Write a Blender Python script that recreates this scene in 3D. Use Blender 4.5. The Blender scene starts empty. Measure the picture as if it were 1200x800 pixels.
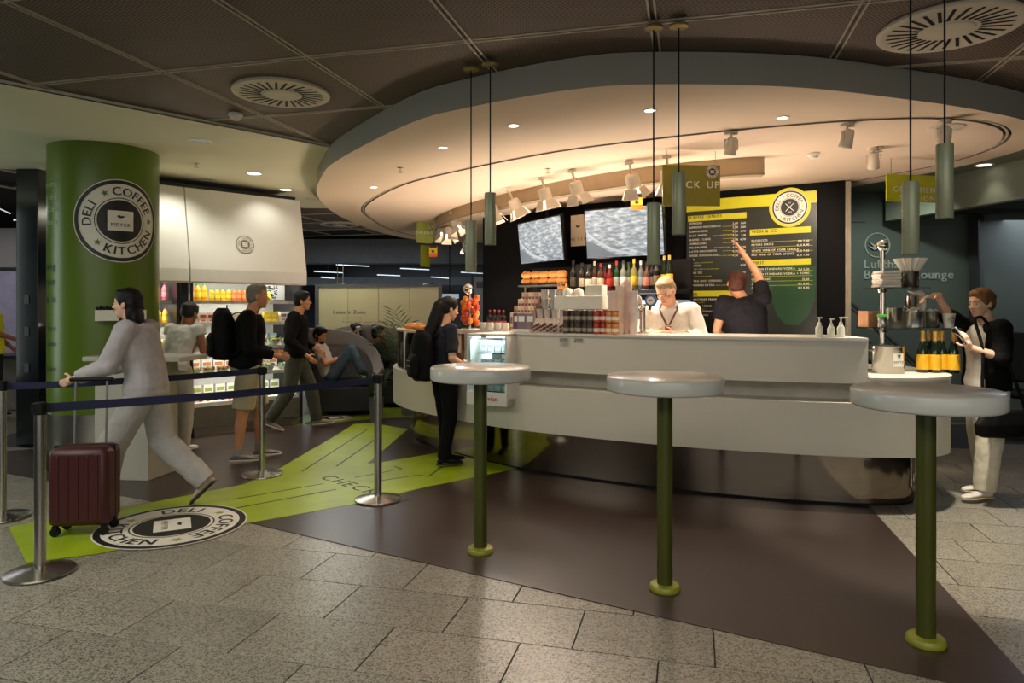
import bpy, bmesh, math, random
from math import sin, cos, pi, radians, atan2, hypot, sqrt
from mathutils import Vector as V, Matrix, noise
random.seed(7)
SC = bpy.context.scene
COL = SC.collection
# ------------------------------------------------------------------ camera, world, main light, exposure
F, CX, CY, EYE = 815.0, 600.0, 358.0, 1.53          # focal length in pixels of the 1200x800 frame, horizon row, eye height
cam = bpy.data.cameras.new('camera')
cam.sensor_width = 36.0
cam.lens = 36.0 * F / 1200.0
cam.shift_y = (CY - 400.0) / 1200.0
cam.clip_end = 200
camo = bpy.data.objects.new('camera', cam)
COL.objects.link(camo)
camo.location = (0, 0, EYE)
camo.rotation_euler = (pi / 2, 0, 0)
SC.camera = camo
w = bpy.data.worlds.new('world')
SC.world = w
w.use_nodes = True
w.node_tree.nodes['Background'].inputs[0].default_value = (0.62, 0.68, 0.66, 1)
w.node_tree.nodes['Background'].inputs[1].default_value = 0.14
SC.view_settings.view_transform = 'Standard'
SC.view_settings.look = 'None'
SC.view_settings.exposure = 0.40
SC.view_settings.gamma = 1.0
SC.view_settings.use_curve_mapping = False
SC.cycles.use_denoising = True
SC.cycles.max_bounces = 7
SC.cycles.diffuse_bounces = 4
SC.cycles.glossy_bounces = 3
SC.cycles.transmission_bounces = 6
SC.cycles.transparent_max_bounces = 12
SC.cycles.sample_clamp_indirect = 4.0
SC.cycles.caustics_reflective = False
SC.cycles.caustics_refractive = False

def area(name, loc, size, power, col, rot=(0, 0, 0), sizey=None):
    l = bpy.data.lights.new(name, 'AREA')
    l.energy = power
    l.color = col
    l.size = size
    if sizey:
        l.shape = 'RECTANGLE'
        l.size_y = sizey
    o = bpy.data.objects.new(name, l)
    o.location = loc
    o.rotation_euler = rot
    COL.objects.link(o)
    return o

def spot(name, loc, target, power, col, angle=90, blend=.6, rad=.05):
    l = bpy.data.lights.new(name, 'SPOT')
    l.energy = power
    l.color = col
    l.spot_size = radians(angle)
    l.spot_blend = blend
    l.shadow_soft_size = rad
    o = bpy.data.objects.new(name, l)
    o.location = loc
    o.rotation_euler = (V(target) - V(loc)).to_track_quat('-Z', 'Y').to_euler()
    COL.objects.link(o)
    return o

WARM = (1.0, .83, .64)
WARM2 = (1.0, .81, .66)
NEUT = (1.0, .90, .74)
COOL = (.80, .90, 1.0)
# daylight and lamps of the concourse behind and above the viewer
area('hall_light', (.5, -5.5, 2.0), 12.0, 88, (1.0, .96, .86), (pi / 2, 0, 0), sizey=3.0)
area('hall_light', (.5, -1.0, 3.0), 5.0, 110, (1.0, .95, .84), sizey=2.0)
area('hall_light', (-4.2, 2.4, 3.0), 2.5, 80, (.97, .97, .86), sizey=2.0)
# light of the far hall, and fills added for partition and lounge entrance
area('hall_light', (-2.4, 11.25, 3.0), 2.4, 50, (1.0, .95, .74), sizey=1.2)  # added in front of the pale partition to make it look lit
area('hall_light', (-4, 17.5, 3.0), 6.0, 130, (.85, .92, 1.0), sizey=3.0)
area('hall_light', (7.2, 9.0, 2.66), 1.4, 20, (.80, .84, 1.0), sizey=1.5)  # added before the frosted panes to brighten them
spot('wall_fill', (4.35, 7.55, 2.97), (5.0, 9.2, 1.4), 62, (.88, 1.0, .88), 85, .8)  # spot with no fitting, added to brighten the lounge wall

# added fill lights hidden behind the bar, washing the canopy from below
area('canopy_fill', (.75, 6.95, 1.0), 1.9, 48, WARM2, (pi, 0, -.55), sizey=.4)
area('canopy_fill', (2.45, 6.15, 1.0), 1.3, 30, WARM2, (pi, 0, -.25), sizey=.35)
area('canopy_fill', (-.35, 8.6, .95), 1.6, 30, WARM2, (pi, 0, -.9), sizey=.5)

# added fill hidden behind the green column, brightening the soffit
area('soffit_fill', (-4.55, 7.95, 1.3), .5, 75, (1, .95, .80), (pi, 0, 0))
area('side_light', (-7.2, 5.6, 1.7), 1.0, 20, (.85, 1.0, .92), (pi / 2, 0, -pi / 2), sizey=2.4)
area('hall_light', (-3.0, 13.2, 2.95), 4.0, 70, (.85, .92, 1.0), sizey=1.0)  # added on the near side of the grey beam to brighten it

def at(px, py, D):
    return V(((px - CX) / F * D, D, EYE - (py - CY) / F * D))

def fl(px, py, z=0.0):
    D = (EYE - z) * F / (py - CY)
    return V(((px - CX) / F * D, D, z))

def ce(px, py, z):
    D = (z - EYE) * F / (CY - py)
    return V(((px - CX) / F * D, D, z))

# ------------------------------------------------------------------ materials
def lin(c):
    return tuple((x / 12.92 if x <= .04045 else ((x + .055) / 1.055) ** 2.4) for x in [k / 255. for k in c[:3]]) + (1.0,)

MATS = {}
def M(name, col, rough=.5, metal=0., var=.10, scale=9., bump=0., emit=0., spec=.5, coat=0., bscale=None, ecol=None):
    if name in MATS:
        return MATS[name]
    m = bpy.data.materials.new(name)
    m.use_nodes = True
    nt = m.node_tree
    N, L = nt.nodes, nt.links
    b = N['Principled BSDF']
    c = lin(col)
    tc = N.new('ShaderNodeTexCoord')
    nz = N.new('ShaderNodeTexNoise')
    nz.inputs['Scale'].default_value = scale
    nz.inputs['Detail'].default_value = 4
    L.new(tc.outputs['Object'], nz.inputs['Vector'])
    rp = N.new('ShaderNodeValToRGB')
    rp.color_ramp.elements[0].position = .3
    rp.color_ramp.elements[1].position = .7
    rp.color_ramp.elements[0].color = tuple(k * (1 - var) for k in c[:3]) + (1,)
    rp.color_ramp.elements[1].color = tuple(min(1, k * (1 + var)) for k in c[:3]) + (1,)
    L.new(nz.outputs['Fac'], rp.inputs['Fac'])
    L.new(rp.outputs['Color'], b.inputs['Base Color'])
    b.inputs['Roughness'].default_value = rough
    b.inputs['Metallic'].default_value = metal
    b.inputs['Specular IOR Level'].default_value = spec
    b.inputs['Coat Weight'].default_value = coat
    if emit:
        b.inputs['Emission Color'].default_value = lin(ecol or col)
        b.inputs['Emission Strength'].default_value = emit
    if bump:
        n2 = N.new('ShaderNodeTexNoise')
        n2.inputs['Scale'].default_value = bscale or scale * 6
        n2.inputs['Detail'].default_value = 3
        L.new(tc.outputs['Object'], n2.inputs['Vector'])
        bp = N.new('ShaderNodeBump')
        bp.inputs['Strength'].default_value = bump
        bp.inputs['Distance'].default_value = .01
        L.new(n2.outputs['Fac'], bp.inputs['Height'])
        L.new(bp.outputs['Normal'], b.inputs['Normal'])
    MATS[name] = m
    return m

def glass(name, tint=(235, 245, 240), fac=.10):
    if name in MATS:
        return MATS[name]
    m = bpy.data.materials.new(name)
    m.use_nodes = True
    nt = m.node_tree
    N, L = nt.nodes, nt.links
    N.remove(N['Principled BSDF'])
    t = N.new('ShaderNodeBsdfTransparent')
    t.inputs[0].default_value = lin(tint)
    g = N.new('ShaderNodeBsdfGlossy')
    g.inputs['Roughness'].default_value = .03
    fr = N.new('ShaderNodeFresnel')
    fr.inputs['IOR'].default_value = 1.45
    nz = N.new('ShaderNodeTexNoise')
    nz.inputs['Scale'].default_value = 3
    ma = N.new('ShaderNodeMath')
    ma.operation = 'MULTIPLY_ADD'
    L.new(nz.outputs['Fac'], ma.inputs[0])
    ma.inputs[1].default_value = fac * .3
    L.new(fr.outputs[0], ma.inputs[2])
    mx = N.new('ShaderNodeMixShader')
    L.new(ma.outputs[0], mx.inputs[0])
    L.new(t.outputs[0], mx.inputs[1])
    L.new(g.outputs[0], mx.inputs[2])
    L.new(mx.outputs[0], N['Material Output'].inputs[0])
    MATS[name] = m
    return m

def granite():
    m = M('granite_tile', (154, 149, 136), rough=.30, var=.08, scale=1.2)
    nt = m.node_tree
    N, L = nt.nodes, nt.links
    b = N['Principled BSDF']
    ramp = [n for n in N if n.type == 'VALTORGB'][0]
    tc = [n for n in N if n.type == 'TEX_COORD'][0]
    geo = N.new('ShaderNodeNewGeometry')
    oi = N.new('ShaderNodeObjectInfo')
    vo = N.new('ShaderNodeTexVoronoi')
    vo.inputs['Scale'].default_value = 150
    L.new(geo.outputs['Position'], vo.inputs['Vector'])
    r2 = N.new('ShaderNodeValToRGB')
    e = r2.color_ramp.elements
    e[0].position = 0.0
    e[0].color = (.22, .22, .22, 1)
    e[1].position = 1.0
    e[1].color = (1.22, 1.2, 1.15, 1)
    x = e.new(.27); x.color = (.55, .55, .54, 1)
    x = e.new(.42); x.color = (.92, .92, .92, 1)
    sp = N.new('ShaderNodeSeparateColor')
    L.new(vo.outputs['Color'], sp.inputs[0])
    L.new(sp.outputs[0], r2.inputs['Fac'])
    mu = N.new('ShaderNodeMix')
    mu.data_type = 'RGBA'
    mu.blend_type = 'MULTIPLY'
    mu.inputs[0].default_value = 1
    L.new(ramp.outputs['Color'], mu.inputs[6])
    L.new(r2.outputs['Color'], mu.inputs[7])
    # each slab a slightly different tone
    ma = N.new('ShaderNodeMapRange')
    ma.inputs['To Min'].default_value = .86
    ma.inputs['To Max'].default_value = 1.08
    L.new(oi.outputs['Random'], ma.inputs['Value'])
    m2 = N.new('ShaderNodeMix')
    m2.data_type = 'RGBA'
    m2.blend_type = 'MULTIPLY'
    m2.inputs[0].default_value = 1
    L.new(mu.outputs[2], m2.inputs[6])
    L.new(ma.outputs[0], m2.inputs[7])
    L.new(m2.outputs[2], b.inputs['Base Color'])
    return m

def meshmetal():
    """expanded-metal ceiling sheet: a fine diamond grid of holes"""
    m = M('expanded_metal', (122, 104, 90), rough=.55, metal=.2, var=.12, scale=.8)
    nt = m.node_tree
    N, L = nt.nodes, nt.links
    b = N['Principled BSDF']
    ramp = [n for n in N if n.type == 'VALTORGB'][0]
    geo = N.new('ShaderNodeNewGeometry')
    outs = []
    for ang in (52, 128):
        mp = N.new('ShaderNodeMapping')
        mp.inputs['Rotation'].default_value = (0, 0, radians(ang))
        L.new(geo.outputs['Position'], mp.inputs['Vector'])
        wv = N.new('ShaderNodeTexWave')
        wv.inputs['Scale'].default_value = 17
        L.new(mp.outputs[0], wv.inputs['Vector'])
        outs.append(wv.outputs['Fac'])
    mm = N.new('ShaderNodeMath')
    mm.operation = 'MAXIMUM'
    L.new(outs[0], mm.inputs[0])
    L.new(outs[1], mm.inputs[1])
    r2 = N.new('ShaderNodeValToRGB')
    r2.color_ramp.elements[0].position = .45
    r2.color_ramp.elements[0].color = (.22, .22, .22, 1)
    r2.color_ramp.elements[1].position = .95
    r2.color_ramp.elements[1].color = (1.15, 1.15, 1.15, 1)
    L.new(mm.outputs[0], r2.inputs['Fac'])
    mu = N.new('ShaderNodeMix')
    mu.data_type = 'RGBA'
    mu.blend_type = 'MULTIPLY'
    mu.inputs[0].default_value = 1
    L.new(ramp.outputs['Color'], mu.inputs[6])
    L.new(r2.outputs['Color'], mu.inputs[7])
    L.new(mu.outputs[2], b.inputs['Base Color'])
    bp = N.new('ShaderNodeBump')
    bp.inputs['Strength'].default_value = .5
    bp.inputs['Distance'].default_value = .006
    L.new(mm.outputs[0], bp.inputs['Height'])
    L.new(bp.outputs['Normal'], b.inputs['Normal'])
    return m

def screenmat():
    """a picture of an airport apron from above, in pale grey blue"""
    m = M('screen_picture', (120, 134, 150), rough=.25, var=.1)
    nt = m.node_tree
    N, L = nt.nodes, nt.links
    b = N['Principled BSDF']
    tc = [n for n in N if n.type == 'TEX_COORD'][0]
    mp = N.new('ShaderNodeMapping')
    mp.inputs['Rotation'].default_value = (0, .35, 0)
    mp.inputs['Scale'].default_value = (4.5, 1, 17)
    L.new(tc.outputs['Object'], mp.inputs['Vector'])
    n1 = N.new('ShaderNodeTexNoise')
    n1.inputs['Scale'].default_value = 1.7
    n1.inputs['Detail'].default_value = 6
    n1.inputs['Roughness'].default_value = .62
    L.new(mp.outputs[0], n1.inputs['Vector'])
    rp = N.new('ShaderNodeValToRGB')
    e = rp.color_ramp.elements
    e[0].position = .36
    e[0].color = lin((104, 118, 130))
    e[1].position = .66
    e[1].color = lin((192, 202, 210))
    x = e.new(.5); x.color = lin((138, 152, 164))
    L.new(n1.outputs['Fac'], rp.inputs['Fac'])
    L.new(rp.outputs['Color'], b.inputs['Emission Color'])
    L.new(rp.outputs['Color'], b.inputs['Base Color'])
    b.inputs['Emission Strength'].default_value = .62
    return m

def wood(name, c1, c2, sc=(1, 12, 1)):
    m = M(name, c1, rough=.5)
    nt = m.node_tree
    N, L = nt.nodes, nt.links
    tc = [n for n in N if n.type == 'TEX_COORD'][0]
    nz = [n for n in N if n.type == 'TEX_NOISE'][0]
    rp = [n for n in N if n.type == 'VALTORGB'][0]
    mp = N.new('ShaderNodeMapping')
    mp.inputs['Scale'].default_value = sc
    L.new(tc.outputs['Object'], mp.inputs['Vector'])
    L.new(mp.outputs[0], nz.inputs['Vector'])
    rp.color_ramp.elements[0].color = lin(c1)
    rp.color_ramp.elements[1].color = lin(c2)
    return m

GRANITE = granite()
MESHC = meshmetal()
SCREEN = screenmat()
WHITE = M('white_lacquer', (204, 199, 185), rough=.32, var=.02, scale=2)
TABLEW = M('table_laminate', (206, 206, 198), rough=.22, var=.03, scale=3)
OLIVE = M('olive_lacquer', (66, 70, 12), rough=.38, var=.08)
OLIVE2 = M('olive_flange', (140, 142, 42), rough=.35, var=.08)
SAGE = M('sage_anodised', (164, 168, 138), rough=.40, metal=.2, var=.04)
STEEL = M('brushed_steel', (176, 172, 164), rough=.24, metal=1, var=.05, scale=4)
MIRROR = M('polished_steel', (128, 118, 106), rough=.09, metal=1, var=.10, scale=3, bump=.02, bscale=30)
CHROME = M('chrome', (215, 210, 200), rough=.08, metal=1, var=.03)
BLACK = M('black_matt', (12, 12, 13), rough=.6, var=.1, spec=.25)
BLACKG = M('black_gloss', (14, 15, 17), rough=.18, var=.1)
DARKG = M('dark_grey', (52, 54, 55), rough=.5)
GREYM = M('mid_grey', (120, 120, 118), rough=.5)
CREAM = M('canopy_plaster', (226, 204, 176), rough=.75, var=.025, scale=1.5)
CREAM2 = M('canopy_inner_plaster', (232, 208, 182), rough=.75, var=.025, scale=1.5)
FASCIA = M('canopy_fascia_paint', (160, 157, 146), rough=.7, var=.03, scale=1.5)
SOFFIT = M('soffit_plaster', (236, 230, 198), rough=.8, var=.03, scale=1.2)
LIME = M('lime_vinyl', (150, 172, 22), rough=.36, var=.10, scale=5)
LIME_D = M('lime_vinyl_shaded', (104, 128, 24), rough=.40, var=.12, scale=5)  # shadow on the rear stickers put into a darker lime
GREENC = M('green_column_wrap', (84, 108, 6), rough=.32, var=.05, scale=2)
OFFW = M('print_white', (226, 222, 208), rough=.5, var=.03)
PRINTK = M('print_black', (22, 24, 20), rough=.5, var=.05)
LINO = M('brown_linoleum', (58, 46, 42), rough=.30, var=.10, scale=1.6, bump=.03, bscale=8)
NAVY = M('navy_webbing', (24, 30, 64), rough=.7, var=.1, scale=60)
GLASS = glass('clear_glass')
GLASSD = glass('smoked_glass', (150, 160, 160), .25)
LAMP = M('lamp_glow', (255, 240, 214), emit=10, ecol=(255, 236, 204))
LAMPW = M('lamp_glow_soft', (255, 244, 226), emit=3.0)
TUBE = M('fluorescent_glow', (226, 238, 246), emit=.5)

# ------------------------------------------------------------------ mesh builder
class MB:
    def __init__(s):
        s.v, s.f, s.m = [], [], []
    def add(s, vs, fs, mi=0):
        o = len(s.v)
        s.v += [tuple(p) for p in vs]
        s.f += [tuple(i + o for i in f) for f in fs]
        s.m += [mi] * len(fs)
        return s
    def box(s, c, d, mi=0, rot=None):
        x, y, z = d[0] / 2, d[1] / 2, d[2] / 2
        vs = [V((a, b, e)) for e in (-z, z) for a, b in ((-x, -y), (x, -y), (x, y), (-x, y))]
        if rot is not None:
            vs = [rot @ p for p in vs]
        c = V(c)
        return s.add([p + c for p in vs], [(3, 2, 1, 0), (4, 5, 6, 7), (0, 1, 5, 4), (1, 2, 6, 5), (2, 3, 7, 6), (3, 0, 4, 7)], mi)
    def ring(s, c, ax, r, n, up=None, ry=None):
        ax = V(ax).normalized()
        u = V(up) if up is not None else (V((0, 0, 1)) if abs(ax.z) < .9 else V((1, 0, 0)))
        a = ax.cross(u).normalized()
        b = a.cross(ax).normalized()
        return [V(c) + a * (r * cos(2 * pi * k / n)) + b * ((ry or r) * sin(2 * pi * k / n)) for k in range(n)]
    def loft(s, rings, caps=True, mi=0, closed=False):
        n = len(rings[0])
        o = len(s.v)
        for r in rings:
            s.v += [tuple(p) for p in r]
        K = len(rings)
        for i in range(K if closed else K - 1):
            j = (i + 1) % K
            for k in range(n):
                q = (k + 1) % n
                s.f.append((o + i * n + k, o + i * n + q, o + j * n + q, o + j * n + k))
                s.m.append(mi)
        if caps and not closed:
            s.f.append(tuple(o + k for k in reversed(range(n))))
            s.f.append(tuple(o + (K - 1) * n + k for k in range(n)))
            s.m += [mi, mi]
        return s
    def cyl(s, p1, p2, r1, r2=None, n=16, mi=0, caps=True):
        p1, p2 = V(p1), V(p2)
        r2 = r1 if r2 is None else r2
        d = p2 - p1
        return s.loft([s.ring(p1, d, r1, n), s.ring(p2, d, r2, n)], caps, mi)
    def cap(s, p1, p2, r1, r2, n=12, mi=0):
        """tapered capsule"""
        p1, p2 = V(p1), V(p2)
        d = (p2 - p1)
        if d.length < 1e-6:
            d = V((0, 0, 1e-4))
        u = d.normalized()
        R = []
        for k in range(4):
            a = pi / 2 * (k + .3) / 4.3
            R.append(s.ring(p1 - u * (r1 * cos(a)), u, r1 * sin(a), n))
        R += [s.ring(p1, u, r1, n), s.ring(p2, u, r2, n)]
        for k in reversed(range(4)):
            a = pi / 2 * (k + .3) / 4.3
            R.append(s.ring(p2 + u * (r2 * cos(a)), u, r2 * sin(a), n))
        return s.loft(R, True, mi)
    def lathe(s, prof, n=24, c=(0, 0, 0), mi=0, caps=True):
        c = V(c)
        return s.loft([[c + V((r * cos(2 * pi * k / n), r * sin(2 * pi * k / n), z)) for k in range(n)] for r, z in prof], caps, mi)
    def tube(s, pts, r, n=8, mi=0, caps=True):
        pts = [V(p) for p in pts]
        R = []
        for i, p in enumerate(pts):
            d = (pts[min(i + 1, len(pts) - 1)] - pts[max(i - 1, 0)])
            R.append(s.ring(p, d, r[i] if isinstance(r, (list, tuple)) else r, n))
        return s.loft(R, caps, mi)
    def prism(s, poly, z0, z1, mi=0):
        n = len(poly)
        vs = [V((p[0], p[1], z0)) for p in poly] + [V((p[0], p[1], z1)) for p in poly]
        a = sum(poly[i][0] * poly[(i + 1) % n][1] - poly[(i + 1) % n][0] * poly[i][1] for i in range(n))
        fs = [(i, (i + 1) % n, n + (i + 1) % n, n + i) for i in range(n)] + [tuple(reversed(range(n))), tuple(range(n, 2 * n))]
        if a < 0:
            fs = [tuple(reversed(f)) for f in fs]
        return s.add(vs, fs, mi)
    def ell(s, c, r, rot=None, n=16, k=10, mi=0):
        c = V(c)
        R = []
        for i in range(k + 1):
            t = pi * (i * .98 + .01 * k) / k
            ring = [V((r[0] * sin(t) * cos(2 * pi * j / n), r[1] * sin(t) * sin(2 * pi * j / n), -r[2] * cos(t))) for j in range(n)]
            R.append([c + (rot @ p if rot is not None else p) for p in ring])
        return s.loft(R, True, mi)
    def xf(s, mat):
        s.v = [tuple(mat @ V(p)) for p in s.v]
        return s
    def map(s, fn):
        s.v = [tuple(fn(V(p))) for p in s.v]
        return s
    def merge(s, o, mat=None, mi=None):
        vs = [mat @ V(p) for p in o.v] if mat is not None else o.v
        off = len(s.v)
        s.v += [tuple(p) for p in vs]
        s.f += [tuple(i + off for i in f) for f in o.f]
        s.m += [mi if mi is not None else q for q in o.m]
        return s
    def ob(s, name, mats, parent=None, smooth=True, bevel=0., loc=None, rot=None, ang=40):
        me = bpy.data.meshes.new(name)
        me.from_pydata(s.v, [], s.f)
        if not isinstance(mats, (list, tuple)):
            mats = [mats]
        for m in mats:
            me.materials.append(m)
        if len(mats) > 1:
            me.polygons.foreach_set('material_index', s.m)
        if smooth:
            me.polygons.foreach_set('use_smooth', [True] * len(me.polygons))
            me.set_sharp_from_angle(angle=radians(ang))
        me.update()
        o = bpy.data.objects.new(name, me)
        COL.objects.link(o)
        if parent is not None:
            o.parent = parent
        if loc is not None:
            o.location = loc
        if rot is not None:
            o.rotation_euler = rot
        if bevel:
            b = o.modifiers.new('bevel', 'BEVEL')
            b.width = bevel
            b.segments = 2
            b.limit_method = 'ANGLE'
        return o

def tag(o, label, cat, group=None, kind=None):
    o['label'] = label
    o['category'] = cat
    if group:
        o['group'] = group
    if kind:
        o['kind'] = kind
    return o

def struct(o, label=None):
    o['kind'] = 'structure'
    if label:
        o['label'] = label
    return o

def thing(name, label, cat, loc=(0, 0, 0), rz=0., group=None):
    o = bpy.data.objects.new(name, None)
    o.empty_display_size = .1
    COL.objects.link(o)
    o.location = loc
    o.rotation_euler = (0, 0, rz)
    return tag(o, label, cat, group)

def copy_tree(o, parent=None):
    c = o.copy()
    COL.objects.link(c)
    if parent is not None:
        c.parent = parent
    for ch in [k for k in bpy.data.objects if k.parent == o]:
        copy_tree(ch, c)
    return c

KIDS = {}
def dup(root, loc, rz, label=None, group=None, scale=None):
    c = copy_tree(root)
    c.location = loc
    c.rotation_euler = (0, 0, rz)
    if label:
        c['label'] = label
    if group:
        c['group'] = group
    if scale:
        c.scale = (scale,) * 3 if not isinstance(scale, tuple) else scale
    return c

# ------------------------------------------------------------------ lettering
GLY = {}
def glyph(ch):
    if ch in GLY:
        return GLY[ch]
    cu = bpy.data.curves.new('letter', 'FONT')
    cu.body = ch
    cu.size = 1.0
    cu.resolution_u = 3
    o = bpy.data.objects.new('letter', cu)
    COL.objects.link(o)
    me = o.to_mesh()
    vs = [(v.co.x, v.co.y) for v in me.vertices]
    fs = [tuple(p.vertices) for p in me.polygons]
    o.to_mesh_clear()
    bpy.data.objects.remove(o)
    bpy.data.curves.remove(cu)
    if vs:
        x0 = min(p[0] for p in vs)
        x1 = max(p[0] for p in vs)
    else:
        x0, x1 = 0, .28
    GLY[ch] = ([(x - x0, y) for x, y in vs], fs, x1 - x0)
    return GLY[ch]

def text(mb, s, x, y, h, z=0., mi=0, align='L', sx=1.0, gap=.10, bold=0.0):
    """flat lettering in the XY plane, capital height h"""
    k = h / .70
    wd = sum((glyph(c)[2] if c != ' ' else .26) * k * sx for c in s) + gap * k * sx * (len(s) - 1)
    if align == 'C':
        x -= wd / 2
    elif align == 'R':
        x -= wd
    for c in s:
        if c == ' ':
            x += (.26 + gap) * k * sx
            continue
        g = glyph(c)
        for dx in ((0,) if not bold else (-bold * h, bold * h)):
            mb.add([(x + dx + p[0] * k * sx, y + p[1] * k, z + (.0002 if dx > 0 else 0)) for p in g[0]], g[1], mi)
        x += (g[2] + gap) * k * sx
    return wd

def arc_text(mb, s, R, a_mid, h, z=0., mi=0, inward=False, gap=.16, bold=0.03):
    """letters round a circle; a_mid the angle (deg) of the middle of the word"""
    k = h / .70
    wds = [(glyph(c)[2] if c != ' ' else .3) * k for c in s]
    tot = sum(wds) + gap * k * (len(s) - 1)
    pos = -tot / 2
    Rm = R + h * .5
    for c, wd in zip(s, wds):
        mid = pos + wd / 2
        g = glyph(c)
        for dx in (-bold * h, bold * h):
            pts = []
            for p in g[0]:
                lx, ly = p[0] * k - wd / 2 + dx, p[1] * k - h / 2
                if not inward:
                    a = radians(a_mid) - mid / Rm
                    rx, ry = cos(a), sin(a)
                    pts.append((rx * Rm + ry * lx + rx * ly, ry * Rm - rx * lx + ry * ly, z + (.0003 if dx > 0 else 0)))
                else:
                    a = radians(a_mid) + mid / Rm
                    rx, ry = cos(a), sin(a)
                    pts.append((rx * Rm - ry * lx - rx * ly, ry * Rm + rx * lx - ry * ly, z + (.0003 if dx > 0 else 0)))
            mb.add(pts, g[1], mi)
        pos += wd + gap * k

def disc(mb, r0, r1, z, mi, n=64, nr=6):
    for q in range(nr):
        a, b = r0 + (r1 - r0) * q / nr, r0 + (r1 - r0) * (q + 1) / nr
        a = max(a, 1e-4)
        o = len(mb.v)
        mb.v += [(a * cos(2 * pi * k / n), a * sin(2 * pi * k / n), z) for k in range(n)] + [(b * cos(2 * pi * k / n), b * sin(2 * pi * k / n), z) for k in range(n)]
        for k in range(n):
            j = (k + 1) % n
            mb.f.append((o + k, o + n + k, o + n + j, o + j))
            mb.m.append(mi)

def star(mb, x, y, r, z, mi, rot=0.):
    pts = [(x + (r if k % 2 == 0 else r * .42) * cos(rot + pi / 2 + k * pi / 5), y + (r if k % 2 == 0 else r * .42) * sin(rot + pi / 2 + k * pi / 5), z) for k in range(10)]
    mb.add(pts + [(x, y, z)], [(k, (k + 1) % 10, 10) for k in range(10)], mi)

def bird(mb, x, y, s, z, mi):
    mb.add([(x - s, y + .1 * s, z), (x - .2 * s, y - .35 * s, z), (x + .5 * s, y - .2 * s, z), (x + s, y + .2 * s, z), (x + .3 * s, y + .35 * s, z), (x - .1 * s, y + .2 * s, z), (x - .5 * s, y + .6 * s, z)], [(0, 1, 2, 3, 4, 5, 6)], mi)

def roundel(R, centre='panel', dz=.0015, step=1, words=(('COFFEE', 62, 0), ('DELI', 168, 0), ('KITCHEN', 293, 1)), stars=((118,), (4,), (228,))):
    """round badge, materials: 0 white, 1 black, 2 lime"""
    mb = MB()
    disc(mb, 0, R, 0, 0)
    disc(mb, R * .89, R * .975, dz, 1, nr=1)
    disc(mb, 0, R * .50, dz, 1, nr=3)
    disc(mb, R * .535, R * .555, dz, 1, nr=1)
    for wd, a, inn in words:
        arc_text(mb, wd, R * .615, a, R * .20, dz * 1.6, 1, bool(inn))
    for (a,) in stars:
        star(mb, R * .72 * cos(radians(a)), R * .72 * sin(radians(a)), R * .085, dz * 1.6, 2, radians(a) - pi / 2)
    if centre == 'panel':
        for q in range(8):
            xa, xb = -R * .28 + R * .07 * q, -R * .28 + R * .07 * (q + 1)
            mb.add([(xa, -R * .24, dz * 2), (xb, -R * .24, dz * 2), (xb, R * .24, dz * 2), (xa, R * .24, dz * 2)], [(0, 1, 2, 3)], 0)
        bird(mb, 0, R * .09, R * .09, dz * 3, 1)
        text(mb, 'MEYER', 0, -R * .14, R * .085, dz * 3, 1, 'C', gap=.22)
    else:
        for sg in (-1, 1):
            r = Matrix.Rotation(sg * radians(45), 3, 'Z')
            q = [r @ V(p) for p in ((-R * .018, -R * .32, dz * 2), (R * .018, -R * .32, dz * 2), (R * .018, R * .32, dz * 2), (-R * .018, R * .32, dz * 2))]
            mb.add([tuple(p) for p in q], [(0, 1, 2, 3)], 0)
        text(mb, 'EST', 0, R * .22, R * .08, dz * 2, 0, 'C')
        text(mb, '2002', 0, -R * .32, R * .08, dz * 2, 0, 'C')
    return mb

ORD = ['leftmost', 'second from left', 'third from left', 'fourth from left', 'fifth from left', 'sixth from left', 'seventh from left', 'eighth from left', 'ninth from left', 'tenth from left', 'eleventh from left', 'twelfth from left']

def crom(pts, n=8, closed=False):
    """smooth curve through points"""
    pts = [V(p) for p in pts]
    K = len(pts)
    out = []
    rng = range(K) if closed else range(K - 1)
    for i in rng:
        g = (lambda j: pts[j % K]) if closed else (lambda j: pts[min(max(j, 0), K - 1)])
        p0, p1, p2, p3 = g(i - 1), g(i), g(i + 1), g(i + 2)
        for q in range(n):
            t = q / n
            out.append(.5 * ((2 * p1) + (p2 - p0) * t + (2 * p0 - 5 * p1 + 4 * p2 - p3) * t * t + (3 * p1 - p0 - 3 * p2 + p3) * t ** 3))
    if not closed:
        out.append(pts[-1])
    return out

def offset(poly, d):
    """offset an open 2-D polyline to its left"""
    out = []
    for i, p in enumerate(poly):
        t = (poly[min(i + 1, len(poly) - 1)] - poly[max(i - 1, 0)]).normalized()
        out.append(V((p.x - t.y * d, p.y + t.x * d)))
    return out

def inpoly(x, y, P):
    c = False
    n = len(P)
    for i in range(n):
        a, b = P[i], P[i - 1]
        if (a[1] > y) != (b[1] > y) and x < (b[0] - a[0]) * (y - a[1]) / (b[1] - a[1]) + a[0]:
            c = not c
    return c
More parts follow.
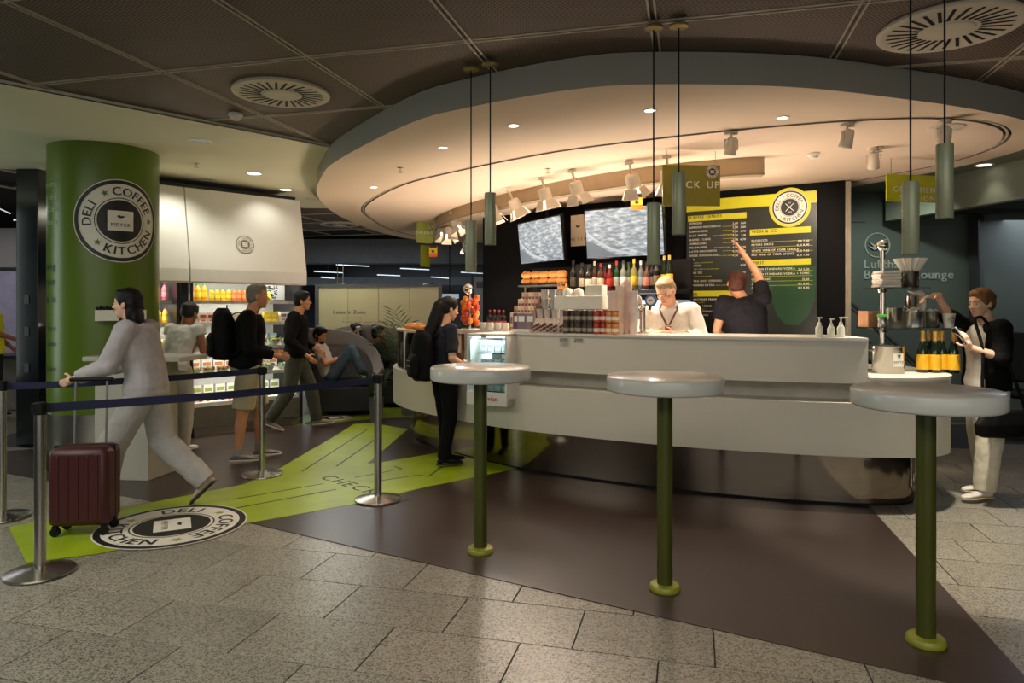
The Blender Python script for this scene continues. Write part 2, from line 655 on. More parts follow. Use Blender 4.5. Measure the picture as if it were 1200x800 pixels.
# ------------------------------------------------------------------ floor
FLOORB = M('floor_joint', (34, 32, 30), rough=.6)
mb = MB()
mb.box((0, 16, -.06), (44, 40, .10))
floor = struct(mb.ob('floor', FLOORB), 'concourse floor of speckled granite slabs')
far_floor = M('far_floor_stone', (112, 106, 96), rough=.3, var=.12, scale=.7)
mb = MB()
mb.box((0, 22.5, -.008), (44, 27, .008))
mb.box((-11.5, 6, -.008), (11, 6, .008))
struct(mb.ob('floor_stone', far_floor, floor))
UD, VD = V((.9684, -.2495, 0)), V((.2495, .9684, 0))
LINO_P = [(-1.845, 4.89), (2.06, 2.65), (2.72, 5.30), (2.9, 8.5), (.5, 11.2), (-1.2, 11.4), (-2.6, 10.2), (-3.6, 8.4), (-5.3, 7.3), (-5.3, 6.55), (-4.71, 6.39), (-2.84, 5.445), (-2.25, 4.95)]
TU, TV = .615, .412
tile_me = None
rng = random.Random(3)
cand = []
for j in range(-12, 16):
    v = 3.479 - .412 * .5 + j * TV
    for i in range(-14, 14):
        u = .10 - TU / 2 + i * TU + .236 * j
        u = .10 - TU / 2 + ((i * TU + .236 * j))
        c = UD * u + VD * v
        if c.y < 2.2 or c.y > 7.6:
            continue
        # is some of it in the picture, and not under the linoleum?
        cs = [UD * (u + a * TU / 2) + VD * (v + b * TV / 2) for a in (-1, 1) for b in (-1, 1)]
        if all(q.y < .1 for q in cs):
            continue
        inside = any(q.y > 2.0 and -30 < CX + F * q.x / q.y < 1230 and CY + F * EYE / q.y < 830 for q in cs)
        if not inside or all(inpoly(q.x, q.y, LINO_P) for q in cs):
            continue
        if c.x > .5 and c.x < 2.9 and c.y > 5.35:
            continue
        if 0 > c.x > -4.5 and c.y > 6.6:
            continue
        cand.append((c.y, u, v))
cand.sort()
for n, (_, u, v) in enumerate(cand[:298]):
    if tile_me is None:
        mb = MB()
        a, b = TU / 2 - .0034, TV / 2 - .0034
        mb.loft([[(-a, -b, -.010), (a, -b, -.010), (a, b, -.010), (-a, b, -.010)], [(-a, -b, -.001), (a, -b, -.001), (a, b, -.001), (-a, b, -.001)],
                 [(-a + .001, -b + .001, 0), (a - .001, -b + .001, 0), (a - .001, b - .001, 0), (-a + .001, b - .001, 0)]])
        o = mb.ob('tile', GRANITE, floor, smooth=False)
        tile_me = o.data
    else:
        o = bpy.data.objects.new('tile', tile_me)
        COL.objects.link(o)
        o.parent = floor
    o.location = UD * u + VD * v + V((0, 0, rng.uniform(-.0006, .0006)))
    o.rotation_euler = (rng.uniform(-.0012, .0012), rng.uniform(-.0012, .0012), atan2(UD.y, UD.x))
mb = MB()
mb.prism(LINO_P, .001, .004)
struct(mb.ob('floor_linoleum', LINO, floor), 'dark brown linoleum area round the coffee bar')

# lime floor graphics
def floor_poly(px, z):
    return [(p.x, p.y) for p in [fl(x, y) for x, y in px]]

mb = MB()
mb.prism(floor_poly([(10, 618), (148, 595), (260, 573), (286, 568), (326, 550), (388, 514), (415, 497), (436, 496), (478, 503), (448, 529), (430, 544), (448, 542), (507, 532), (548, 524), (622, 545), (600, 550.5), (500, 571), (416, 591), (296, 612.5), (200, 632), (112, 650), (31, 660)], 0), .004, .0055)
g = mb.ob('floor_sticker', LIME)
tag(g, 'long lime green floor sticker reading CHECK-IN leading to the bar', 'sticker')
mb = MB()
mt = Matrix.Translation(fl(374, 560, .0062)) @ Matrix.Rotation(radians(-44), 4, 'Z')
t2 = MB()
text(t2, 'CHECK-IN', 0, 0, .135, 0, 0, 'L', sx=1.1, gap=.22, bold=.015)
mb.merge(t2, mt)
mb.ob('lettering', PRINTK, g, smooth=False)
mb = MB()
for (a, b) in [((354, 553), (431, 503)), ((394, 547), (446, 511)), ((272, 586), (378, 567.5)), ((277, 596), (394, 574)), ((416, 560), (471, 550)), ((433, 566), (490, 557)), ((490, 557), (502, 559)), ((502, 559), (519, 547)), ((462, 547), (471, 550))]:
    p, q = fl(*a), fl(*b)
    d = (q - p).normalized()
    n = V((-d.y, d.x, 0)) * .009
    z = V((0, 0, .0064))
    mb.add([p - n + z, q - n + z, q + n + z, p + n + z], [(0, 1, 2, 3)])
mb.ob('printed_line', PRINTK, g, smooth=False)
rd = roundel(.488)
rd.ob('roundel', [OFFW, PRINTK, LIME], g, smooth=False, loc=fl(202, 615, .0062), rot=(0, 0, radians(-64)))

mb = MB()
mb.prism(floor_poly([(346, 499), (356, 486), (400, 482), (440, 478), (475, 474), (520, 480), (530, 489), (505, 492), (478, 489), (436, 491), (416, 493), (375, 498)], 0), .004, .0055)
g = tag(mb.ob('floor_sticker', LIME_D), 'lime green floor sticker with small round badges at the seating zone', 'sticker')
rd = roundel(.27)
rd.ob('roundel', [OFFW, PRINTK, LIME], g, smooth=False, loc=fl(391, 489.5, .0062), rot=(0, 0, radians(-60)))
rd = roundel(.20)
rd.ob('roundel', [OFFW, PRINTK, LIME], g, smooth=False, loc=fl(493, 484.5, .0062), rot=(0, 0, radians(-30)))
mb = MB()
mb.prism(floor_poly([(480, 500), (488, 493), (506, 497), (530, 505), (530, 514), (505, 511), (486, 506)], 0), .0042, .0056)
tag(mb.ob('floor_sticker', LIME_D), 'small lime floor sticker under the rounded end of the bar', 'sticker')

# ------------------------------------------------------------------ ceiling
mb = MB()
mb.box((0, 10, 3.16), (44, 34, .10))
ceil = struct(mb.ob('ceiling', M('ceiling_void', (24, 22, 20), rough=.9)), 'dark ceiling of expanded metal panels')
RAILM = M('ceiling_rail', (196, 184, 164), rough=.5, metal=.1)
M('rail_gap', (66, 58, 50), rough=.6)
U0, DU, V0, DV = -.198, 1.046, 3.83, 1.10
CZ = 3.06
pan = None
for i in range(-9, 9):
    for j in range(-3, 10):
        u, v = U0 + (i + .5) * DU, V0 + (j + .5) * DV
        c = UD * u + VD * v
        if c.y < 1.9 or c.y > 14.5:
            continue
        x = CX + F * c.x / c.y
        if x < -260 or x > 1460 or (c.y > 7 and c.x > -1.2) or c.x < -6:
            continue
        if pan is None:
            mb = MB()
            mb.box((0, 0, .02), (DU - .035, DV - .035, .04))
            o = mb.ob('panel', MESHC, ceil, smooth=False)
            pan = o.data
        else:
            o = bpy.data.objects.new('panel', pan)
            COL.objects.link(o)
            o.parent = ceil
        o.location = c + V((0, 0, CZ))
        o.rotation_euler = (0, 0, atan2(UD.y, UD.x))
RA = atan2(UD.y, UD.x)
for i in range(-8, 9):
    mb = MB()
    mb.box((0, 6.5, .008), (.05, 13, .02), 1)
    for d in (-.017, .017):
        mb.box((d, 6.5, -.002), (.011, 13, .022))
    o = mb.ob('rail', [RAILM, MATS['rail_gap']], ceil, smooth=False)
    o.location = UD * (U0 + i * DU) + VD * .5 + V((0, 0, CZ + .006))
    o.rotation_euler = (0, 0, RA)
for j in range(-2, 10):
    mb = MB()
    mb.box((0, 0, .008), (15, .05, .02), 1)
    for d in (-.017, .017):
        mb.box((0, d, -.002), (15, .011, .022))
    o = mb.ob('rail', [RAILM, MATS['rail_gap']], ceil, smooth=False)
    o.location = VD * (V0 + j * DV) + UD * -1.0 + V((0, 0, CZ + .0065))
    o.rotation_euler = (0, 0, RA)

# cream soffit on the left
fp, fq = ce(0, 98, 3.03), ce(383, 172, 3.03)
fd = fq - fp
a0 = fp - fd * 2.2
a1 = fp + fd * 1.28
mb = MB()
mb.prism([(a0.x, a0.y), (a1.x, a1.y), (-1.25, 10.8), (-3.2, 10.7), (-5.0, 8.1), (-5.5, 7.65), (-12, 7.3), (-12, a0.y)], 3.03, 3.10)
sof = struct(mb.ob('ceiling_soffit', SOFFIT, None, smooth=False), 'cream plaster soffit above column and chiller')
mb = MB()
n = V((-fd.y, fd.x, 0)).normalized()
for k in range(1):
    mb.add([a0 + n * .0 + V((0, 0, .0)), a1 + V((0, 0, 0)), a1 - n * .03, a0 - n * .03], [(0, 1, 2, 3), (3, 2, 1, 0)])
mb.ob('trim', RAILM, sof, smooth=False)
# green-grey soffit on the right
mb = MB()
mb.prism([(3.7, 6.35), (9, 6.35), (9, 9.4), (3.3, 9.4)], 3.03, 3.10)
struct(mb.ob('ceiling_soffit', M('soffit_grey', (120, 126, 108), rough=.8, var=.04, scale=1)), 'grey green soffit before the lounge entrance')
mb = MB()
cv = crom([(4.86, 9.05), (4.95, 8.6), (5.05, 8.1), (5.22, 7.2), (5.5, 6.3), (5.9, 5.4)], 6)
cv2 = offset(cv, .12)
mb.prism([(p.x, p.y) for p in cv] + [(p.x, p.y) for p in reversed(cv2)], 2.63, 3.05)
struct(mb.ob('trim_1', M('bulkhead_paint', (140, 146, 128), rough=.75, var=.03)), 'curved bulkhead above the lounge entrance')

# ------------------------------------------------------------------ round vents, detectors, downlights
def vent(c, R, label):
    t = thing('ceiling_vent', label, 'vent', (c.x, c.y, CZ - .03))
    mb = MB()
    mb.lathe([(R * .97, .032), (R, .02), (R, .006), (R * .93, 0), (R * .90, .003), (R * .34, .005)], 48, caps=False)
    mb.ob('disc', M('vent_white', (222, 212, 190), rough=.5, var=.03), t)
    mb = MB()
    mb.lathe([(R * .36, .008), (R * .35, -.004), (R * .02, -.008)], 36)
    mb.ob('hub', MATS['vent_white'], t)
    mb = MB()
    for k in range(28):
        a = 2 * pi * k / 28
        r = Matrix.Rotation(a, 3, 'Z')
        mb.box(r @ V((R * .63, R * .10, .006)), (R * .44, R * .05, .008), 0, r @ Matrix.Rotation(.32, 3, 'Z'))
    mb.ob('slot', BLACK, t, smooth=False)
    return t

vent(ce(330, 107, CZ), .335, 'round slotted ceiling vent left of the canopy')
vent(ce(1112, 30, CZ), .355, 'large round slotted ceiling vent above right standing table')
vent(ce(398, 262, CZ), .36, 'round ceiling vent in dark ceiling behind the canopy, nearer one')
vent(ce(392, 289, CZ), .36, 'round ceiling vent in dark ceiling behind the canopy, farther one')
vent(ce(371, 233, CZ) - V((0, .2, .04)), .30, 'slotted vent at the corner above the chilled cabinet')

def downlight(p, label, group=None, lit=True, r=.036, soft=False):
    t = thing('downlight', label, 'downlight', (p.x, p.y, p.z), 0, group)
    mb = MB()
    mb.lathe([(r * 1.35, 0), (r * 1.4, -.004), (r * 1.3, -.007), (r, -.006), (r, 0)], 20, caps=False)
    mb.ob('trim_ring', M('lamp_trim', (230, 226, 214), rough=.4), t)
    mb = MB()
    mb.lathe([(r * .99, -.001), (r * .6, -.003), (r * .05, -.004)], 20)
    mb.ob('lens', (LAMPW if soft else LAMP) if lit else M('lamp_off', (190, 186, 170), rough=.3), t)
    return t

KZ = 2.86
for q, (x, y) in enumerate([(438, 219), (519, 172.7), (601.7, 146.7), (761.7, 129), (917, 137.7)]):
    p = ce(x, y, KZ)
    downlight(p, ['small lit downlight at left end of canopy rim', 'small lit downlight second from left in canopy rim', 'lit downlight in canopy rim right of the left pendant pair', 'lit downlight in canopy rim beside the middle pendant wires', 'lit downlight in canopy rim right of the middle pendants'][q])
    spot('downlight_beam', p - V((0, 0, .03)), (p.x, p.y + .2, 0), 22, WARM, 100, .8, .04)
for q, (x, y, lb) in enumerate([(235, 165, 'unlit flat white disc in soffit nearest the column'), (243, 210, 'shallow soffit downlight left above the white fascia'), (298, 203, 'soffit downlight with pale glow in middle of three'), (335, 222, 'soffit downlight above right end of white fascia')]):
    p = ce(x, y, 3.03)
    downlight(p, lb, lit=q > 1, r=.075, soft=True)
for p, pw in ((V((-3.62, 7.62, 3.03)), 26), (ce(296, 201, 3.03), 17), (ce(322, 214, 3.03), 9)):
    spot('downlight_beam', p - V((0, 0, .03)), (p.x - .25, p.y + .25, 0), pw, (1, .95, .84), 120, .9, .05)
p = ce(1153, 193, 3.03)
downlight(p, 'lit downlight in grey soffit at right edge', r=.07, soft=True)
spot('downlight_beam', p - V((0, 0, .03)), (p.x, p.y, 0), 3, (1, .95, .8), 90)

def detector(p, label, kind):
    t = thing('smoke_detector' if kind == 0 else 'sprinkler', label, 'detector' if kind == 0 else 'sprinkler', (p.x, p.y, p.z))
    if kind == 0:
        mb = MB()
        mb.lathe([(.055, 0), (.056, -.02), (.05, -.026), (.01, -.03)], 20)
        mb.ob('base', OFFW, t)
        mb = MB()
        mb.lathe([(.038, -.024), (.038, -.04), (.03, -.05), (.005, -.052)], 20)
        mb.ob('sensor', OFFW, t)
    else:
        mb = MB()
        mb.lathe([(.03, 0), (.03, -.005), (.01, -.008), (.01, -.03), (.012, -.034)], 14)
        mb.ob('body', CHROME, t)
        mb = MB()
        mb.lathe([(.022, -.045), (.022, -.048), (.002, -.05)], 12)
        mb.cyl((.008, 0, -.03), (.012, 0, -.046), .002, n=6)
        mb.cyl((-.008, 0, -.03), (-.012, 0, -.046), .002, n=6)
        mb.ob('deflector', CHROME, t)
    return t

detector(ce(276, 133, CZ - .01), 'round white smoke detector on the dark mesh ceiling', 0)
detector(ce(953, 179, KZ), 'smoke detector on the canopy right of the pick up sign', 0)
detector(ce(230, 191, 3.03), 'sprinkler head in the cream soffit', 1)
detector(ce(469, 196, KZ), 'sprinkler head at left in canopy rim', 1)
detector(ce(642, 197, KZ), 'sprinkler head in canopy above the tilted spotlights', 1)
detector(ce(1031, 171, KZ), 'sprinkler head in canopy near right pendants', 1)

# ------------------------------------------------------------------ canopy
OUT = crom([(-2.35, 8.4), (-1.93, 7.08), (-1.56, 6.3), (-.75, 5.08), (-.28, 4.66), (.35, 4.29), (.85, 4.18), (1.74, 4.24), (2.58, 4.5), (3.12, 4.71), (3.69, 5.0), (4.15, 5.35), (4.36, 5.85), (4.27, 6.73), (3.9, 7.6), (2.9, 9.8), (1.4, 12.6), (-.2, 14.5), (-1.35, 14.6), (-2.1, 13.7), (-2.48, 12.0), (-2.55, 10.0)], 8, True)
INN = crom([(-2.12, 10.6), (-2.05, 9.7), (-1.78, 8.85), (-1.22, 7.71), (-.62, 6.97), (.35, 6.05), (1.33, 5.46), (2.07, 5.13), (2.6, 4.98), (3.02, 4.95), (3.45, 5.08), (3.8, 5.38), (4.02, 5.85), (4.02, 6.5), (3.65, 7.4), (2.7, 9.5), (1.2, 12.2), (-.2, 13.9), (-1.2, 14.0), (-1.8, 13.2), (-2.1, 12.0)], 8, True)
cm = V((.9, 9.2, 0))
def resamp(P, n=160):
    """points of a closed outline at even angles round its middle"""
    out = []
    for k in range(n):
        a = 2 * pi * k / n
        d = V((cos(a), sin(a)))
        best = 0
        for i in range(len(P)):
            p, q = P[i].xy - cm.xy, P[(i + 1) % len(P)].xy - cm.xy
            e = q - p
            den = d.x * e.y - d.y * e.x
            if abs(den) < 1e-9:
                continue
            t = (p.x * e.y - p.y * e.x) / den
            s = (p.x * d.y - p.y * d.x) / den
            if t > 0 and -1e-6 <= s <= 1 + 1e-6:
                best = max(best, t)
        out.append(cm.xy + d * best)
    return out
oo, ii = resamp([V((p.x, p.y)) for p in OUT], 200), resamp([V((p.x, p.y)) for p in INN], 200)
def shrink(P, d):
    n = len(P)
    R = []
    for k in range(n):
        t = (P[(k + 1) % n] - P[k - 1]).normalized()
        R.append(V((P[k].x - t.y * d, P[k].y + t.x * d)))
    return R
def ring3(P, z):
    return [(p.x, p.y, z) for p in P]
can = thing('canopy', 'large round white canopy hanging over the coffee bar', 'canopy', (0, 0, 0))
mb = MB()
mb.loft([ring3(oo, KZ), ring3(oo, 3.055)], False)
mb.ob('fascia', FASCIA, can)
mb = MB()
ig = shrink(ii, -.055)
mb.loft([ring3(ig, KZ), ring3(oo, KZ)], False)
mb.ob('rim_soffit', CREAM, can)
mb = MB()
mb.loft([ring3(shrink(ig, .0), KZ), ring3(ig, KZ + .05), ring3(ii, KZ + .05), ring3(ii, KZ - .004)], False)
mb.ob('groove', M('groove_grey', (128, 120, 106), rough=.6), can)
mb = MB()
mb.loft([ring3(shrink(ii, -.036), KZ + .004), ring3(shrink(ii, -.018), KZ + .004)], False)
mb.loft([ring3(shrink(ii, -.018), KZ + .05), ring3(shrink(ii, -.018), KZ + .004)], False)
mb.loft([ring3(shrink(ii, -.036), KZ + .004), ring3(shrink(ii, -.036), KZ + .05)], False)
mb.ob('track_rail', M('rail_cream', (196, 184, 160), rough=.5), can)
mb = MB()
mb.add(ring3(ii, KZ - .004), [tuple(reversed(range(200)))])
mb.ob('inner_soffit', CREAM2, can, smooth=False)
mb = MB()
mb.add(ring3(oo, 3.055), [tuple(range(200))])
mb.ob('top', BLACK, can, smooth=False)

# ------------------------------------------------------------------ core wall behind the bar
CW = [V((-.44, 10.5)), V((.35, 9.8)), V((.95, 9.1)), V((2.11, 8.25)), V((3.515, 7.35))]
mb = MB()
poly = [(p.x, p.y) for p in CW] + [(3.62, 7.5), (3.3, 9.0), (1.5, 11.4), (.2, 11.6)]
mb.prism(poly, 0, KZ - .004)
core = struct(mb.ob('wall_core', M('core_black', (7, 7, 8), rough=.6, var=.1, spec=.12), None, smooth=False), 'black wall behind the coffee bar')
mb = MB()
mb.box((3.545, 7.34, 1.42), (.035, .06, 2.84))
mb.ob('corner_strip', M('strip_beige', (190, 182, 164), rough=.4), core, smooth=False)

# ------------------------------------------------------------------ lounge wall on the right, glass entrance
WG = M('wall_grey_green', (92, 102, 94), rough=.6, var=.04, scale=1.2)
mb = MB()
mb.box((0, .05, 1.52), (4.3, .10, 3.04))
wl = struct(mb.ob('wall_lounge', WG, None, smooth=False, loc=(3.9 + 1.05, 9.25, 0), rot=(0, 0, -.035)), 'grey green lounge wall with raised letters')
mb = MB()
mb.box((-.9, -.004, 2.64), (1.3, .012, .012))
mb.ob('trim', DARKG, wl, smooth=False)
def wall_text(s, px, py, h):
    mb = MB()
    text(mb, s, 0, 0, h, 0, 0, 'L', gap=.12, bold=.012)
    base = list(mb.v)
    f = list(mb.f)
    o = mb.ob('lettering', M('letter_grey', (196, 202, 192), rough=.35, metal=.2), wl, smooth=False)
    sm = o.modifiers.new('depth', 'SOLIDIFY')
    sm.thickness = .02
    p = at(px, py, 9.22)
    o.location = (p.x - 4.95, -.022, p.z)
    o.rotation_euler = (pi / 2, 0, 0)
wall_text('Lufthansa', 1014, 314, .115)
wall_text('Business Lounge', 1014, 326.5, .115)
mb = MB()
p = at(1029, 287, 9.22)
R = .165
for k in range(40):
    a, b = 2 * pi * k / 40, 2 * pi * (k + 1) / 40
    mb.add([(R * cos(a), 0, R * sin(a)), (R * cos(b), 0, R * sin(b)), (R * .93 * cos(b), 0, R * .93 * sin(b)), (R * .93 * cos(a), 0, R * .93 * sin(a))], [(0, 1, 2, 3)])
bp = [(-.15, .06), (-.05, .0), (.02, .03), (.13, .10), (.06, -.01), (.15, .02), (.03, -.05), (-.06, -.07), (-.14, -.02), (-.05, -.035)]
mb.add([(x * .9, 0, z * .9) for x, z in bp], [(0, 1, 2, 3, 4, 5, 6, 7, 8, 9)])
o = mb.ob('emblem', MATS['letter_grey'], wl, smooth=False)
o.modifiers.new('depth', 'SOLIDIFY').thickness = .02
o.location = (p.x - 4.95, -.022, p.z)

# glass entrance running back to the right
FR = M('frame_dark', (30, 33, 34), rough=.35, metal=.3)
FROST = M('frosted_pane', (128, 130, 150), rough=.18, var=.12, scale=.8)
e0, e1 = V((6.05, 9.1, 0)), V((9.2, 12.1, 0))
ed = (e1 - e0).normalized()
ang = atan2(ed.y, ed.x)
door = struct(bpy.data.objects.new('door_1', None), 'glazed lounge entrance with dark frames')
COL.objects.link(door)
door.location = e0
door.rotation_euler = (0, 0, ang)
xs = [0, .5, 1.55, 1.75, 2.8, 4.3]
for k, x in enumerate(xs):
    mb = MB()
    mb.box((x, 0, 1.35), (.07, .10, 2.7))
    mb.ob('post', FR, door, smooth=False)
mb = MB()
mb.box((2.15, 0, 2.68), (4.4, .12, .08))
mb.ob('head', FR, door, smooth=False)
for k in range(5):
    mb = MB()
    mb.box(((xs[k] + xs[k + 1]) / 2, 0, 1.32), (xs[k + 1] - xs[k] - .07, .02, 2.62))
    mb.ob('pane', FROST if k != 2 else BLACKG, door, smooth=False)
mb = MB()
mb.box((3.0, 3.2, 2.76), (7.5, 6.6, .05))
struct(mb.ob('ceiling_entrance', M('ceiling_dark', (58, 58, 54), rough=.8), None, smooth=False, loc=(5.9, 9.1, 0)))
t = thing('exit_sign', 'small green lit exit sign box at lounge glass entrance', 'sign', at(1188, 300, 10.2), .3)
mb = MB()
mb.box((0, 0, 0), (.10, .12, .16))
mb.ob('housing', M('sign_housing', (96, 104, 74), rough=.5), t, smooth=False, bevel=.006)
mb = MB()
mb.box((.056, -.0, 0), (.012, .10, .14))
mb.ob('face', M('exit_green', (120, 214, 140), emit=.8), t, smooth=False)
mb = MB()
mb.cyl((0, 0, .08), (0, 0, 2.735 - t.location.z), .012, n=8)
mb.ob('rod', FR, t)
# tall dark turnstile-like cabinet inside the entrance
t = thing('cabinet', 'tall dark slim cabinet by the lounge glass entrance', 'cabinet', at(1182, 470, 9.9).xy.to_3d(), .7)
mb = MB()
mb.box((0, 0, .85), (.16, .3, 1.7))
mb.ob('body', BLACK, t, smooth=False, bevel=.008)
mb = MB()
mb.box((0, -.155, 1.5), (.12, .012, .3))
mb.ob('panel', M('olive_panel', (112, 116, 84), rough=.5), t, smooth=False)

# dark balustrade of the stair behind the bar
t = thing('stair_railing', 'dark stair railing with slanting handrails behind the bar', 'railing', (3.5, 8.6, 0))
a, b = at(985, 340, 8.6), at(1046, 398, 8.6)
for k, (dz, r) in enumerate(((0, .022), (-.06, .012))):
    mb = MB()
    mb.tube([a + V((-.15, 0, dz + .10)) - t.location, b + V((.5, 0, dz - .48)) - t.location], r)
    mb.ob('handrail', M('rail_steel', (120, 124, 120), rough=.3, metal=.8), t)
mb = MB()
mb.add([V((-.1, .03, 0)), V((1.35, .03, 0)), V((1.35, .03, .55)), V((-.1, .03, 1.62)), V((-.1, .05, 0)), V((1.35, .05, 0)), V((1.35, .05, .55)), V((-.1, .05, 1.62))], [(0, 1, 2, 3), (7, 6, 5, 4), (0, 4, 5, 1), (1, 5, 6, 2), (2, 6, 7, 3), (3, 7, 4, 0)])
mb.ob('panel', BLACKG, t, smooth=False)

# ------------------------------------------------------------------ the hall far behind, left
BACK = M('far_wall', (58, 64, 72), rough=.25, var=.12, scale=.4)
mb = MB()
mb.box((-2, 24.0, 1.55), (34, .2, 3.1))
struct(mb.ob('wall_back', BACK, None, smooth=False), 'dark glazed far wall of the hall')
mb = MB()
mb.box((-21.9, 12, 1.55), (.2, 26, 3.1))
struct(mb.ob('wall_left', BACK, None, smooth=False))
mb = MB()
mb.box((16, 14, 1.55), (.2, 22, 3.1))
struct(mb.ob('wall_right', BACK, None, smooth=False))
BEAM = M('beam_grey', (112, 118, 124), rough=.6)
mb = MB()
mb.box((-3.0, 16.2, 2.78), (11, .5, .55))
struct(mb.ob('trim_2', BEAM, None, smooth=False), 'grey ceiling beam across the far hall')
mb = MB()
mb.box((-3.0, 21.5, 2.28), (13, .3, .24))
struct(mb.ob('trim_3', BEAM, None, smooth=False), 'lower grey beam before the far wall')
tub = None
STL = ['strip light nearest the chilled cabinet, upper', 'strip light near the chilled cabinet, second', 'strip light above the middle of lit partition', 'lower strip light above the middle of lit partition', 'strip light above right part of lit partition', 'upper strip light crossing behind lower left pendant', 'lower strip light crossing behind lower left pendant', 'lowest strip light above right end of partition', 'lowest short strip light above the camera dome', 'short strip light left of the black core wall', 'long bright strip light at left picture edge, upper', 'short strip light beside the black pillar', 'short strip light just right of the chilled cabinet']
sti = 0
for x0, y0, x1, y1 in [(394, 310, 433, 312), (368, 318, 402, 319.6), (469, 314.4, 503, 316), (442, 322, 469, 323), (505, 324.5, 526, 326), (541, 307.6, 577, 309), (540, 319, 570, 320.5), (496, 333, 517, 334), (420, 334, 438, 334.6), (562, 328, 577, 329), (-8, 241, 12, 250), (16, 258, 28, 256), (376, 325, 392, 326)]:
    D = 18.5 if x0 > 100 else 10.5
    p, q = at(x0, y0, D), at(x1, y1, D)
    c = (p + q) / 2
    t = thing('strip_light', STL[sti], 'lamp', c, 0, 'strip lights of the far hall' if x0 > 100 else 'strip lights left of the column')
    sti += 1
    mb = MB()
    mb.cyl(p - c, q - c, .011, n=8)
    mb.ob('tube', TUBE, t)
    mb = MB()
    mb.tube([p - c + V((0, 0, .025)), q - c + V((0, 0, .02))], .014, n=6)
    mb.cyl((0, 0, .03), (0, 0, 3.11 - c.z), .004, n=6)
    mb.ob('housing', BLACK, t)
# small fittings of the far hall
for lb, x, y, c1 in (('small white camera dome under far beam', 402, 334, (220, 222, 226)), ('small amber lamp beside the camera dome', 395.5, 335, (210, 160, 40))):
    mb = MB()
    mb.ell((0, 0, 0), (.045, .045, .05))
    mb.cyl((0, 0, .03), (0, 0, .535), .01, n=6)
    o = mb.ob('camera_dome' if 'dome under' in lb else 'signal_lamp', M('dome_%d' % c1[2], c1, rough=.3), None, loc=at(x, y, 16.15))
    tag(o, lb, 'camera' if 'dome under' in lb else 'lamp')

# pale glazed partition of the leisure zone
PD = 12.0
p0, p1 = at(372, 336, PD), at(516, 336, PD)
ps = thing('glass_partition', 'pale lit glass partition lettered Leisure Zone', 'partition', (p0.x, PD, 0))
W = p1.x - p0.x
FROST2 = M('frosted_screen', (206, 200, 162), rough=.35, var=.06, scale=1.4)
for k in range(4):
    mb = MB()
    mb.box((W * (k + .5) / 4, 0, p0.z / 2 + .02), (W / 4 - .008, .03, p0.z - .04))
    mb.ob('pane', FROST2, ps, smooth=False)
for x in (0, W):
    mb = MB()
    mb.box((x, 0, p0.z / 2 + .02), (.06, .08, p0.z + .04))
    mb.ob('post', M('post_grey', (86, 90, 96), rough=.4), ps, smooth=False)
mb = MB()
mb.box((W / 2, 0, p0.z + .02), (W, .07, .05))
mb.ob('top_rail', MATS['post_grey'], ps, smooth=False)
mb = MB()
text(mb, 'Leisure Zone', at(391, 366, PD).x - p0.x, at(391, 367.5, PD).z, .062, 0, 0, 'L', gap=.16, bold=.02)
text(mb, 'Comfort seating', at(402, 373, PD).x - p0.x, at(402, 373, PD).z, .026, 0, 0, 'L', gap=.2)
text(mb, 'Finding inner peace everyday', at(402, 378, PD).x - p0.x, at(402, 378, PD).z, .030, 0, 0, 'L', gap=.30)
mb.ob('lettering', DARKG, ps, smooth=False, loc=(0, -.018, 0), rot=(pi / 2, 0, 0))

# dark glass and a doorway right of the partition
t = thing('glass_door', 'blue grey glass door in the far hall left of the black core wall', 'door', at(573, 358, 14).xy.to_3d())
mb = MB()
mb.box((0, 0, 1.05), (.62, .04, 2.1))
mb.ob('leaf', M('blue_glass', (98, 110, 128), rough=.15, var=.2, scale=2), t, smooth=False)
for x in (-.33, .33):
    mb = MB()
    mb.box((x, 0, 1.08), (.05, .08, 2.16))
    mb.ob('jamb', FR, t, smooth=False)
mb = MB()
mb.box((0, -.03, 1.95), (.5, .02, .12))
mb.ob('sign_plate', M('plate_dark', (40, 46, 60), rough=.3), t, smooth=False)
t = thing('information_screen', 'small bluish screen below the far beam', 'screen', at(527, 347, 15))
mb = MB()
mb.box((0, 0, 0), (.42, .05, .16))
mb.ob('housing', BLACK, t, smooth=False)
mb = MB()
mb.box((0, -.028, 0), (.40, .006, .10))
mb.ob('panel', M('blue_panel', (150, 168, 190), emit=.5), t, smooth=False)
mb = MB()
mb.cyl((0, 0, .08), (0, 0, 3.11 - t.location.z), .012, n=6)
mb.ob('rod', BLACK, t)

# ------------------------------------------------------------------ left background: wall, door, glossy black pillar
mb = MB()
mb.box((0, .05, 1.40), (4.2, .10, 2.80))
wlb = struct(mb.ob('wall_service', M('wall_pale_grey', (172, 168, 166), rough=.5, var=.05, scale=1), None, smooth=False, loc=(-9.5, 11.4, 0)), 'pale grey service wall left of the green column')
mb = MB()
mb.box((.95, -.02, 1.05), (.9, .03, 2.1))
dl = mb.ob('door_leaf', M('door_lilac', (188, 182, 206), rough=.35), wlb, smooth=False)
mb = MB()
for x in (.46, 1.44):
    mb.box((x, -.025, 1.08), (.05, .06, 2.16))
mb.box((.95, -.025, 2.13), (1.0, .06, .05))
mb.ob('door_frame', DARKG, wlb, smooth=False)
area('hall_light', (-8.2, 9.6, 2.95), 1.2, 14, (.96, .95, 1.0))
t = thing('pillar', 'glossy black square pillar left of the green column', 'pillar', (-5.30, 7.75, 0))
mb = MB()
mb.box((0, 0, 1.512), (.24, .3, 3.024))
mb.ob('cladding', M('pillar_gloss', (14, 17, 22), rough=.12, var=.1), t, smooth=False, bevel=.006)
mb = MB()
for z in (.85, 1.25, 1.6):
    mb.box((.0, -.155, z), (.05, .012, .10))
mb.ob('reader', DARKG, t, smooth=False)
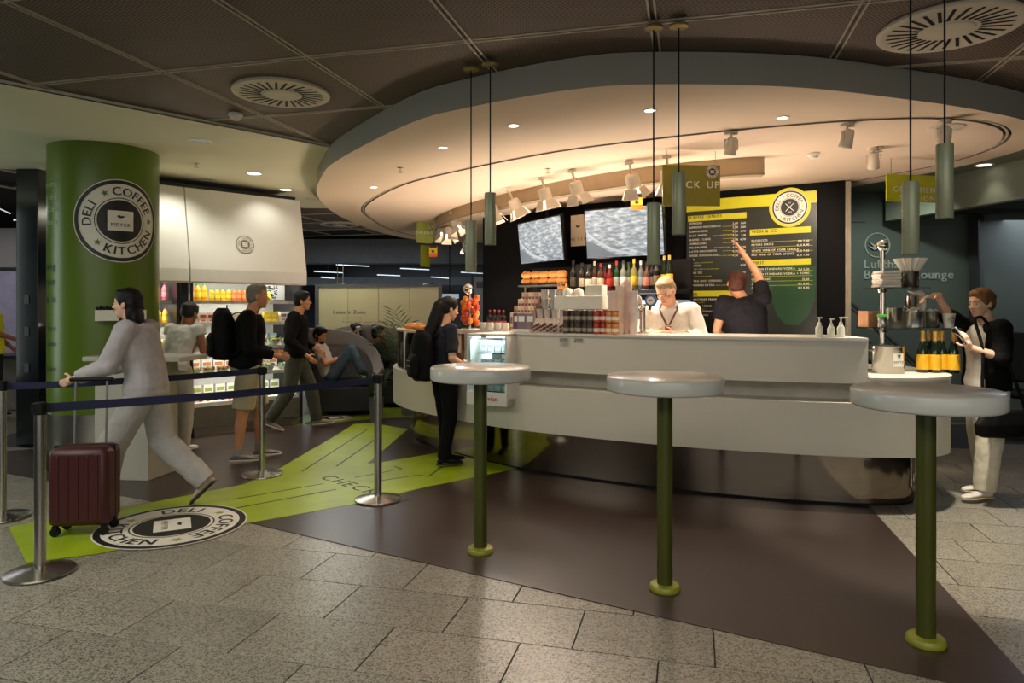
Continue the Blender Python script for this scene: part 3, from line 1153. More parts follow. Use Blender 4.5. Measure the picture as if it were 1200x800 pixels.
t = thing('desk', 'low service desk at far left behind the yellow shirt', 'desk', (-7.9, 10.4, 0))
mb = MB()
mb.box((0, 0, .78), (2.2, .6, .05))
mb.ob('top', DARKG, t, smooth=False, bevel=.008)
mb = MB()
mb.box((0, .05, .38), (2.1, .5, .75))
mb.ob('body', M('desk_grey', (150, 146, 140), rough=.5), t, smooth=False)
# ------------------------------------------------------------------ the bar counter
CUR3 = [(-1.0, 9.6), (-1.33, 9.1), (-1.43, 8.6), (-1.37, 8.05), (-1.13, 7.5), (-.78, 7.03), (-.37, 6.58), (.07, 6.2), (.713, 5.80), (1.3, 5.49), (1.925, 5.25), (2.45, 5.11), (2.85, 5.07), (3.15, 5.13), (3.36, 5.33), (3.43, 5.7), (3.43, 6.3)]
CUR = [V((p.x, p.y)) for p in crom([(a, b, 0) for a, b in CUR3], 8)]

def sub(x0=None, x1=None, i0=None, i1=None):
    a = 0 if x0 is None else next(i for i, p in enumerate(CUR) if i > 20 and p.x >= x0)
    b = len(CUR) - 1 if x1 is None else max(i for i, p in enumerate(CUR) if p.x <= x1 and (i < 110))
    return CUR[a:b + 1]

def cpt(px, inset=0., z=0.):
    """point on the bar's front line seen in picture column px, moved inwards"""
    k = (px - CX) / F
    best = min(range(24, len(CUR) - 12), key=lambda i: abs(CUR[i].x / CUR[i].y - k))
    off = offset(CUR, inset)
    # search again on the moved line
    best = min(range(24, len(CUR) - 12), key=lambda i: abs(off[i].x / off[i].y - k))
    p = off[best]
    t = (CUR[best + 1] - CUR[best - 1]).normalized()
    return V((k * p.y, p.y, z)), atan2(t.y, t.x)

def strip(mb, line, d0, d1, z0, z1, mi=0):
    a, b = offset(line, d0), offset(line, d1)
    mb.prism([(p.x, p.y) for p in a] + [(p.x, p.y) for p in reversed(b)], z0, z1, mi)

BXI = len(sub(None, 2.62)) - 1
bar = thing('bar_counter', 'curved white coffee bar counter on a polished steel plinth', 'counter', (0, 0, 0))
BX = 2.62
low = sub(None, BX)
mb = MB()
strip(mb, low, 0, .75, .42, .815)
mb.ob('lower_band', WHITE, bar, ang=25)
up = sub(-.01, BX + .02)
mb = MB()
strip(mb, sub(-.45, BX), .26, .55, .815, .96)
mb.ob('recess_back', M('recess_grey', (190, 184, 170), rough=.5), bar, ang=25)
mb = MB()
strip(mb, up, .03, .60, .955, 1.272)
mb.ob('upper_band', WHITE, bar, ang=25)
mb = MB()
strip(mb, up, .02, .62, 1.272, 1.292)
mb.ob('worktop', M('worktop_white', (214, 208, 196), rough=.25, var=.02), bar, ang=25)
end = CUR[BXI:]
mb = MB()
strip(mb, end, 0, .80, .42, .985)
mb.ob('end_cabinet', WHITE, bar, ang=25)
mb = MB()
strip(mb, end, -.008, .85, .985, 1.003)
mb.ob('end_top', MATS['worktop_white'], bar, ang=25)
pl = offset(CUR, .235)
for a, b in ((10, 48), (48, 70), (70, 92), (92, 124)):
    mb = MB()
    b2 = min(b, len(pl) - 1)
    seg = pl[a:b2 + 1]
    strip(mb, seg, 0, .03, .022, .42)
    mb.ob('plinth_panel', MIRROR, bar, ang=25)
mb = MB()
strip(mb, pl[10:], .012, .05, .004, .03)
mb.ob('toe_seam', BLACK, bar, ang=25)
# raised floor behind the bar
mb = MB()
strip(mb, CUR[30:112], .50, 1.1, .0, .12)
mb.ob('raised_floor', DARKG, bar, ang=25)
# inner white work surface on the left
mb = MB()
a, b = offset(CUR, .30), offset(CUR, .72)
i0 = next(i for i, p in enumerate(CUR) if i > 30 and p.x > -.85)
i1 = next(i for i, p in enumerate(CUR) if i > 30 and p.x > -.06)
mb.prism([(p.x, p.y) for p in a[i0:i1]] + [(p.x, p.y) for p in reversed(b[i0:i1])], 1.24, 1.285)
mb.prism([(p.x, p.y) for p in offset(CUR, .42)[i0:i1]] + [(p.x, p.y) for p in reversed(b[i0:i1])], .96, 1.24)
mb.ob('side_worktop', MATS['worktop_white'], bar, ang=25)
# small printed notices on the upper band
for x, y in ((661, 400), (678, 401), (703.5, 401)):
    p, a = cpt(x, .0275, 1.235)
    mb = MB()
    mb.box((0, 0, 0), (.085, .002, .035), 0)
    mb.box((.0, -.0012, .008), (.07, .001, .003), 1)
    mb.box((.01, -.0012, -.0), (.05, .001, .003), 1)
    mb.box((-.03, -.0012, -.008), (.012, .001, .010), 1)
    mb.ob('notice', [M('notice_grey', (158, 154, 146), rough=.5), DARKG], bar, smooth=False, loc=p, rot=(0, 0, a))

# lit display fridge let into the bar
q0, q1 = V((-.412, 6.30, 0)), V((-.045, 6.10, 0))
qa = atan2(q1.y - q0.y, q1.x - q0.x)
df = thing('display_fridge', 'small white lit display fridge standing in the bar front', 'fridge', q0, qa)
W = (q1 - q0).length
FW = M('fridge_white', (206, 206, 200), rough=.35, var=.02)
mb = MB()
z0, z1, dp = .64, 1.28, .62
mb.box((W / 2, dp / 2, z0 + .035), (W, dp, .07))
mb.box((W / 2, dp / 2, z1 - .012), (W, dp, .024))
mb.box((.012, dp / 2, (z0 + z1) / 2), (.024, dp, z1 - z0))
mb.box((W - .012, dp / 2, (z0 + z1) / 2), (.024, dp, z1 - z0))
mb.box((W / 2, dp - .01, (z0 + z1) / 2), (W, .02, z1 - z0))
mb.ob('cabinet', FW, df, smooth=False, bevel=.006)
mb = MB()
mb.box((W / 2, .006, z0 + .06), (W, .02, .12))
mb.ob('lower_panel', FW, df, smooth=False, bevel=.004)
mb = MB()
text(mb, 'evian', W * .62, z0 + .045, .042, 0, 0, 'C', gap=.12, bold=.03)
mb.ob('lettering', M('print_red', (190, 40, 40), rough=.5), df, smooth=False, loc=(0, -.0062, 0), rot=(pi / 2, 0, 0))
mb = MB()
mb.box((W / 2, .02, (z0 + z1) / 2 + .05), (W - .04, .006, z1 - z0 - .17))
mb.ob('glass_door', GLASS, df, smooth=False)
mb = MB()
mb.box((.06, .30, (z0 + z1) / 2 + .03), (.05, .02, .40))
mb.box((W / 2, .08, z1 - .03), (W - .08, .02, .008))
mb.ob('light_strip', M('fridge_lamp', (240, 246, 250), emit=5), df, smooth=False)
l = area('fridge_lamp', (0, 0, 0), .28, 2.6, (.92, .96, 1), sizey=.06)
l.parent = df
l.location = (W / 2, .06, 1.245)
l.rotation_euler = (radians(25), 0, 0)
for k, z in enumerate((.76, .93, 1.10)):
    mb = MB()
    mb.box((W / 2 + .03, .30, z), (W - .11, .50, .008))
    mb.ob('shelf', GLASS, df, smooth=False)
mb = MB()
mb.box((.19, -.012, 1.262), (.05, .03, .03))
mb.ob('latch', GREYM, df, smooth=False, bevel=.003)
df_items = []
mbp = None
for k, z in enumerate((.764, .934, 1.104)):
    for c in range(4):
        lp = Matrix.Rotation(qa, 4, 'Z') @ V((.135 + c * .072, .13, z))
        if mbp is None:
            mb = MB()
            mb.box((0, 0, .055), (.062, .10, .11))
            mb.box((0, -.0505, .07), (.05, .002, .03), 1)
            mb.box((0, -.0505, .03), (.05, .002, .02), 2)
            mbp = mb.ob('milk_carton', [M('carton_pale', (196, 208, 222), rough=.4), M('carton_blue', (128, 152, 182), rough=.4), OFFW], None, smooth=False, loc=q0 + lp, rot=(0, 0, qa))
            o = mbp
        else:
            o = mbp.copy()
            COL.objects.link(o)
            o.location = q0 + lp
        tag(o, 'pale blue carton in lit bar fridge, %s shelf, %s' % (('bottom', 'middle', 'top')[k], ORD[c]), 'carton', 'cartons in the lit bar fridge')

# curved glass cake case on the left end
i0, i1 = 18, next(i for i, p in enumerate(CUR) if i > 30 and p.x > -.86)
gc = thing('glass_case', 'curved glass snack case on the rounded left end of bar', 'display case', (0, 0, 0))
seg = offset(CUR, .05)[i0:i1 + 1]
n = len(seg)
for k in range(3):
    part = seg[k * (n - 1) // 3:(k + 1) * (n - 1) // 3 + 1]
    mb = MB()
    strip(mb, part, 0, .008, .818, 1.24)
    mb.ob('pane', GLASS, gc, ang=25)
mb = MB()
strip(mb, seg, -.01, .34, 1.24, 1.262)
mb.ob('top', M('case_top', (190, 170, 140), rough=.4), gc, ang=25)
mb = MB()
strip(mb, seg, .06, .32, 1.02, 1.028)
mb.ob('shelf', GLASS, gc, ang=25)
for idx in (0, n // 2, n - 1):
    mb = MB()
    mb.box((seg[idx].x, seg[idx].y, 1.03), (.022, .022, .42))
    mb.ob('post', STEEL, gc, smooth=False)
mb = MB()
strip(mb, seg, .33, .36, .818, 1.24)
mb.ob('back_panel', M('case_back', (120, 98, 76), rough=.5), gc, ang=25)
# snack bags inside, standing in two tiers
SN = [(206, 150, 60), (196, 96, 40), (150, 70, 50), (214, 186, 96), (92, 60, 44), (180, 130, 120)]
bag = None
rng = random.Random(11)
for tier, z in ((0, .817), (1, 1.029)):
    for k in range(11):
        i = i0 + 3 + int(k * (n - 8) / 10.0)
        p = offset(CUR, .12 + .11 * (k % 2))[i]
        t_ = (CUR[i + 1] - CUR[i - 1])
        c = rng.choice(SN)
        mb = MB()
        h = rng.uniform(.13, .19)
        mb.loft([mb.ring((0, 0, .0), (0, 0, 1), .045, 12, (0, 1, 0), .012), mb.ring((0, 0, .03), (0, 0, 1), .055, 12, (0, 1, 0), .03), mb.ring((0, 0, h * .7), (0, 0, 1), .052, 12, (0, 1, 0), .026), mb.ring((0, 0, h), (0, 0, 1), .05, 12, (0, 1, 0), .004)])
        o = mb.ob('snack_bag', M('bag_%d_%d' % c[:2], c, rough=.35, var=.45, scale=40), None, loc=(p.x, p.y, z), rot=(0, 0, atan2(t_.y, t_.x) + rng.uniform(-.2, .2)))
        tag(o, 'colourful snack bag on the %s of glass case, %s' % (('floor', 'middle shelf')[tier], ORD[k]), 'snack bag', 'snack bags low in the glass case' if tier == 0 else 'snack bags on the case shelf')
mb = MB()
strip(mb, offset(CUR, .05)[i0 + 2:i1 - 1], .05, .075, 1.228, 1.236)
mb.ob('light_strip', M('case_fill', (255, 226, 180), emit=5), gc, ang=25)  # glowing strip and area light added to brighten the dark case
l = area('case_fill', (-1.02, 7.72, 1.225), .9, 5, (1, .86, .66), (0, 0, -1.0), sizey=.10)
BREAD = M('bread_crust', (196, 132, 66), rough=.7, var=.25, scale=14, bump=.2)
for k, px in enumerate((478, 486, 494, 503)):
    i = i0 + 8 + k * 4
    p = offset(CUR, .18)[i]
    mb = MB()
    mb.ell((0, 0, .03), (.085, .05, .032))
    mb.ell((.01, 0, .05), (.06, .04, .025))
    o = mb.ob('pastry', BREAD, None, loc=(p.x, p.y, 1.262), rot=(0, 0, .6 * k))
    tag(o, 'golden pastry on top of curved glass case, ' + ORD[k], 'pastry', 'pastries on the glass case')

# ------------------------------------------------------------------ standing tables
def table(px, D, label):
    t = thing('standing_table', label, 'table', ((px - CX) / F * D, D, .004), 0)
    mb = MB()
    mb.lathe([(.298, 1.068), (.306, 1.072), (.310, 1.08), (.310, 1.138), (.306, 1.146), (.298, 1.15)], 72)
    mb.ob('tabletop', TABLEW, t, ang=50)
    mb = MB()
    mb.lathe([(.14, 1.058), (.14, 1.068)], 32)
    mb.ob('mounting_plate', STEEL, t)
    mb = MB()
    mb.lathe([(.041, .02), (.041, 1.058)], 32)
    mb.ob('pole', OLIVE, t)
    mb = MB()
    mb.lathe([(.081, 0), (.083, .006), (.082, .02), (.074, .03), (.045, .033), (.042, .034)], 40)
    mb.ob('foot_flange', OLIVE2, t)
    return t
table(563, 4.315, 'left one of three white standing tables, before the ponytail woman')
table(779, 3.744, 'middle one of three white standing tables with olive pole')
table(1085, 3.15, 'right standing table, nearest the viewer, before champagne bottles')

# ------------------------------------------------------------------ pendants
def pendant(px, ytop, ybot, D, label):
    x = (px - CX) / F * D
    zb = EYE + (CY - ybot) / F * D
    h = (ybot - ytop) / F * D
    t = thing('pendant_lamp', label, 'lamp', (x, D, 3.03))
    mb = MB()
    mb.lathe([(.05, .0), (.052, -.006), (.048, -.012), (.008, -.018)], 28)
    mb.ob('ceiling_rose', M('rose_brass', (140, 124, 62), rough=.4, metal=.5), t)
    mb = MB()
    mb.cyl((0, 0, -.015), (0, 0, zb + h - 3.03), .0042, n=8)
    mb.ob('cord', BLACK, t)
    mb = MB()
    r = .0355
    mb.lathe([(.004, zb + h + .001 - 3.03), (r * .96, zb + h - 3.03), (r, zb + h - .004 - 3.03), (r, zb + .002 - 3.03), (r * .96, zb - 3.03), (r * .88, zb + .001 - 3.03), (r * .86, zb + .05 - 3.03)], 32, caps=False)
    mb.ob('shade', SAGE, t)
    mb = MB()
    mb.lathe([(r * .86, zb + .045 - 3.03), (.002, zb + .05 - 3.03)], 24)
    mb.ob('diffuser', M('diffuser_dim', (210, 200, 160), rough=.4), t)
    return t
pendant(552, 259, 319, 4.40, 'lower left pendant cylinder above the left table')
pendant(574.5, 226, 287, 4.31, 'higher pendant cylinder of the pair above the left table')
pendant(766, 238, 310, 3.744, 'lower pendant cylinder above the middle table')
pendant(795.5, 203, 275, 3.72, 'higher pendant cylinder hiding part of the pick up sign')
pendant(1067, 213, 298, 3.15, 'lower pendant cylinder above the right table')
pendant(1107, 169, 256, 3.13, 'higher pendant cylinder above the right table')

# ------------------------------------------------------------------ stanchions and belts
def stanchion(px, yb, h, label, heads=((1, 0),)):
    p = fl(px, yb)
    t = thing('barrier_post', label, 'barrier post', (p.x, p.y, 0.004))
    mb = MB()
    mb.lathe([(.176, 0), (.18, .006), (.178, .014), (.12, .026), (.05, .038), (.034, .04)], 48)
    mb.ob('base', STEEL, t)
    mb = MB()
    mb.lathe([(.030, .036), (.030, h - .07)], 28)
    mb.ob('pole', STEEL, t)
    mb = MB()
    mb.lathe([(.033, h - .07), (.033, h - .005), (.028, h), (.004, h + .001)], 28)
    for a in (0, pi / 2, pi, 3 * pi / 2):
        r = Matrix.Rotation(a + .5, 3, 'Z')
        mb.box(r @ V((.036, 0, h - .035)), (.014, .024, .055), 0, r)
    mb.ob('belt_head', BLACK if h < 1.0 else M('head_grey', (60, 60, 62), rough=.4), t)
    return t, p
sA, pA = stanchion(47, 672, .975, 'steel barrier post in left foreground holding the long belt')
sB, pB = stanchion(2, 607, .985, 'steel barrier post cut by the left picture edge')
sC, pC = stanchion(307, 557, .975, 'steel barrier post before the man in khaki shorts')
sD, pD = stanchion(443, 586, .985, 'steel barrier post standing on the CHECK-IN floor sticker')
def belt(p, q, z, label, sag=.015):
    d = (q - p).normalized()
    a, b = p + d * .045, q - d * .045
    mb = MB()
    n = V((-d.y, d.x, 0))
    R = []
    for k in range(13):
        t = k / 12
        c = a.lerp(b, t) + V((0, 0, z - sag * 4 * t * (1 - t)))
        tw = n * (.006 * sin(6 * t))
        R.append([c + tw + n * .001 + V((0, 0, .025)), c + tw - n * .001 + V((0, 0, .025)), c - tw - n * .001 - V((0, 0, .025)), c - tw + n * .001 - V((0, 0, .025))])
    mb.loft(R)
    tag(mb.ob('barrier_belt', NAVY, None, smooth=False), label, 'belt')
belt(pA, pD, .945, 'dark blue barrier belt from foreground post to the post on CHECK-IN')
belt(pB, pC, .945, 'dark blue barrier belt behind, ending before the man in shorts')

# ------------------------------------------------------------------ green column
cc = V((-3.97, 6.78, 0))
CR = .475
col = thing('column', 'thick round column wrapped in green with a big round badge', 'column', cc)
mb = MB()
mb.lathe([(CR, .535), (CR, 3.028)], 96, caps=False)
mb.ob('wrap', GREENC, col)
mb = MB()
mb.lathe([(CR + .006, 0.0), (CR + .006, .535), (CR, .538)], 96, caps=False)
mb.ob('steel_sleeve', STEEL, col)
phi0 = atan2(-cc.y, -cc.x)
def bend(ph, zc, r=CR, lift=.004):
    def fn(p):
        a = ph + p.x / r
        return V(((r + lift + p.z) * cos(a), (r + lift + p.z) * sin(a), zc + p.y))
    return fn
rd = roundel(.385, dz=.003)
rd.map(bend(phi0 + radians(15.5), 2.315))
rd.ob('roundel', [OFFW, PRINTK, M('star_green', (70, 110, 30), rough=.5)], col, smooth=False)
mb = MB()
for s, z, h in (('Morning', 1.86, .07), ('your', 1.72, .07), ('coffee is', 1.56, .07), ('here', 1.30, .05), ('open', 1.16, .05), ('in Kitchen', .93, .05)):
    text(mb, s, -.02, z, h, 0, 0, 'R', gap=.14, bold=.02)
mb.map(bend(phi0 - radians(52), 0, lift=.003))
mb.ob('lettering', PRINTK, col, smooth=False)
mb = MB()
for s, z, h in (('Welcome', 2.62, .055), ('to the', 2.50, .055), ('Deli', 2.39, .055), ('here', 2.27, .055)):
    text(mb, s, -.0, z, h, 0, 0, 'R', gap=.14)
mb.map(bend(phi0 - radians(52), 0, lift=.003))
mb.ob('lettering', M('print_pale', (170, 196, 150), rough=.5), col, smooth=False)
for k, a in enumerate((2, 27)):
    ph = phi0 + radians(a)
    t = thing('napkin_holder', ('white wall holder with dark sachets on green column, left one', 'white wall holder on the green column beside walking woman')[k], 'holder', cc + V(((CR + .045) * cos(ph), (CR + .045) * sin(ph), 1.39)), ph + pi / 2)
    mb = MB()
    mb.box((0, 0, .05), (.19, .085, .10))
    mb.ob('box', OFFW, t, smooth=False, bevel=.005)
    mb = MB()
    for q in range(7):
        mb.box((-.075 + q * .025, .005, .108 + .012 * (q % 2)), (.018, .06, .04), 0, Matrix.Rotation(.1 * (q % 3 - 1), 3, 'Y'))
    mb.ob('sachet', BLACK, t, smooth=False)
# white standing shelf beside the column
st = thing('condiment_station', 'tall white service station with wide top beside green column', 'station', (0, 0, 0))
mb = MB()
mb.prism([(-3.66, 6.10), (-3.17, 6.06), (-3.10, 6.46), (-3.66, 6.32)], .004, 1.045)
mb.ob('cabinet', M('station_white', (190, 186, 174), rough=.35, var=.02), st, smooth=False, bevel=.004)
mb = MB()
mb.prism([(-3.74, 6.05), (-2.86, 5.98), (-2.80, 6.40), (-3.10, 6.50), (-3.74, 6.27)], 1.045, 1.085)
mb.ob('top', MATS['station_white'], st, smooth=False, bevel=.006)

# ------------------------------------------------------------------ chilled cabinet on the left
CO = V((-3.69, 8.04, 0))
CA = atan2(.714, .70)
CM = Matrix.Translation(CO) @ Matrix.Rotation(CA, 4, 'Z')
ch = thing('chilled_cabinet', 'open chilled cabinet with white slanted fascia and lit shelves', 'fridge', CO, CA)
INW = M('cabinet_inner_white', (226, 226, 220), rough=.5, var=.02)
DKF = M('cabinet_dark', (46, 46, 48), rough=.3, metal=.4)
XL, XR = -1.08, 1.36
for nm, x0, x1 in (('back_panel', XL, XR),):
    mb = MB()
    mb.box(((x0 + x1) / 2, .74, 1.45), (x1 - x0, .04, 2.9))
    mb.ob(nm, INW, ch, smooth=False)
for x in (XL, -.17, -.02, XR):
    mb = MB()
    mb.box((x, .36, .93), (.035, .76, 1.86))
    mb.ob('side_panel', DKF if x != XL else INW, ch, smooth=False)
mb = MB()
mb.box((-.095, -.01, .93), (.11, .04, 1.86))
mb.ob('mullion', M('mullion_gloss', (40, 42, 46), rough=.12, metal=.5), ch, smooth=False, bevel=.004)
mb = MB()
mb.box((-.055, -.034, .93), (.018, .012, 1.84))
mb.ob('chrome_edge', CHROME, ch, smooth=False)
for x0, x1 in ((XL + .02, -.19), (0.0, XR - .02)):
    mb = MB()
    mb.box(((x0 + x1) / 2, .0, .22), (x1 - x0, .03, .26))
    mb.ob('lower_front', M('cabinet_grey', (128, 124, 116), rough=.3, metal=.4), ch, smooth=False, bevel=.003)
    mb = MB()
    mb.box(((x0 + x1) / 2, -.012, .11), (x1 - x0, .012, .012))
    mb.box(((x0 + x1) / 2, -.02, .05), (x1 - x0, .03, .09))
    mb.ob('kick_rail', STEEL, ch, smooth=False)
    mb = MB()
    mb.box(((x0 + x1) / 2, .37, .37), (x1 - x0, .70, .04))
    mb.ob('deck', INW, ch, smooth=False)
    for z in (.70, 1.02, 1.32, 1.585):
        mb = MB()
        mb.box(((x0 + x1) / 2, .42, z), (x1 - x0, .58, .016))
        sh = mb.ob('shelf', INW, ch, smooth=False)
        mb = MB()
        mb.box(((x0 + x1) / 2, .122, z - .012), (x1 - x0, .012, .045))
        mb.ob('price_rail', M('rail_plastic', (206, 206, 200), rough=.3), sh, smooth=False)
        mb = MB()
        m = int((x1 - x0) / .125)
        for q in range(m):
            if (q * 7 + int(z * 10)) % 6 == 5:
                continue
            mb.box((x0 + .07 + q * .125, .114, z - .012), (.095, .004, .040))
        mb.ob('price_tag', OFFW, sh, smooth=False)
        mb = MB()
        mb.box(((x0 + x1) / 2, .16, z - .014), (x1 - x0 - .04, .02, .008))
        mb.ob('light_strip', M('chiller_lamp', (250, 248, 236), emit=7), sh, smooth=False)
        l = area('shelf_lamp', (0, 0, 0), x1 - x0 - .1, 2.6, (1, .97, .9), sizey=.03)
        l.parent = ch
        l.location = ((x0 + x1) / 2, .145, z - .03)
        l.rotation_euler = (radians(35), 0, 0)
    mb = MB()
    mb.box(((x0 + x1) / 2, .38, 1.86), (x1 - x0, .74, .03))
    mb.ob('inner_roof', INW, ch, smooth=False)
    l = area('chiller_lamp', (0, 0, 0), x1 - x0 - .1, 3, (1, .96, .88), sizey=.10)
    l.parent = ch
    l.location = ((x0 + x1) / 2, .13, 1.83)
    l.rotation_euler = (radians(42), 0, 0)
# slanted fascia panels
for x0, x1 in ((XL, -.075), (-.060, XR + .03)):
    mb = MB()
    zb, zt, yb, yt = 1.79, 2.90, -.10, .08
    mb.loft([[(x0, yb + .012, zb), (x1, yb + .012, zb), (x1, yb + .06, zb), (x0, yb + .06, zb)], [(x0, yb, zb + .02), (x1, yb, zb + .02), (x1, yb + .07, zb + .02), (x0, yb + .07, zb + .02)], [(x0, yb, zb + .16), (x1, yb, zb + .16), (x1, yb + .07, zb + .16), (x0, yb + .07, zb + .16)],
             [(x0, yt, zt), (x1, yt, zt), (x1, yt + .05, zt), (x0, yt + .05, zt)]])
    mb.ob('fascia_panel', M('fascia_white', (226, 224, 214), rough=.4, var=.015), ch, smooth=False)
mb = MB()
mb.box(((XL + XR) / 2, .45, 2.88), (XR - XL, .62, .14))
mb.ob('top_box', DKF, ch, smooth=False)
mb = MB()
mb.add([(XR + .012, -.06, 1.80), (XR + .012, .74, 1.80), (XR + .012, .74, 2.90), (XR + .012, .10, 2.90)], [(0, 1, 2, 3), (3, 2, 1, 0)])
mb.ob('end_cheek', INW, ch, smooth=False)
rd = roundel(.115)
tilt = atan2(.18, 2.90 - 1.95)
o = rd.ob('roundel', [OFFW, M('print_grey', (110, 106, 98), rough=.5), LIME], ch, smooth=False)
k = (2.27 - 1.95) / (2.90 - 1.95)
o.location = (.60, -.10 + .18 * k - .006, 2.27)
o.rotation_euler = (pi / 2 - tilt, 0, 0)
# printed panel at upper right inside
mb = MB()
mb.box((1.16, .30, 1.70), (.26, .012, .19))
pp = mb.ob('printed_panel', M('panel_blackprint', (200, 200, 196), rough=.5, var=.05), ch, smooth=False)
mb = MB()
rg = random.Random(5)
for q in range(70):
    x, z = rg.uniform(-.12, .02), rg.uniform(-.085, .085)
    mb.box((1.16 + x, .2935, 1.70 + z), (rg.uniform(.01, .03), .002, rg.uniform(.006, .016)))
mb.ob('print', BLACK, pp, smooth=False)

def lab(mname, c):
    return M(mname, c, rough=.35, var=.08)

def put(o, x, y, z, rz=0., label=None, cat=None, group=None):
    o.location = CM @ V((x, y, z))
    o.rotation_euler = (0, 0, CA + rz)
    if label:
        tag(o, label, cat, group)
    return o

def jbottle(h, r, c, capc, name='juice_bottle'):
    e = thing(name, 'x', 'bottle')
    mb = MB()
    mb.lathe([(r * .9, 0), (r, .006), (r, h * .62), (r * .85, h * .74), (r * .42, h * .88), (r * .40, h * .93)], 14)
    mb.ob('bottle_body', lab('juice_%d_%d_%d' % c, c), e)
    mb = MB()
    mb.lathe([(r * .46, h * .92), (r * .46, h * .995), (r * .4, h)], 12)
    mb.ob('cap', lab('cap_%d_%d_%d' % capc, capc), e)
    mb = MB()
    mb.lathe([(r * 1.015, h * .2), (r * 1.015, h * .5)], 14, caps=False)
    mb.ob('sticker', lab('sticker_%d' % c[1], tuple(min(255, k + 60) for k in c)), e)
    return e

def row(proto, xs, y, z, label, cat, group, jit=.004):
    rg = random.Random(len(xs) * 31 + int(z * 100))
    for k, x in enumerate(xs):
        o = proto if k == 0 and not proto.get('used') else copy_tree(proto)
        proto['used'] = 1
        put(o, x, y + rg.uniform(-jit, jit), z, rg.uniform(-.1, .1), label + (', ' + ORD[k] if len(xs) > 1 else ''), cat, group)
    del proto['used']

def seq(a, b, n):
    return [a + (b - a) * k / max(1, n - 1) for k in range(n)]
S1, S2, S3, S4, S5 = 1.594, 1.329, 1.029, .709, .391
row(jbottle(.195, .036, (250, 170, 20), (40, 150, 80)), seq(.06, .215, 3), .22, S1, 'tall orange juice bottle with green cap at left of top shelf', 'bottle', 'tall juice bottles on the top shelf')
row(jbottle(.145, .030, (255, 196, 20), (40, 150, 110)), seq(.295, .50, 4), .20, S1, 'short yellow juice bottle on the top shelf of the chiller', 'bottle', 'short yellow juice bottles')
row(jbottle(.145, .030, (245, 130, 60), (50, 150, 120)), seq(.565, .77, 4), .20, S1, 'short orange red juice bottle on the top shelf', 'bottle', 'short orange red juice bottles')
row(jbottle(.13, .032, (214, 200, 70), (40, 140, 90)), seq(.87, 1.02, 3), .20, S1, 'pale yellow bottle beside the printed panel in the chiller', 'bottle', 'pale yellow bottles beside the printed panel')
row(jbottle(.185, .034, (226, 120, 130), (200, 40, 50)), seq(-.62, -.235, 6), .22, S1, 'pink drink bottle with red cap in the left chiller bay', 'bottle', 'pink bottles in left bay')
row(jbottle(.17, .034, (240, 190, 60), (180, 40, 40)), seq(-.62, -.235, 6), .20, S2, 'yellow drink bottle in the left chiller bay', 'bottle', 'yellow bottles in left bay')

def carton(c, c2, d=(.09, .09, .12), name='food_box'):
    mb = MB()
    mb.box((0, 0, d[2] / 2), d)
    mb.box((0, -d[1] / 2 - .001, d[2] * .62), (d[0] * .8, .002, d[2] * .3), 1)
    mb.box((0, -d[1] / 2 - .001, d[2] * .2), (d[0] * .5, .002, d[2] * .12), 1)
    return mb.ob(name, [lab('box_%d_%d_%d' % c, c), lab('boxp_%d_%d_%d' % c2, c2)], None, smooth=False)
row(carton((226, 222, 204), (206, 60, 50)), seq(.07, .28, 3), .20, S2, 'white dessert box with red print on second shelf', 'box', 'white boxes with red print')
row(carton((232, 228, 214), (220, 200, 160)), seq(.39, .78, 5), .20, S2, 'plain cream food box on second shelf', 'box', 'cream boxes on second shelf')
row(carton((226, 196, 40), (240, 226, 120)), seq(.99, 1.08, 2), .20, S2, 'bright yellow food box on second shelf of chiller', 'box', 'yellow boxes on second shelf')
row(carton((226, 220, 214), (120, 110, 110)), seq(.87, .88, 1) + seq(1.20, 1.29, 2), .20, S2, 'white food box beside the yellow boxes', 'box', 'white boxes beside the yellow ones')
def salad(seed, cols, r=.072, lid=True, name='salad_bowl'):
    rg = random.Random(seed)
    e = thing(name, 'x', 'salad')
    mb = MB()
    mb.lathe([(r * .7, 0), (r, .05), (r * 1.03, .052)], 16, caps=False)
    mb.lathe([(r * .69, .002), (.002, .002)], 16)
    mb.ob('bowl', lab('bowl_clear', (196, 200, 190)), e)
    mb = MB()
    for k in range(16):
        a, q = rg.uniform(0, 6.28), rg.uniform(0, r * .75)
        mb.ell((q * cos(a), q * sin(a), .045 + rg.uniform(0, .025)), (rg.uniform(.014, .024),) * 3, n=7, k=5, mi=rg.randrange(len(cols)))
    mb.ob('filling', [lab('veg_%d_%d_%d' % c, c) for c in cols], e)
    if lid:
        mb = MB()
        mb.lathe([(r * 1.03, .053), (r * .92, .085), (r * .3, .094), (.002, .095)], 16, caps=False)
        mb.ob('lid', GLASS, e)
    return e
VG = [(76, 130, 36), (206, 50, 30), (226, 196, 80), (140, 170, 60)]
row(salad(1, VG), seq(.09, 1.25, 8), .19, S3, 'clear bowl of mixed salad on the middle shelf front', 'salad', 'salad bowls in middle shelf front row')
row(salad(2, [(60, 110, 34), (226, 120, 30), (230, 220, 170)]), seq(.09, 1.25, 8), .40, S3 + .0, 'clear bowl of mixed salad in the middle shelf back row', 'salad', 'salad bowls in middle shelf back row')
row(salad(3, [(236, 234, 220), (226, 214, 180), (120, 150, 80)], r=.085), seq(.78, 1.24, 3), .20, S4, 'white round lidded salad bowl on the fourth shelf', 'salad', 'white round bowls on fourth shelf')
row(salad(4, VG, r=.075), seq(.09, .60, 4), .20, S4, 'bowl of red and green salad on the fourth shelf', 'salad', 'red and green bowls on fourth shelf')
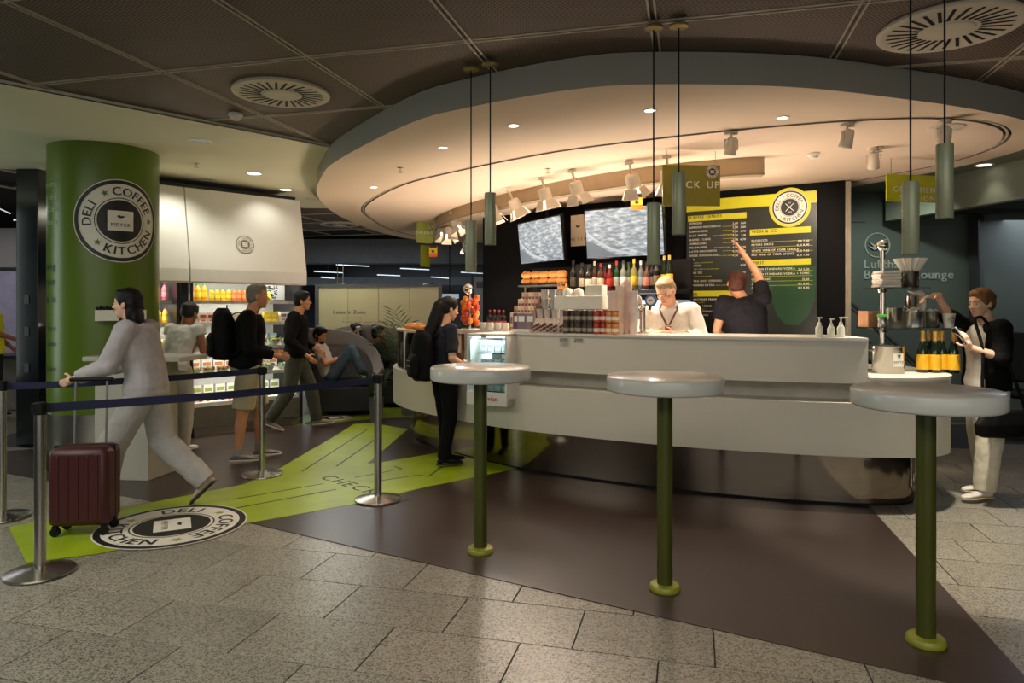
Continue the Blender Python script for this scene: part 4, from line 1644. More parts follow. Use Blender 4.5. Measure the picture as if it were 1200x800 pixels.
def fruit(c, name, r=.036):
    e = thing(name, 'x', 'fruit')
    mb = MB()
    mb.lathe([(.004, .004), (r * .5, 0), (r * .95, r * .6), (r, r), (r * .85, r * 1.6), (r * .4, r * 1.92), (.004, r * 1.8)], 14)
    mb.ob('flesh', lab('fruit_%d' % c[0], c), e)
    mb = MB()
    mb.cyl((0, 0, r * 1.78), (.004, 0, r * 2.2), .003, n=6)
    mb.ob('stem', DARKG, e)
    return e
row(carton((160, 190, 186), (236, 236, 230), (.10, .06, .13)), seq(.07, 1.27, 10), .60, S3, 'pale teal food pack at the back of middle shelf', 'box', 'teal packs at the back of middle shelf')
row(carton((232, 226, 210), (190, 120, 80), (.12, .06, .15)), seq(.08, 1.24, 9), .55, S4, 'cream food pack at the back of fourth shelf', 'box', 'cream packs at the back of fourth shelf')
row(carton((226, 222, 214), (130, 150, 70), (.12, .06, .16)), seq(.08, 1.24, 9), .50, S5, 'white food pack with green print at chiller bottom back', 'box', 'white packs at chiller bottom')
row(fruit((120, 190, 40), 'green_apple'), seq(.84, 1.24, 6), .16, S5, 'green apple in the bottom of the chilled cabinet', 'apple', 'green apples at the chiller bottom')
row(fruit((226, 70, 40), 'tomato'), seq(.07, .50, 6), .16, S5, 'red tomato in the bottom of the chilled cabinet', 'tomato', 'tomatoes at the chiller bottom')
row(carton((232, 200, 190), (60, 60, 60), (.16, .12, .09), 'meal_tray'), seq(.62, .63, 1), .17, S5, 'pale pink meal tray with black print at chiller bottom', 'tray', None)
for z, c, g in ((S3, (214, 196, 140), 'third'), (S4, (150, 176, 96), 'fourth'), (S5, (206, 110, 70), 'lowest')):
    row(carton(c, (236, 234, 224), (.08, .09, .11)), seq(-.62, -.235, 5), .20, z, 'food box on the %s level of left chiller bay' % g, 'box', 'food boxes on the %s level of left bay' % g)
# ------------------------------------------------------------------ menu board
m0, m1 = CW[3], CW[4]
me_ = (m1 - m0).normalized()
MA = atan2(me_.y, me_.x)
mn = V((me_.y, -me_.x))            # towards the viewer
def mpos(px, py):
    k = (px - CX) / F
    s = (k * m0.y - m0.x) / (me_.x - k * me_.y)
    D = m0.y + me_.y * s
    return s, EYE - (py - CY) / F * D
menu = thing('menu_board', 'large dark green menu board with yellow headings and badge', 'menu board', (m0.x + mn.x * .03, m0.y + mn.y * .03, 0), MA)
def mbox(mb, x0, y0, x1, y1, th=.006, yo=0., mi=0):
    s0, z0 = mpos(x0, y0)
    s1, z1 = mpos(x1, y1)
    zt = (z0 + mpos(x1, y0)[1]) / 2
    zb = (z1 + mpos(x0, y1)[1]) / 2
    mb.box(((s0 + s1) / 2, -yo, (zt + zb) / 2), (abs(s1 - s0), th, abs(zt - zb)), mi)
BD = M('board_dark', (30, 36, 30), rough=.35, var=.25, scale=1.5)
YB = M('board_yellow', (206, 200, 30), rough=.45, var=.04)
sL, sR = mpos(806, 300)[0], mpos(958, 300)[0]
mb = MB()
mb.box(((sL + sR) / 2, 0, 1.86), (sR - sL, .03, 1.82))
mb.ob('panel', BD, menu, smooth=False)
mb = MB()
mb.box(((sL + sR) / 2, -.017, 2.70), (sR - sL, .006, .13))
mb.ob('yellow_band', YB, menu, smooth=False)
# dark green drop printed at lower right
mb = MB()
pts = [mpos(*p) for p in ((896, 306), (905, 350), (912, 370), (922, 380), (936, 381), (948, 370), (956, 350), (957.5, 312))]
mb.add([(s, -.0165, z) for s, z in pts], [tuple(range(len(pts)))])
mb.ob('printed_drop', M('print_green', (28, 68, 38), rough=.35, var=.2, scale=2), menu, smooth=False)
for (x0, x1, y) in ((808, 876, 254.8), (880, 951, 271), (880, 951, 307.5), (808, 862, 344)):
    mb = MB()
    s0, s1 = mpos(x0, y)[0], mpos(x1, y)[0]
    z = mpos((x0 + x1) / 2, y)[1]
    mb.box(((s0 + s1) / 2, -.0185, z), (s1 - s0, .005, .066))
    mb.ob('heading_bar', YB, menu, smooth=False)
mb = MB()
def mtext(mb, s, px, py, h, al='L', bold=.03):
    a, z = mpos(px, py)
    text(mb, s, a, z - h / 2, h, 0, 0, al, gap=.14, bold=bold)
for s, x, y in (('KAFFEE GENUSS', 810, 255.6), ('WEIN & CO', 882, 272), ('SPIRIT', 882, 308.5), ('BIER', 810, 345)):
    mtext(mb, s, x, y, .034)
mb.ob('lettering', PRINTK, menu, smooth=False, loc=(0, -.0215, 0), rot=(pi / 2, 0, 0))
mb = MB()
LC = [('ESPRESSO', 262.5, '2,60', '3,60'), ('ESPRESSO MACCHIATO', 267.2, '2,80', '3,80'), ('CAPPUCCINO', 272, '4,20', '4,90'), ('FLAT WHITE', 276.8, '4,50', '5,10'), ('KAFFEE / CAFFE', 281.6, '3,90', '4,70'), ('AMERICANO', 286.2, '3,90', ''), ('MILCHKAFFEE', 290.6, '4,70', '5,20'), ('LATTE MACCHIATO', 295.2, '4,70', '5,20'), ('HEISSE SCHOKOLADE', 300, '4,50', ''), ('TEE', 304.6, '', '3,90'), ('MATCHA', 311.6, '', '4,50'), ('CHAI TEE', 320, '', '4,50'), ('EXTRA SHOT ESPRESSO', 329.5, '', ''), ('FLAVOURS EXTRA', 334.4, '', '')]
for s, y, a, b in LC:
    mtext(mb, s, 810, y, .022)
    mtext(mb, a, 866, y - .8, .022, 'R')
    mtext(mb, b, 875, y - 1.2, .022, 'R')
for s, y in (('WARSTEINER PREMIUM PILS', 350.8), ('FRISCHES HELLES', 358.4), ('HEFEWEIZEN NATUR', 364.5), ('ALKOHOLFREI', 369)):
    mtext(mb, s, 810, y, .022)
for s, y, p in (('PROSECCO', 282.6, '0,1l 7,50'), ('MEYERS SPRITZ', 287.4, '0,2l 8,90'), ('WHITE WINE OF YOUR CHOICE', 294.2, '0,2l 7,50'), ('RED WINE OF YOUR CHOICE', 299, '0,2l 7,50'), ('RUSSIAN STANDARD VODKA', 315.8, '2cl 5,50'), ('RUSSIAN STANDARD VODKA + TONIC', 321.6, ''), ('GIN & TONIC', 327.5, '12,50'), ('APEROL', 332.8, '4cl 8,90'), ('CAMPARI', 337.4, '4cl 8,90')):
    mtext(mb, s, 882, y, .022)
    mtext(mb, p, 949, y - .5, .022, 'R')
mtext(mb, '', 949, 325, .022, 'R')
mb.ob('lettering', OFFW, menu, smooth=False, loc=(0, -.0172, 0), rot=(pi / 2, 0, 0))
mb = MB()
for s, x, y in (('regular, whole or soy milk', 836, 276.5), ('with whipped cream', 838, 290.2), ('with cream topping', 842, 299.6), ('black, green, herbal and fruit', 810, 308.2), ('with milk, vanilla or pure and sweet', 810, 315.6), ('with spices, honey and milk', 810, 324), ('vanilla, hazelnut, caramel', 840, 334), ('from the tap, 0,3 l', 810, 354.3), ('from the tap, 0,5 l', 810, 361.6), ('Aperol, soda', 882, 291)):
    mtext(mb, s, x, y, .014, 'L', .02)
for y in (266, 270.6, 275.4, 280.2, 285, 294.4):
    mbx = mpos(848, y)
    mb.add([(mbx[0], mbx[1], 0), (mbx[0] + .16, mbx[1], 0), (mbx[0] + .16, mbx[1] + .003, 0), (mbx[0], mbx[1] + .003, 0)], [(0, 1, 2, 3)])
for y in (284.8, 290.8, 296.5, 318.6, 324.5, 330, 335):
    mbx = mpos(882, y)
    mb.add([(mbx[0], mbx[1], 0), (mbx[0] + .64, mbx[1], 0), (mbx[0] + .64, mbx[1] + .003, 0), (mbx[0], mbx[1] + .003, 0)], [(0, 1, 2, 3)])
mb.ob('lettering', YB, menu, smooth=False, loc=(0, -.0174, 0), rot=(pi / 2, 0, 0))
rd = roundel(.185, 'cutlery')
mb = MB()
disc(mb, .15, .215, -.0008, 2, nr=2)
rd.merge(mb)
s_, z_ = mpos(926.5, 243.5)
rd.ob('roundel', [OFFW, PRINTK, YB], menu, smooth=False, loc=(s_, -.023, z_), rot=(pi / 2, 0, 0))

# pale framed print with bird between the screens
t = thing('wall_print', 'pale square print with small bird between the two screens', 'picture', at(678, 270, 8.95), -.75)
mb = MB()
mb.box((0, 0, 0), (.24, .02, .40))
mb.ob('panel', M('print_cream', (206, 190, 166), rough=.6, var=.03), t, smooth=False, bevel=.003)
mb = MB()
bird(mb, .0, .05, .04, 0, 0)
text(mb, 'MEYER', 0, -.13, .04, 0, 0, 'C', gap=.5)
mb.ob('print', PRINTK, t, smooth=False, loc=(0, -.012, 0), rot=(pi / 2, 0, 0))

# ------------------------------------------------------------------ the two tilted screens
def screen(pl_, pr_, zt, zb, tilt, label):
    """left / right ends of the middle line"""
    c = (pl_ + pr_) / 2
    d = pr_ - pl_
    w_ = d.xy.length
    t = thing('screen', label, 'screen', (c.x, c.y, (zt + zb) / 2), atan2(d.y, d.x))
    t.rotation_euler = (-tilt * 0 + tilt, 0, atan2(d.y, d.x))
    h = zt - zb
    mb = MB()
    mb.box((0, .02, 0), (w_, .05, h))
    mb.ob('housing', BLACKG, t, smooth=False, bevel=.006)
    mb = MB()
    mb.box((0, -.008, 0), (w_ - .03, .006, h - .03))
    mb.ob('display', SCREEN, t, smooth=False)
    mb = MB()
    cvp = crom([V((-w_ * .47, 0, h * .02)), V((-w_ * .36, 0, -h * .12)), V((-w_ * .2, 0, -h * .28)), V((-w_ * .06, 0, -h * .37)), V((w_ * .12, 0, -h * .44))], 5)
    for a_, b_ in zip(cvp[:-1], cvp[1:]):
        e_ = V((0, 0, .016))
        mb.add([a_ - e_, b_ - e_, b_ + e_, a_ + e_], [(0, 1, 2, 3)])
    mb.ob('picture_taxiway', M('taxiway_pale', (176, 188, 198), emit=.5), t, smooth=False, loc=(0, -.0118, 0))
    mb = MB()
    mb.add([(-w_ * .485, 0, -h * .12), (-w_ * .485, 0, -h * .465), (-w_ * .04, 0, -h * .465), (-w_ * .2, 0, -h * .36), (-w_ * .36, 0, -h * .2)], [(0, 1, 2, 3, 4)])
    mb.ob('picture_apron', M('apron_grey', (112, 126, 140), emit=.4), t, smooth=False, loc=(0, -.0116, 0))
    mb = MB()
    mb.box((0, .10, .05), (.16, .14, .16))
    mb.cyl((0, .14, .1), (0, .15, .40), .02, n=8)
    mb.ob('bracket', BLACK, t, smooth=False)
    return t
screen(at(609, 281, 9.75), at(659.5, 272.5, 8.75), 2.68, 2.10, .10, 'left tilted screen of aerial picture beside black wall')
screen(at(686, 269, 8.55), at(778.5, 259.5, 7.95), 2.70, 2.10, .12, 'right and larger tilted screen above the spirit bottles')

# ------------------------------------------------------------------ back bar: shelf of bottles, bread, cabinet
bs0, bs1 = at(655, 340, 8.05), at(792, 340, 7.0)
bd = (bs1 - bs0)
BA = atan2(bd.y, bd.x)
BW = bd.xy.length
SZ = 1.702
bb = thing('back_bar', 'black back bar cabinet with bottle shelf', 'shelf', (bs0.x, bs0.y, .12), BA)
mb = MB()
mb.box((BW / 2, .16, SZ - .12 - .025), (BW, .36, .05))
mb.ob('bottle_shelf', BLACKG, bb, smooth=False, bevel=.004)
mb = MB()
mb.box((BW / 2, .33, .95), (BW, .04, 1.9))
mb.ob('back_panel', BLACK, bb, smooth=False)
mb = MB()
mb.box((BW / 2, .14, .52), (BW, .50, 1.04))
mb.ob('base_cabinet', DARKG, bb, smooth=False, bevel=.004)
mb = MB()
mb.box((BW * .80, .12, 1.27), (.62, .34, .40))
mb.ob('glass_front_cooler', M('cooler_blue', (132, 156, 176), rough=.12, var=.3, scale=6), bb, smooth=False, bevel=.005)
BM = Matrix.Translation((bs0.x, bs0.y, 0)) @ Matrix.Rotation(BA, 4, 'Z')

def spirit(h, r, body, labc, capc, neck=.35, shape=0):
    e = thing('bottle', 'x', 'bottle')
    mb = MB()
    if shape == 0:
        pr = [(r * .9, 0), (r, .008), (r, h * .58), (r * .8, h * .66), (r * neck, h * .74), (r * neck * .9, h * .93), (r * neck, h * .94)]
    else:
        pr = [(r * .95, 0), (r * 1.02, .01), (r, h * .45), (r * .6, h * .64), (r * .36, h * .80), (r * .36, h * .93)]
    mb.lathe(pr, 16)
    mb.ob('glass_body', M('bglass_%d_%d_%d' % body, body, rough=.10, var=.1), e)
    mb = MB()
    mb.lathe([(r * 1.012, h * .14), (r * 1.012, h * .44)], 16, caps=False)
    mb.ob('sticker', M('blabel_%d_%d_%d' % labc, labc, rough=.5, var=.15, scale=50), e)
    mb = MB()
    mb.lathe([(r * neck * 1.1, h * .86), (r * neck * 1.15, h * .99), (r * neck * .9, h)], 12)
    mb.ob('cap', M('bcap_%d_%d_%d' % capc, capc, rough=.35), e)
    return e
BT = [(672, .36, (24, 26, 24), (60, 52, 30), (24, 24, 24), 'tall dark bottle at left end of back bar shelf'),
      (682, .33, (40, 30, 22), (226, 214, 190), (30, 30, 32), 'slim dark bottle with narrow white label, second on shelf'),
      (690, .30, (34, 30, 26), (222, 210, 180), (24, 24, 24), 'short dark bottle with square white label'),
      (697, .34, (60, 34, 22), (230, 222, 200), (190, 170, 120), 'brown bottle with white neck label and red side'),
      (704, .31, (70, 36, 24), (220, 190, 140), (150, 30, 30), 'brown bottle with tan label beside the red bottle'),
      (708.5, .28, (120, 26, 22), (196, 60, 40), (30, 30, 30), 'short red bottle tucked behind the brown one'),
      (714.5, .29, (110, 26, 20), (168, 40, 28), (196, 196, 190), 'bright red labelled bottle in middle of shelf'),
      (722.5, .33, (16, 66, 30), (200, 200, 190), (190, 40, 40), 'green bottle with round white label'),
      (730.5, .33, (112, 118, 112), (206, 204, 196), (40, 70, 60), 'clear bottle with white label beside green bottle'),
      (737, .31, (70, 90, 60), (200, 196, 170), (40, 60, 44), 'dull green bottle behind the clear ones'),
      (743, .34, (130, 122, 60), (190, 164, 40), (226, 180, 60), 'bottle with bright yellow label and gold cap'),
      (751, .32, (120, 128, 134), (170, 176, 184), (210, 210, 206), 'clear glass bottle with blue white print'),
      (758, .29, (90, 60, 50), (200, 120, 100), (30, 30, 30), 'small brown bottle behind the left middle pendant'),
      (764, .31, (40, 36, 40), (150, 130, 120), (150, 30, 30), 'dark bottle hidden behind lower middle pendant'),
      (769.5, .33, (26, 26, 28), (110, 90, 60), (30, 30, 30), 'dark slim bottle right of lower middle pendant'),
      (778.5, .36, (30, 44, 30), (230, 170, 40), (214, 170, 80), 'champagne bottle with orange label at shelf right end'),
      (784.5, .36, (30, 40, 30), (226, 166, 44), (206, 160, 80), 'second champagne bottle with orange label, farthest right')]
for k, (px, h, b_, l_, c_, lb) in enumerate(BT):
    e = spirit(h * .97, .037, b_, l_, c_, shape=1 if k > 14 else 0)
    kx = (px - CX) / F
    yy = .10 + .05 * (k % 2)
    s = (kx * (bs0.y + cos(BA) * yy) - (bs0.x - sin(BA) * yy)) / (cos(BA) - kx * sin(BA))
    e.location = BM @ V((s, yy, SZ))
    tag(e, lb, 'bottle')
# bread display left of the bottles
br = thing('bread_rack', 'black rack holding rolls and baguettes below left screen', 'rack', (at(612, 330, 9.0).x, 9.0, .12), BA)
RWd = .74
mb = MB()
mb.box((RWd / 2, .10, 1.66), (RWd, .36, .02))
mb.ob('upper_tray', M('tray_grey', (96, 98, 96), rough=.4, metal=.5), br, smooth=False)
mb = MB()
mb.box((RWd / 2, .10, 1.42), (RWd, .36, .02))
mb.ob('lower_tray', MATS['tray_grey'], br, smooth=False)
mb = MB()
mb.box((RWd / 2, .27, .95), (RWd + .1, .03, 1.9))
mb.ob('back_panel', BLACK, br, smooth=False)
mb = MB()
mb.box((RWd / 2, .06, .45), (RWd, .45, .9))
mb.ob('base_cabinet', DARKG, br, smooth=False)
mb = MB()
mb.box((.02, .06, 1.36), (.03, .05, 1.0))
mb.ob('post', STEEL, br, smooth=False)
RM = Matrix.Translation((br.location.x, br.location.y, .12)) @ Matrix.Rotation(BA, 4, 'Z')
def roll(L, r):
    mb = MB()
    mb.loft([mb.ring((x, 0, r), (1, 0, 0), r * q, 12) for x, q in ((-L / 2, .15), (-L * .45, .55), (-L * .3, .93), (0, 1), (L * .3, .93), (L * .45, .55), (L / 2, .15))])
    for k in range(3):
        mb.box(((k - 1) * L * .22, 0, 2 * r - .004), (.02, r * .9, .012), 0, Matrix.Rotation(.6, 3, 'Z'))
    return mb
crust = M('crust_gold', (206, 138, 66), rough=.6, var=.22, scale=18, bump=.15)
rp_ = None
for lay in range(2):
    for k in range(5):
        if rp_ is None:
            rp_ = roll(.155, .044).ob('bread_roll', crust, None)
            o = rp_
        else:
            o = rp_.copy()
            COL.objects.link(o)
        o.location = RM @ V((.08 + k * .145, -.0 + .012 * (k % 2), 1.671 + lay * .084))
        o.rotation_euler = (0, 0, BA + .25)
        tag(o, 'golden baguette in %s layer on the bread rack, %s' % (('lower', 'upper')[lay], ORD[k]), 'bread', 'baguettes, %s layer' % ('lower', 'upper')[lay])
def sandwich():
    e = thing('sandwich', 'x', 'sandwich')
    for nm, z, h, mt, s in (('bread', 0, .03, crust, 1), ('lettuce', .03, .016, lab('lettuce', (120, 160, 50)), 1.12), ('bread', .046, .03, crust, 1)):
        mb = MB()
        mb.prism([(-.05 * s, -.05 * s), (.05 * s, -.05 * s), (0, .07 * s)], z, z + h)
        mb.ob(nm, mt, e, smooth=False, bevel=.006)
    return e
sp_ = sandwich()
for k in range(6):
    o = sp_ if k == 0 else copy_tree(sp_)
    o.location = RM @ V((.08 + k * .10, -.02, 1.432))
    o.rotation_euler = (.0, 0, BA + .3)
    tag(o, 'sandwich with green lettuce on the lower bread tray, ' + ORD[k], 'sandwich', 'sandwiches on the lower bread tray')
bp_ = roll(.24, .024)
for k in range(4):
    o = bp_.ob('bread_stick', crust, None) if k == 0 else o.copy()
    if k:
        COL.objects.link(o)
    o.location = RM @ V((.62 + k * .035, -.02, 1.575))
    o.rotation_euler = (.1, pi / 2 - .12 + .05 * k, BA)
    tag(o, 'upright bread stick in basket on bread rack, ' + ORD[k], 'bread', 'upright bread sticks')
mb = MB()
mb.lathe([(.06, .002), (.075, .12), (.07, .12), (.055, .006)], 18)
o = mb.ob('basket', M('basket_brown', (120, 90, 50), rough=.7), None, loc=RM @ V((.67, -.02, 1.43)))
tag(o, 'small brown basket holding upright bread sticks', 'basket')

# ------------------------------------------------------------------ goods on the bar
TOPZ = 1.293
def gput(o, px, inset, label, cat, group=None, dz=0., rz=0.):
    p, a = cpt(px, inset, TOPZ + dz)
    o.location = p
    o.rotation_euler = (0, 0, a + rz)
    return tag(o, label, cat, group)
def cop(o):
    return copy_tree(o)

# stepped rack of cracker sleeves
ra = thing('display_rack', 'x', 'rack')
mb = MB()
for q in range(4):
    mb.box((0, .06 + q * .06, .02 + q * .032), (.25, .058, .04 + q * .064))
mb.ob('steps', M('rack_wood', (150, 120, 86), rough=.5), ra, smooth=False, bevel=.003)
gput(ra, 606, .15, 'stepped rack full of upright cracker sleeves on the bar', 'rack')
def sleeve(c):
    mb = MB()
    mb.box((0, 0, .065), (.034, .034, .13))
    mb.box((0, -.0175, .06), (.026, .002, .06), 1)
    return mb.ob('cracker_sleeve', [lab('sleeve_%d_%d_%d' % c, c), lab('sleevep_%d' % c[2], (120, 80, 70))], None, smooth=False, bevel=.003)
pr = [sleeve((214, 182, 150)), sleeve((196, 150, 140)), sleeve((226, 206, 176))]
pa, aa = cpt(606, .15, TOPZ)
RMM = Matrix.Translation(pa) @ Matrix.Rotation(aa, 4, 'Z')
n_ = 0
for q in range(4):
    for c in range(6):
        s_ = pr[(c + q) % 3]
        o = s_ if n_ < 3 and (c + q) % 3 == n_ else cop(s_)
        if o is s_:
            n_ += 1
        o.location = RMM @ V((-.10 + c * .04, .06 + q * .06, .0405 + q * .064))
        o.rotation_euler = (0, 0, aa + .06 * ((c * 3 + q) % 3 - 1))
        tag(o, 'upright cracker sleeve on the %s step of the rack, %s' % (('front', 'second', 'third', 'rear')[q], ORD[c]), 'package', 'cracker sleeves on the %s rack step' % ('front', 'second', 'third', 'rear')[q])
# wooden bottle box with little wine bottles left of it
for k, (px, ins) in enumerate(((574, .46), (579.5, .48), (585, .46), (590, .52))):
    e = spirit(.20, .030, (26, 16, 18), (150, 40, 44), (140, 24, 30))
    gput(e, px, ins, 'small dark wine bottle with red label beside cracker rack, ' + ORD[k], 'bottle', 'small wine bottles beside the cracker rack', -.006)
# glass jars row on the inner work surface
for k, px in enumerate((566, 574, 583, 592)):
    e = thing('white_mug', 'x', 'mug')
    mb = MB()
    mb.lathe([(.030, 0), (.036, .01), (.036, .075), (.033, .075), (.030, .01)], 18)
    mb.ob('cup_body', OFFW, e)
    mb = MB()
    mb.tube([V((.034 + .022 * sin(a), 0, .04 - .024 * cos(a))) for a in [pi * q / 8 for q in range(9)]], .005, 8)
    mb.ob('handle', OFFW, e)
    gput(e, px, .34, 'white mug in the row behind lit bar fridge, ' + ORD[k], 'mug', 'mugs behind the lit fridge', -.006)
# chocolate boxes leaning
for k in range(4):
    mb = MB()
    mb.box((0, 0, .07), (.085, .03, .14))
    mb.box((0, -.0155, .09), (.06, .002, .05), 1)
    o = mb.ob('chocolate_box', [lab('choc_%d' % k, ((90, 66, 84), (120, 104, 116), (74, 54, 60), (140, 120, 126))[k]), OFFW], None, smooth=False, bevel=.003)
    gput(o, 607 + k * 5, .07 + .02 * (k % 2), ['dark purple upright chocolate box, leftmost before the cracker rack', 'mauve upright chocolate box before the rack', 'dark brown upright chocolate box before the rack', 'pale mauve upright chocolate box, right end before rack'][k], 'box', None, 0.028, .12)
mb = MB()
mb.box((0, 0, .012), (.20, .10, .024))
o = mb.ob('tray', M('tray_white', (226, 220, 206), rough=.3), None, smooth=False, bevel=.004)
gput(o, 613, .085, 'low white tray under the chocolate boxes', 'tray')
# biscuit bags and clear lids
def biscuit():
    e = thing('biscuit_bag', 'x', 'snack bag')
    mb = MB()
    mb.loft([mb.ring((0, 0, z), (0, 0, 1), a, 12, (0, 1, 0), b) for z, a, b in ((0, .036, .02), (.02, .042, .03), (.07, .04, .028), (.095, .02, .012), (.125, .032, .006))])
    mb.ob('pouch', lab('pouch', (196, 178, 168)), e)
    mb = MB()
    for q in range(6):
        mb.ell((.026 * sin(q * 2.1), -.028, .02 + q * .011), (.013, .006, .013), n=8, k=5)
    mb.ob('biscuit', lab('biscuit', (96, 50, 34)), e)
    return e
b0 = biscuit()
for k in range(8):
    o = b0 if k == 0 else cop(b0)
    gput(o, 628 + (k % 5) * 7.6 + (3 if k > 4 else 0), .06 + .10 * (k // 5), 'clear bag of brown biscuits, %s row, %s' % (('front', 'rear')[k // 5], ORD[k % 5]), 'snack bag', 'biscuit bags on the bar')
def lidcup():
    mb = MB()
    mb.lathe([(.028, 0), (.038, .085), (.040, .087), (.037, .087), (.026, .003)], 16)
    return mb.ob('plastic_cup', M('cup_clear', (196, 194, 190), rough=.15, var=.1), None)
c0 = lidcup()
n_ = 0
mb = MB()
for q in range(2):
    mb.box((0, .05 + q * .09, .06 + q * .045), (.34, .088, .12 + .09 * q))
o = mb.ob('cup_stand', M('stand_grey', (150, 146, 140), rough=.4), None, smooth=False, bevel=.004)
gput(o, 640, .25, 'grey stepped stand carrying clear plastic cups', 'stand')
pa2, aa2 = cpt(643, .25, TOPZ)
R2 = Matrix.Translation(pa2) @ Matrix.Rotation(aa2, 4, 'Z')
for q in range(2):
    for c in range(4):
        for h in range(1 + q):
            o = c0 if n_ == 0 else c0.copy()
            if n_:
                COL.objects.link(o)
            n_ += 1
            o.location = R2 @ V((-.12 + c * .08, .05 + q * .09, .121 + q * .09 + h * .088))
            tag(o, 'clear plastic cup on the %s step of grey stand%s, %s' % (('front', 'rear')[q], ', stacked on another' if h else '', ORD[c]), 'cup', 'plastic cups %d %d' % (q, h))
# patterned coffee tins, two rows high
def tin(c1, c2, nm='coffee_tin', r=.0275, h=.088):
    e = thing(nm, 'x', 'tin')
    mb = MB()
    mb.lathe([(r, 0), (r, h)], 16)
    mb.ob('can_body', M('tin_%d_%d_%d' % c1, c1, rough=.35, var=.7, scale=70), e)
    mb = MB()
    mb.lathe([(r * 1.02, h * .2), (r * 1.02, h * .55)], 16, caps=False)
    mb.ob('sticker', lab('tinl_%d_%d_%d' % c2, c2), e)
    mb = MB()
    mb.lathe([(r * 1.04, h), (r * 1.04, h + .008), (r * .9, h + .010)], 16)
    mb.ob('lid', lab('tinlid_%d' % c1[0], tuple(int(k * .6) for k in c1)), e)
    return e
t0 = tin((66, 52, 42), (150, 140, 126))
t1 = tin((170, 60, 44), (226, 206, 190))
t2_ = tin((226, 140, 80), (240, 220, 200))
used = set()
for lev in range(2):
    for k in range(9):
        s_ = t0 if k < 5 else (t1 if k < 7 else t2_)
        kk = 'dark patterned' if k < 5 else ('red brown' if k < 7 else 'orange')
        o = s_ if (kk not in used) else cop(s_)
        used.add(kk)
        gput(o, 663.5 + k * 7.2, .055, '%s coffee tin in the %s row at the bar edge, %s' % (kk, ('lower', 'upper')[lev], ORD[k - (0 if k < 5 else 5 if k < 7 else 7)]), 'tin', '%s tins, %s row' % (kk, ('lower', 'upper')[lev]), lev * .0985)
# white tray stand behind with round lids and a napkin box
ts = thing('tray_stand', 'x', 'stand')
mb = MB()
mb.box((0, 0, .21), (.46, .26, .012))
mb.box((0, -.125, .265), (.46, .012, .115))
mb.box((0, .125, .265), (.46, .012, .115))
mb.box((-.225, 0, .265), (.012, .26, .115))
mb.box((.225, 0, .265), (.012, .26, .115))
mb.ob('tray', OFFW, ts, smooth=False, bevel=.004)
for sx in (-.2, .2):
    for sy in (-.1, .1):
        mb = MB()
        mb.box((sx, sy, .102), (.02, .02, .205))
        mb.ob('leg', OFFW, ts, smooth=False)
gput(ts, 684, .27, 'white raised tray box behind the coffee tins', 'stand')
pa3, aa3 = cpt(684, .27, TOPZ)
R3 = Matrix.Translation(pa3) @ Matrix.Rotation(aa3, 4, 'Z')
for k, (x, y) in enumerate(((-.15, 0), (-.06, .02))):
    mb = MB()
    mb.lathe([(.045, 0), (.05, .12), (.046, .15), (.03, .172), (.003, .178)], 20)
    o = mb.ob('lidded_cup', OFFW, None, loc=R3 @ V((x, y, .2165)))
    tag(o, ['round white lidded tub standing in the raised tray, left one', 'round white lidded tub in the raised tray, right one'][k], 'tub')
t = thing('straw_box', 'white box of upright white straws in the raised tray', 'box', R3 @ V((.12, 0, .2165)), aa3)
mb = MB()
mb.box((0, 0, .10), (.16, .12, .20))
mb.ob('box', OFFW, t, smooth=False, bevel=.004)
for k in range(7):
    mb = MB()
    mb.cyl((-.06 + k * .02, 0, .2), (-.06 + k * .021, .01 * (k % 3), .25 + .01 * (k % 2)), .004, n=6)
    mb.ob('straw', OFFW, t)
# tall stacks of paper cups
def cupstack(h):
    mb = MB()
    pr = []
    z = 0.
    pr.append((.030, 0))
    pr.append((.040, .09))
    z = .09
    while z < h:
        pr += [(.0425, z), (.0425, z + .006), (.039, z + .008), (.0395, z + .016)]
        z += .016
    mb.lathe(pr, 18)
    return mb
for k, (px, ins, h) in enumerate(((718, .22, .36), (727, .20, .40), (735, .27, .43), (742, .20, .36))):
    o = cupstack(h).ob('paper_cup_stack', lab('papercup_%d' % k, ((226, 206, 196), (230, 210, 190), (226, 196, 190), (222, 204, 196))[k]), None)
    gput(o, px, ins, ['pinkish paper cup stack nearest the coffee tins', 'second paper cup stack from the tins', 'tallest paper cup stack, third from the tins', 'paper cup stack beside the beer tap'][k], 'cups')
# beer tap
bt = thing('beer_tap', 'x', 'tap')
mb = MB()
mb.lathe([(.05, 0), (.05, .01), (.026, .02), (.024, .22), (.034, .23), (.034, .25), (.005, .255)], 24)
mb.cyl((0, 0, .20), (0, -.12, .20), .013, n=12)
mb.cyl((0, -.11, .20), (0, -.115, .12), .011, n=12)
mb.ob('column', CHROME, bt)
for k, sx in enumerate((-.055, .075)):
    mb = MB()
    mb.cyl((sx, .0, .28), (sx, -.014, .28), .052, n=28)
    mb.ob('medallion_rim', (OFFW, M('medal_blue', (70, 96, 170), rough=.35))[k], bt)
    mb = MB()
    mb.cyl((sx, -.014, .28), (sx, -.018, .28), .034, n=24)
    mb.ob('medallion_face', OFFW, bt)
    mb = MB()
    mb.cyl((sx * .8, 0, .2), (sx, 0, .25), .012, n=10)
    mb.ob('handle', BLACK, bt)
    mb = MB()
    bird(mb, 0, 0, .018, 0, 0)
    mb.ob('emblem', DARKG, bt, smooth=False, loc=(sx, -.0186, .28), rot=(pi / 2, 0, 0))
gput(bt, 753, .30, 'chrome beer tap with white and blue round medallions', 'tap')
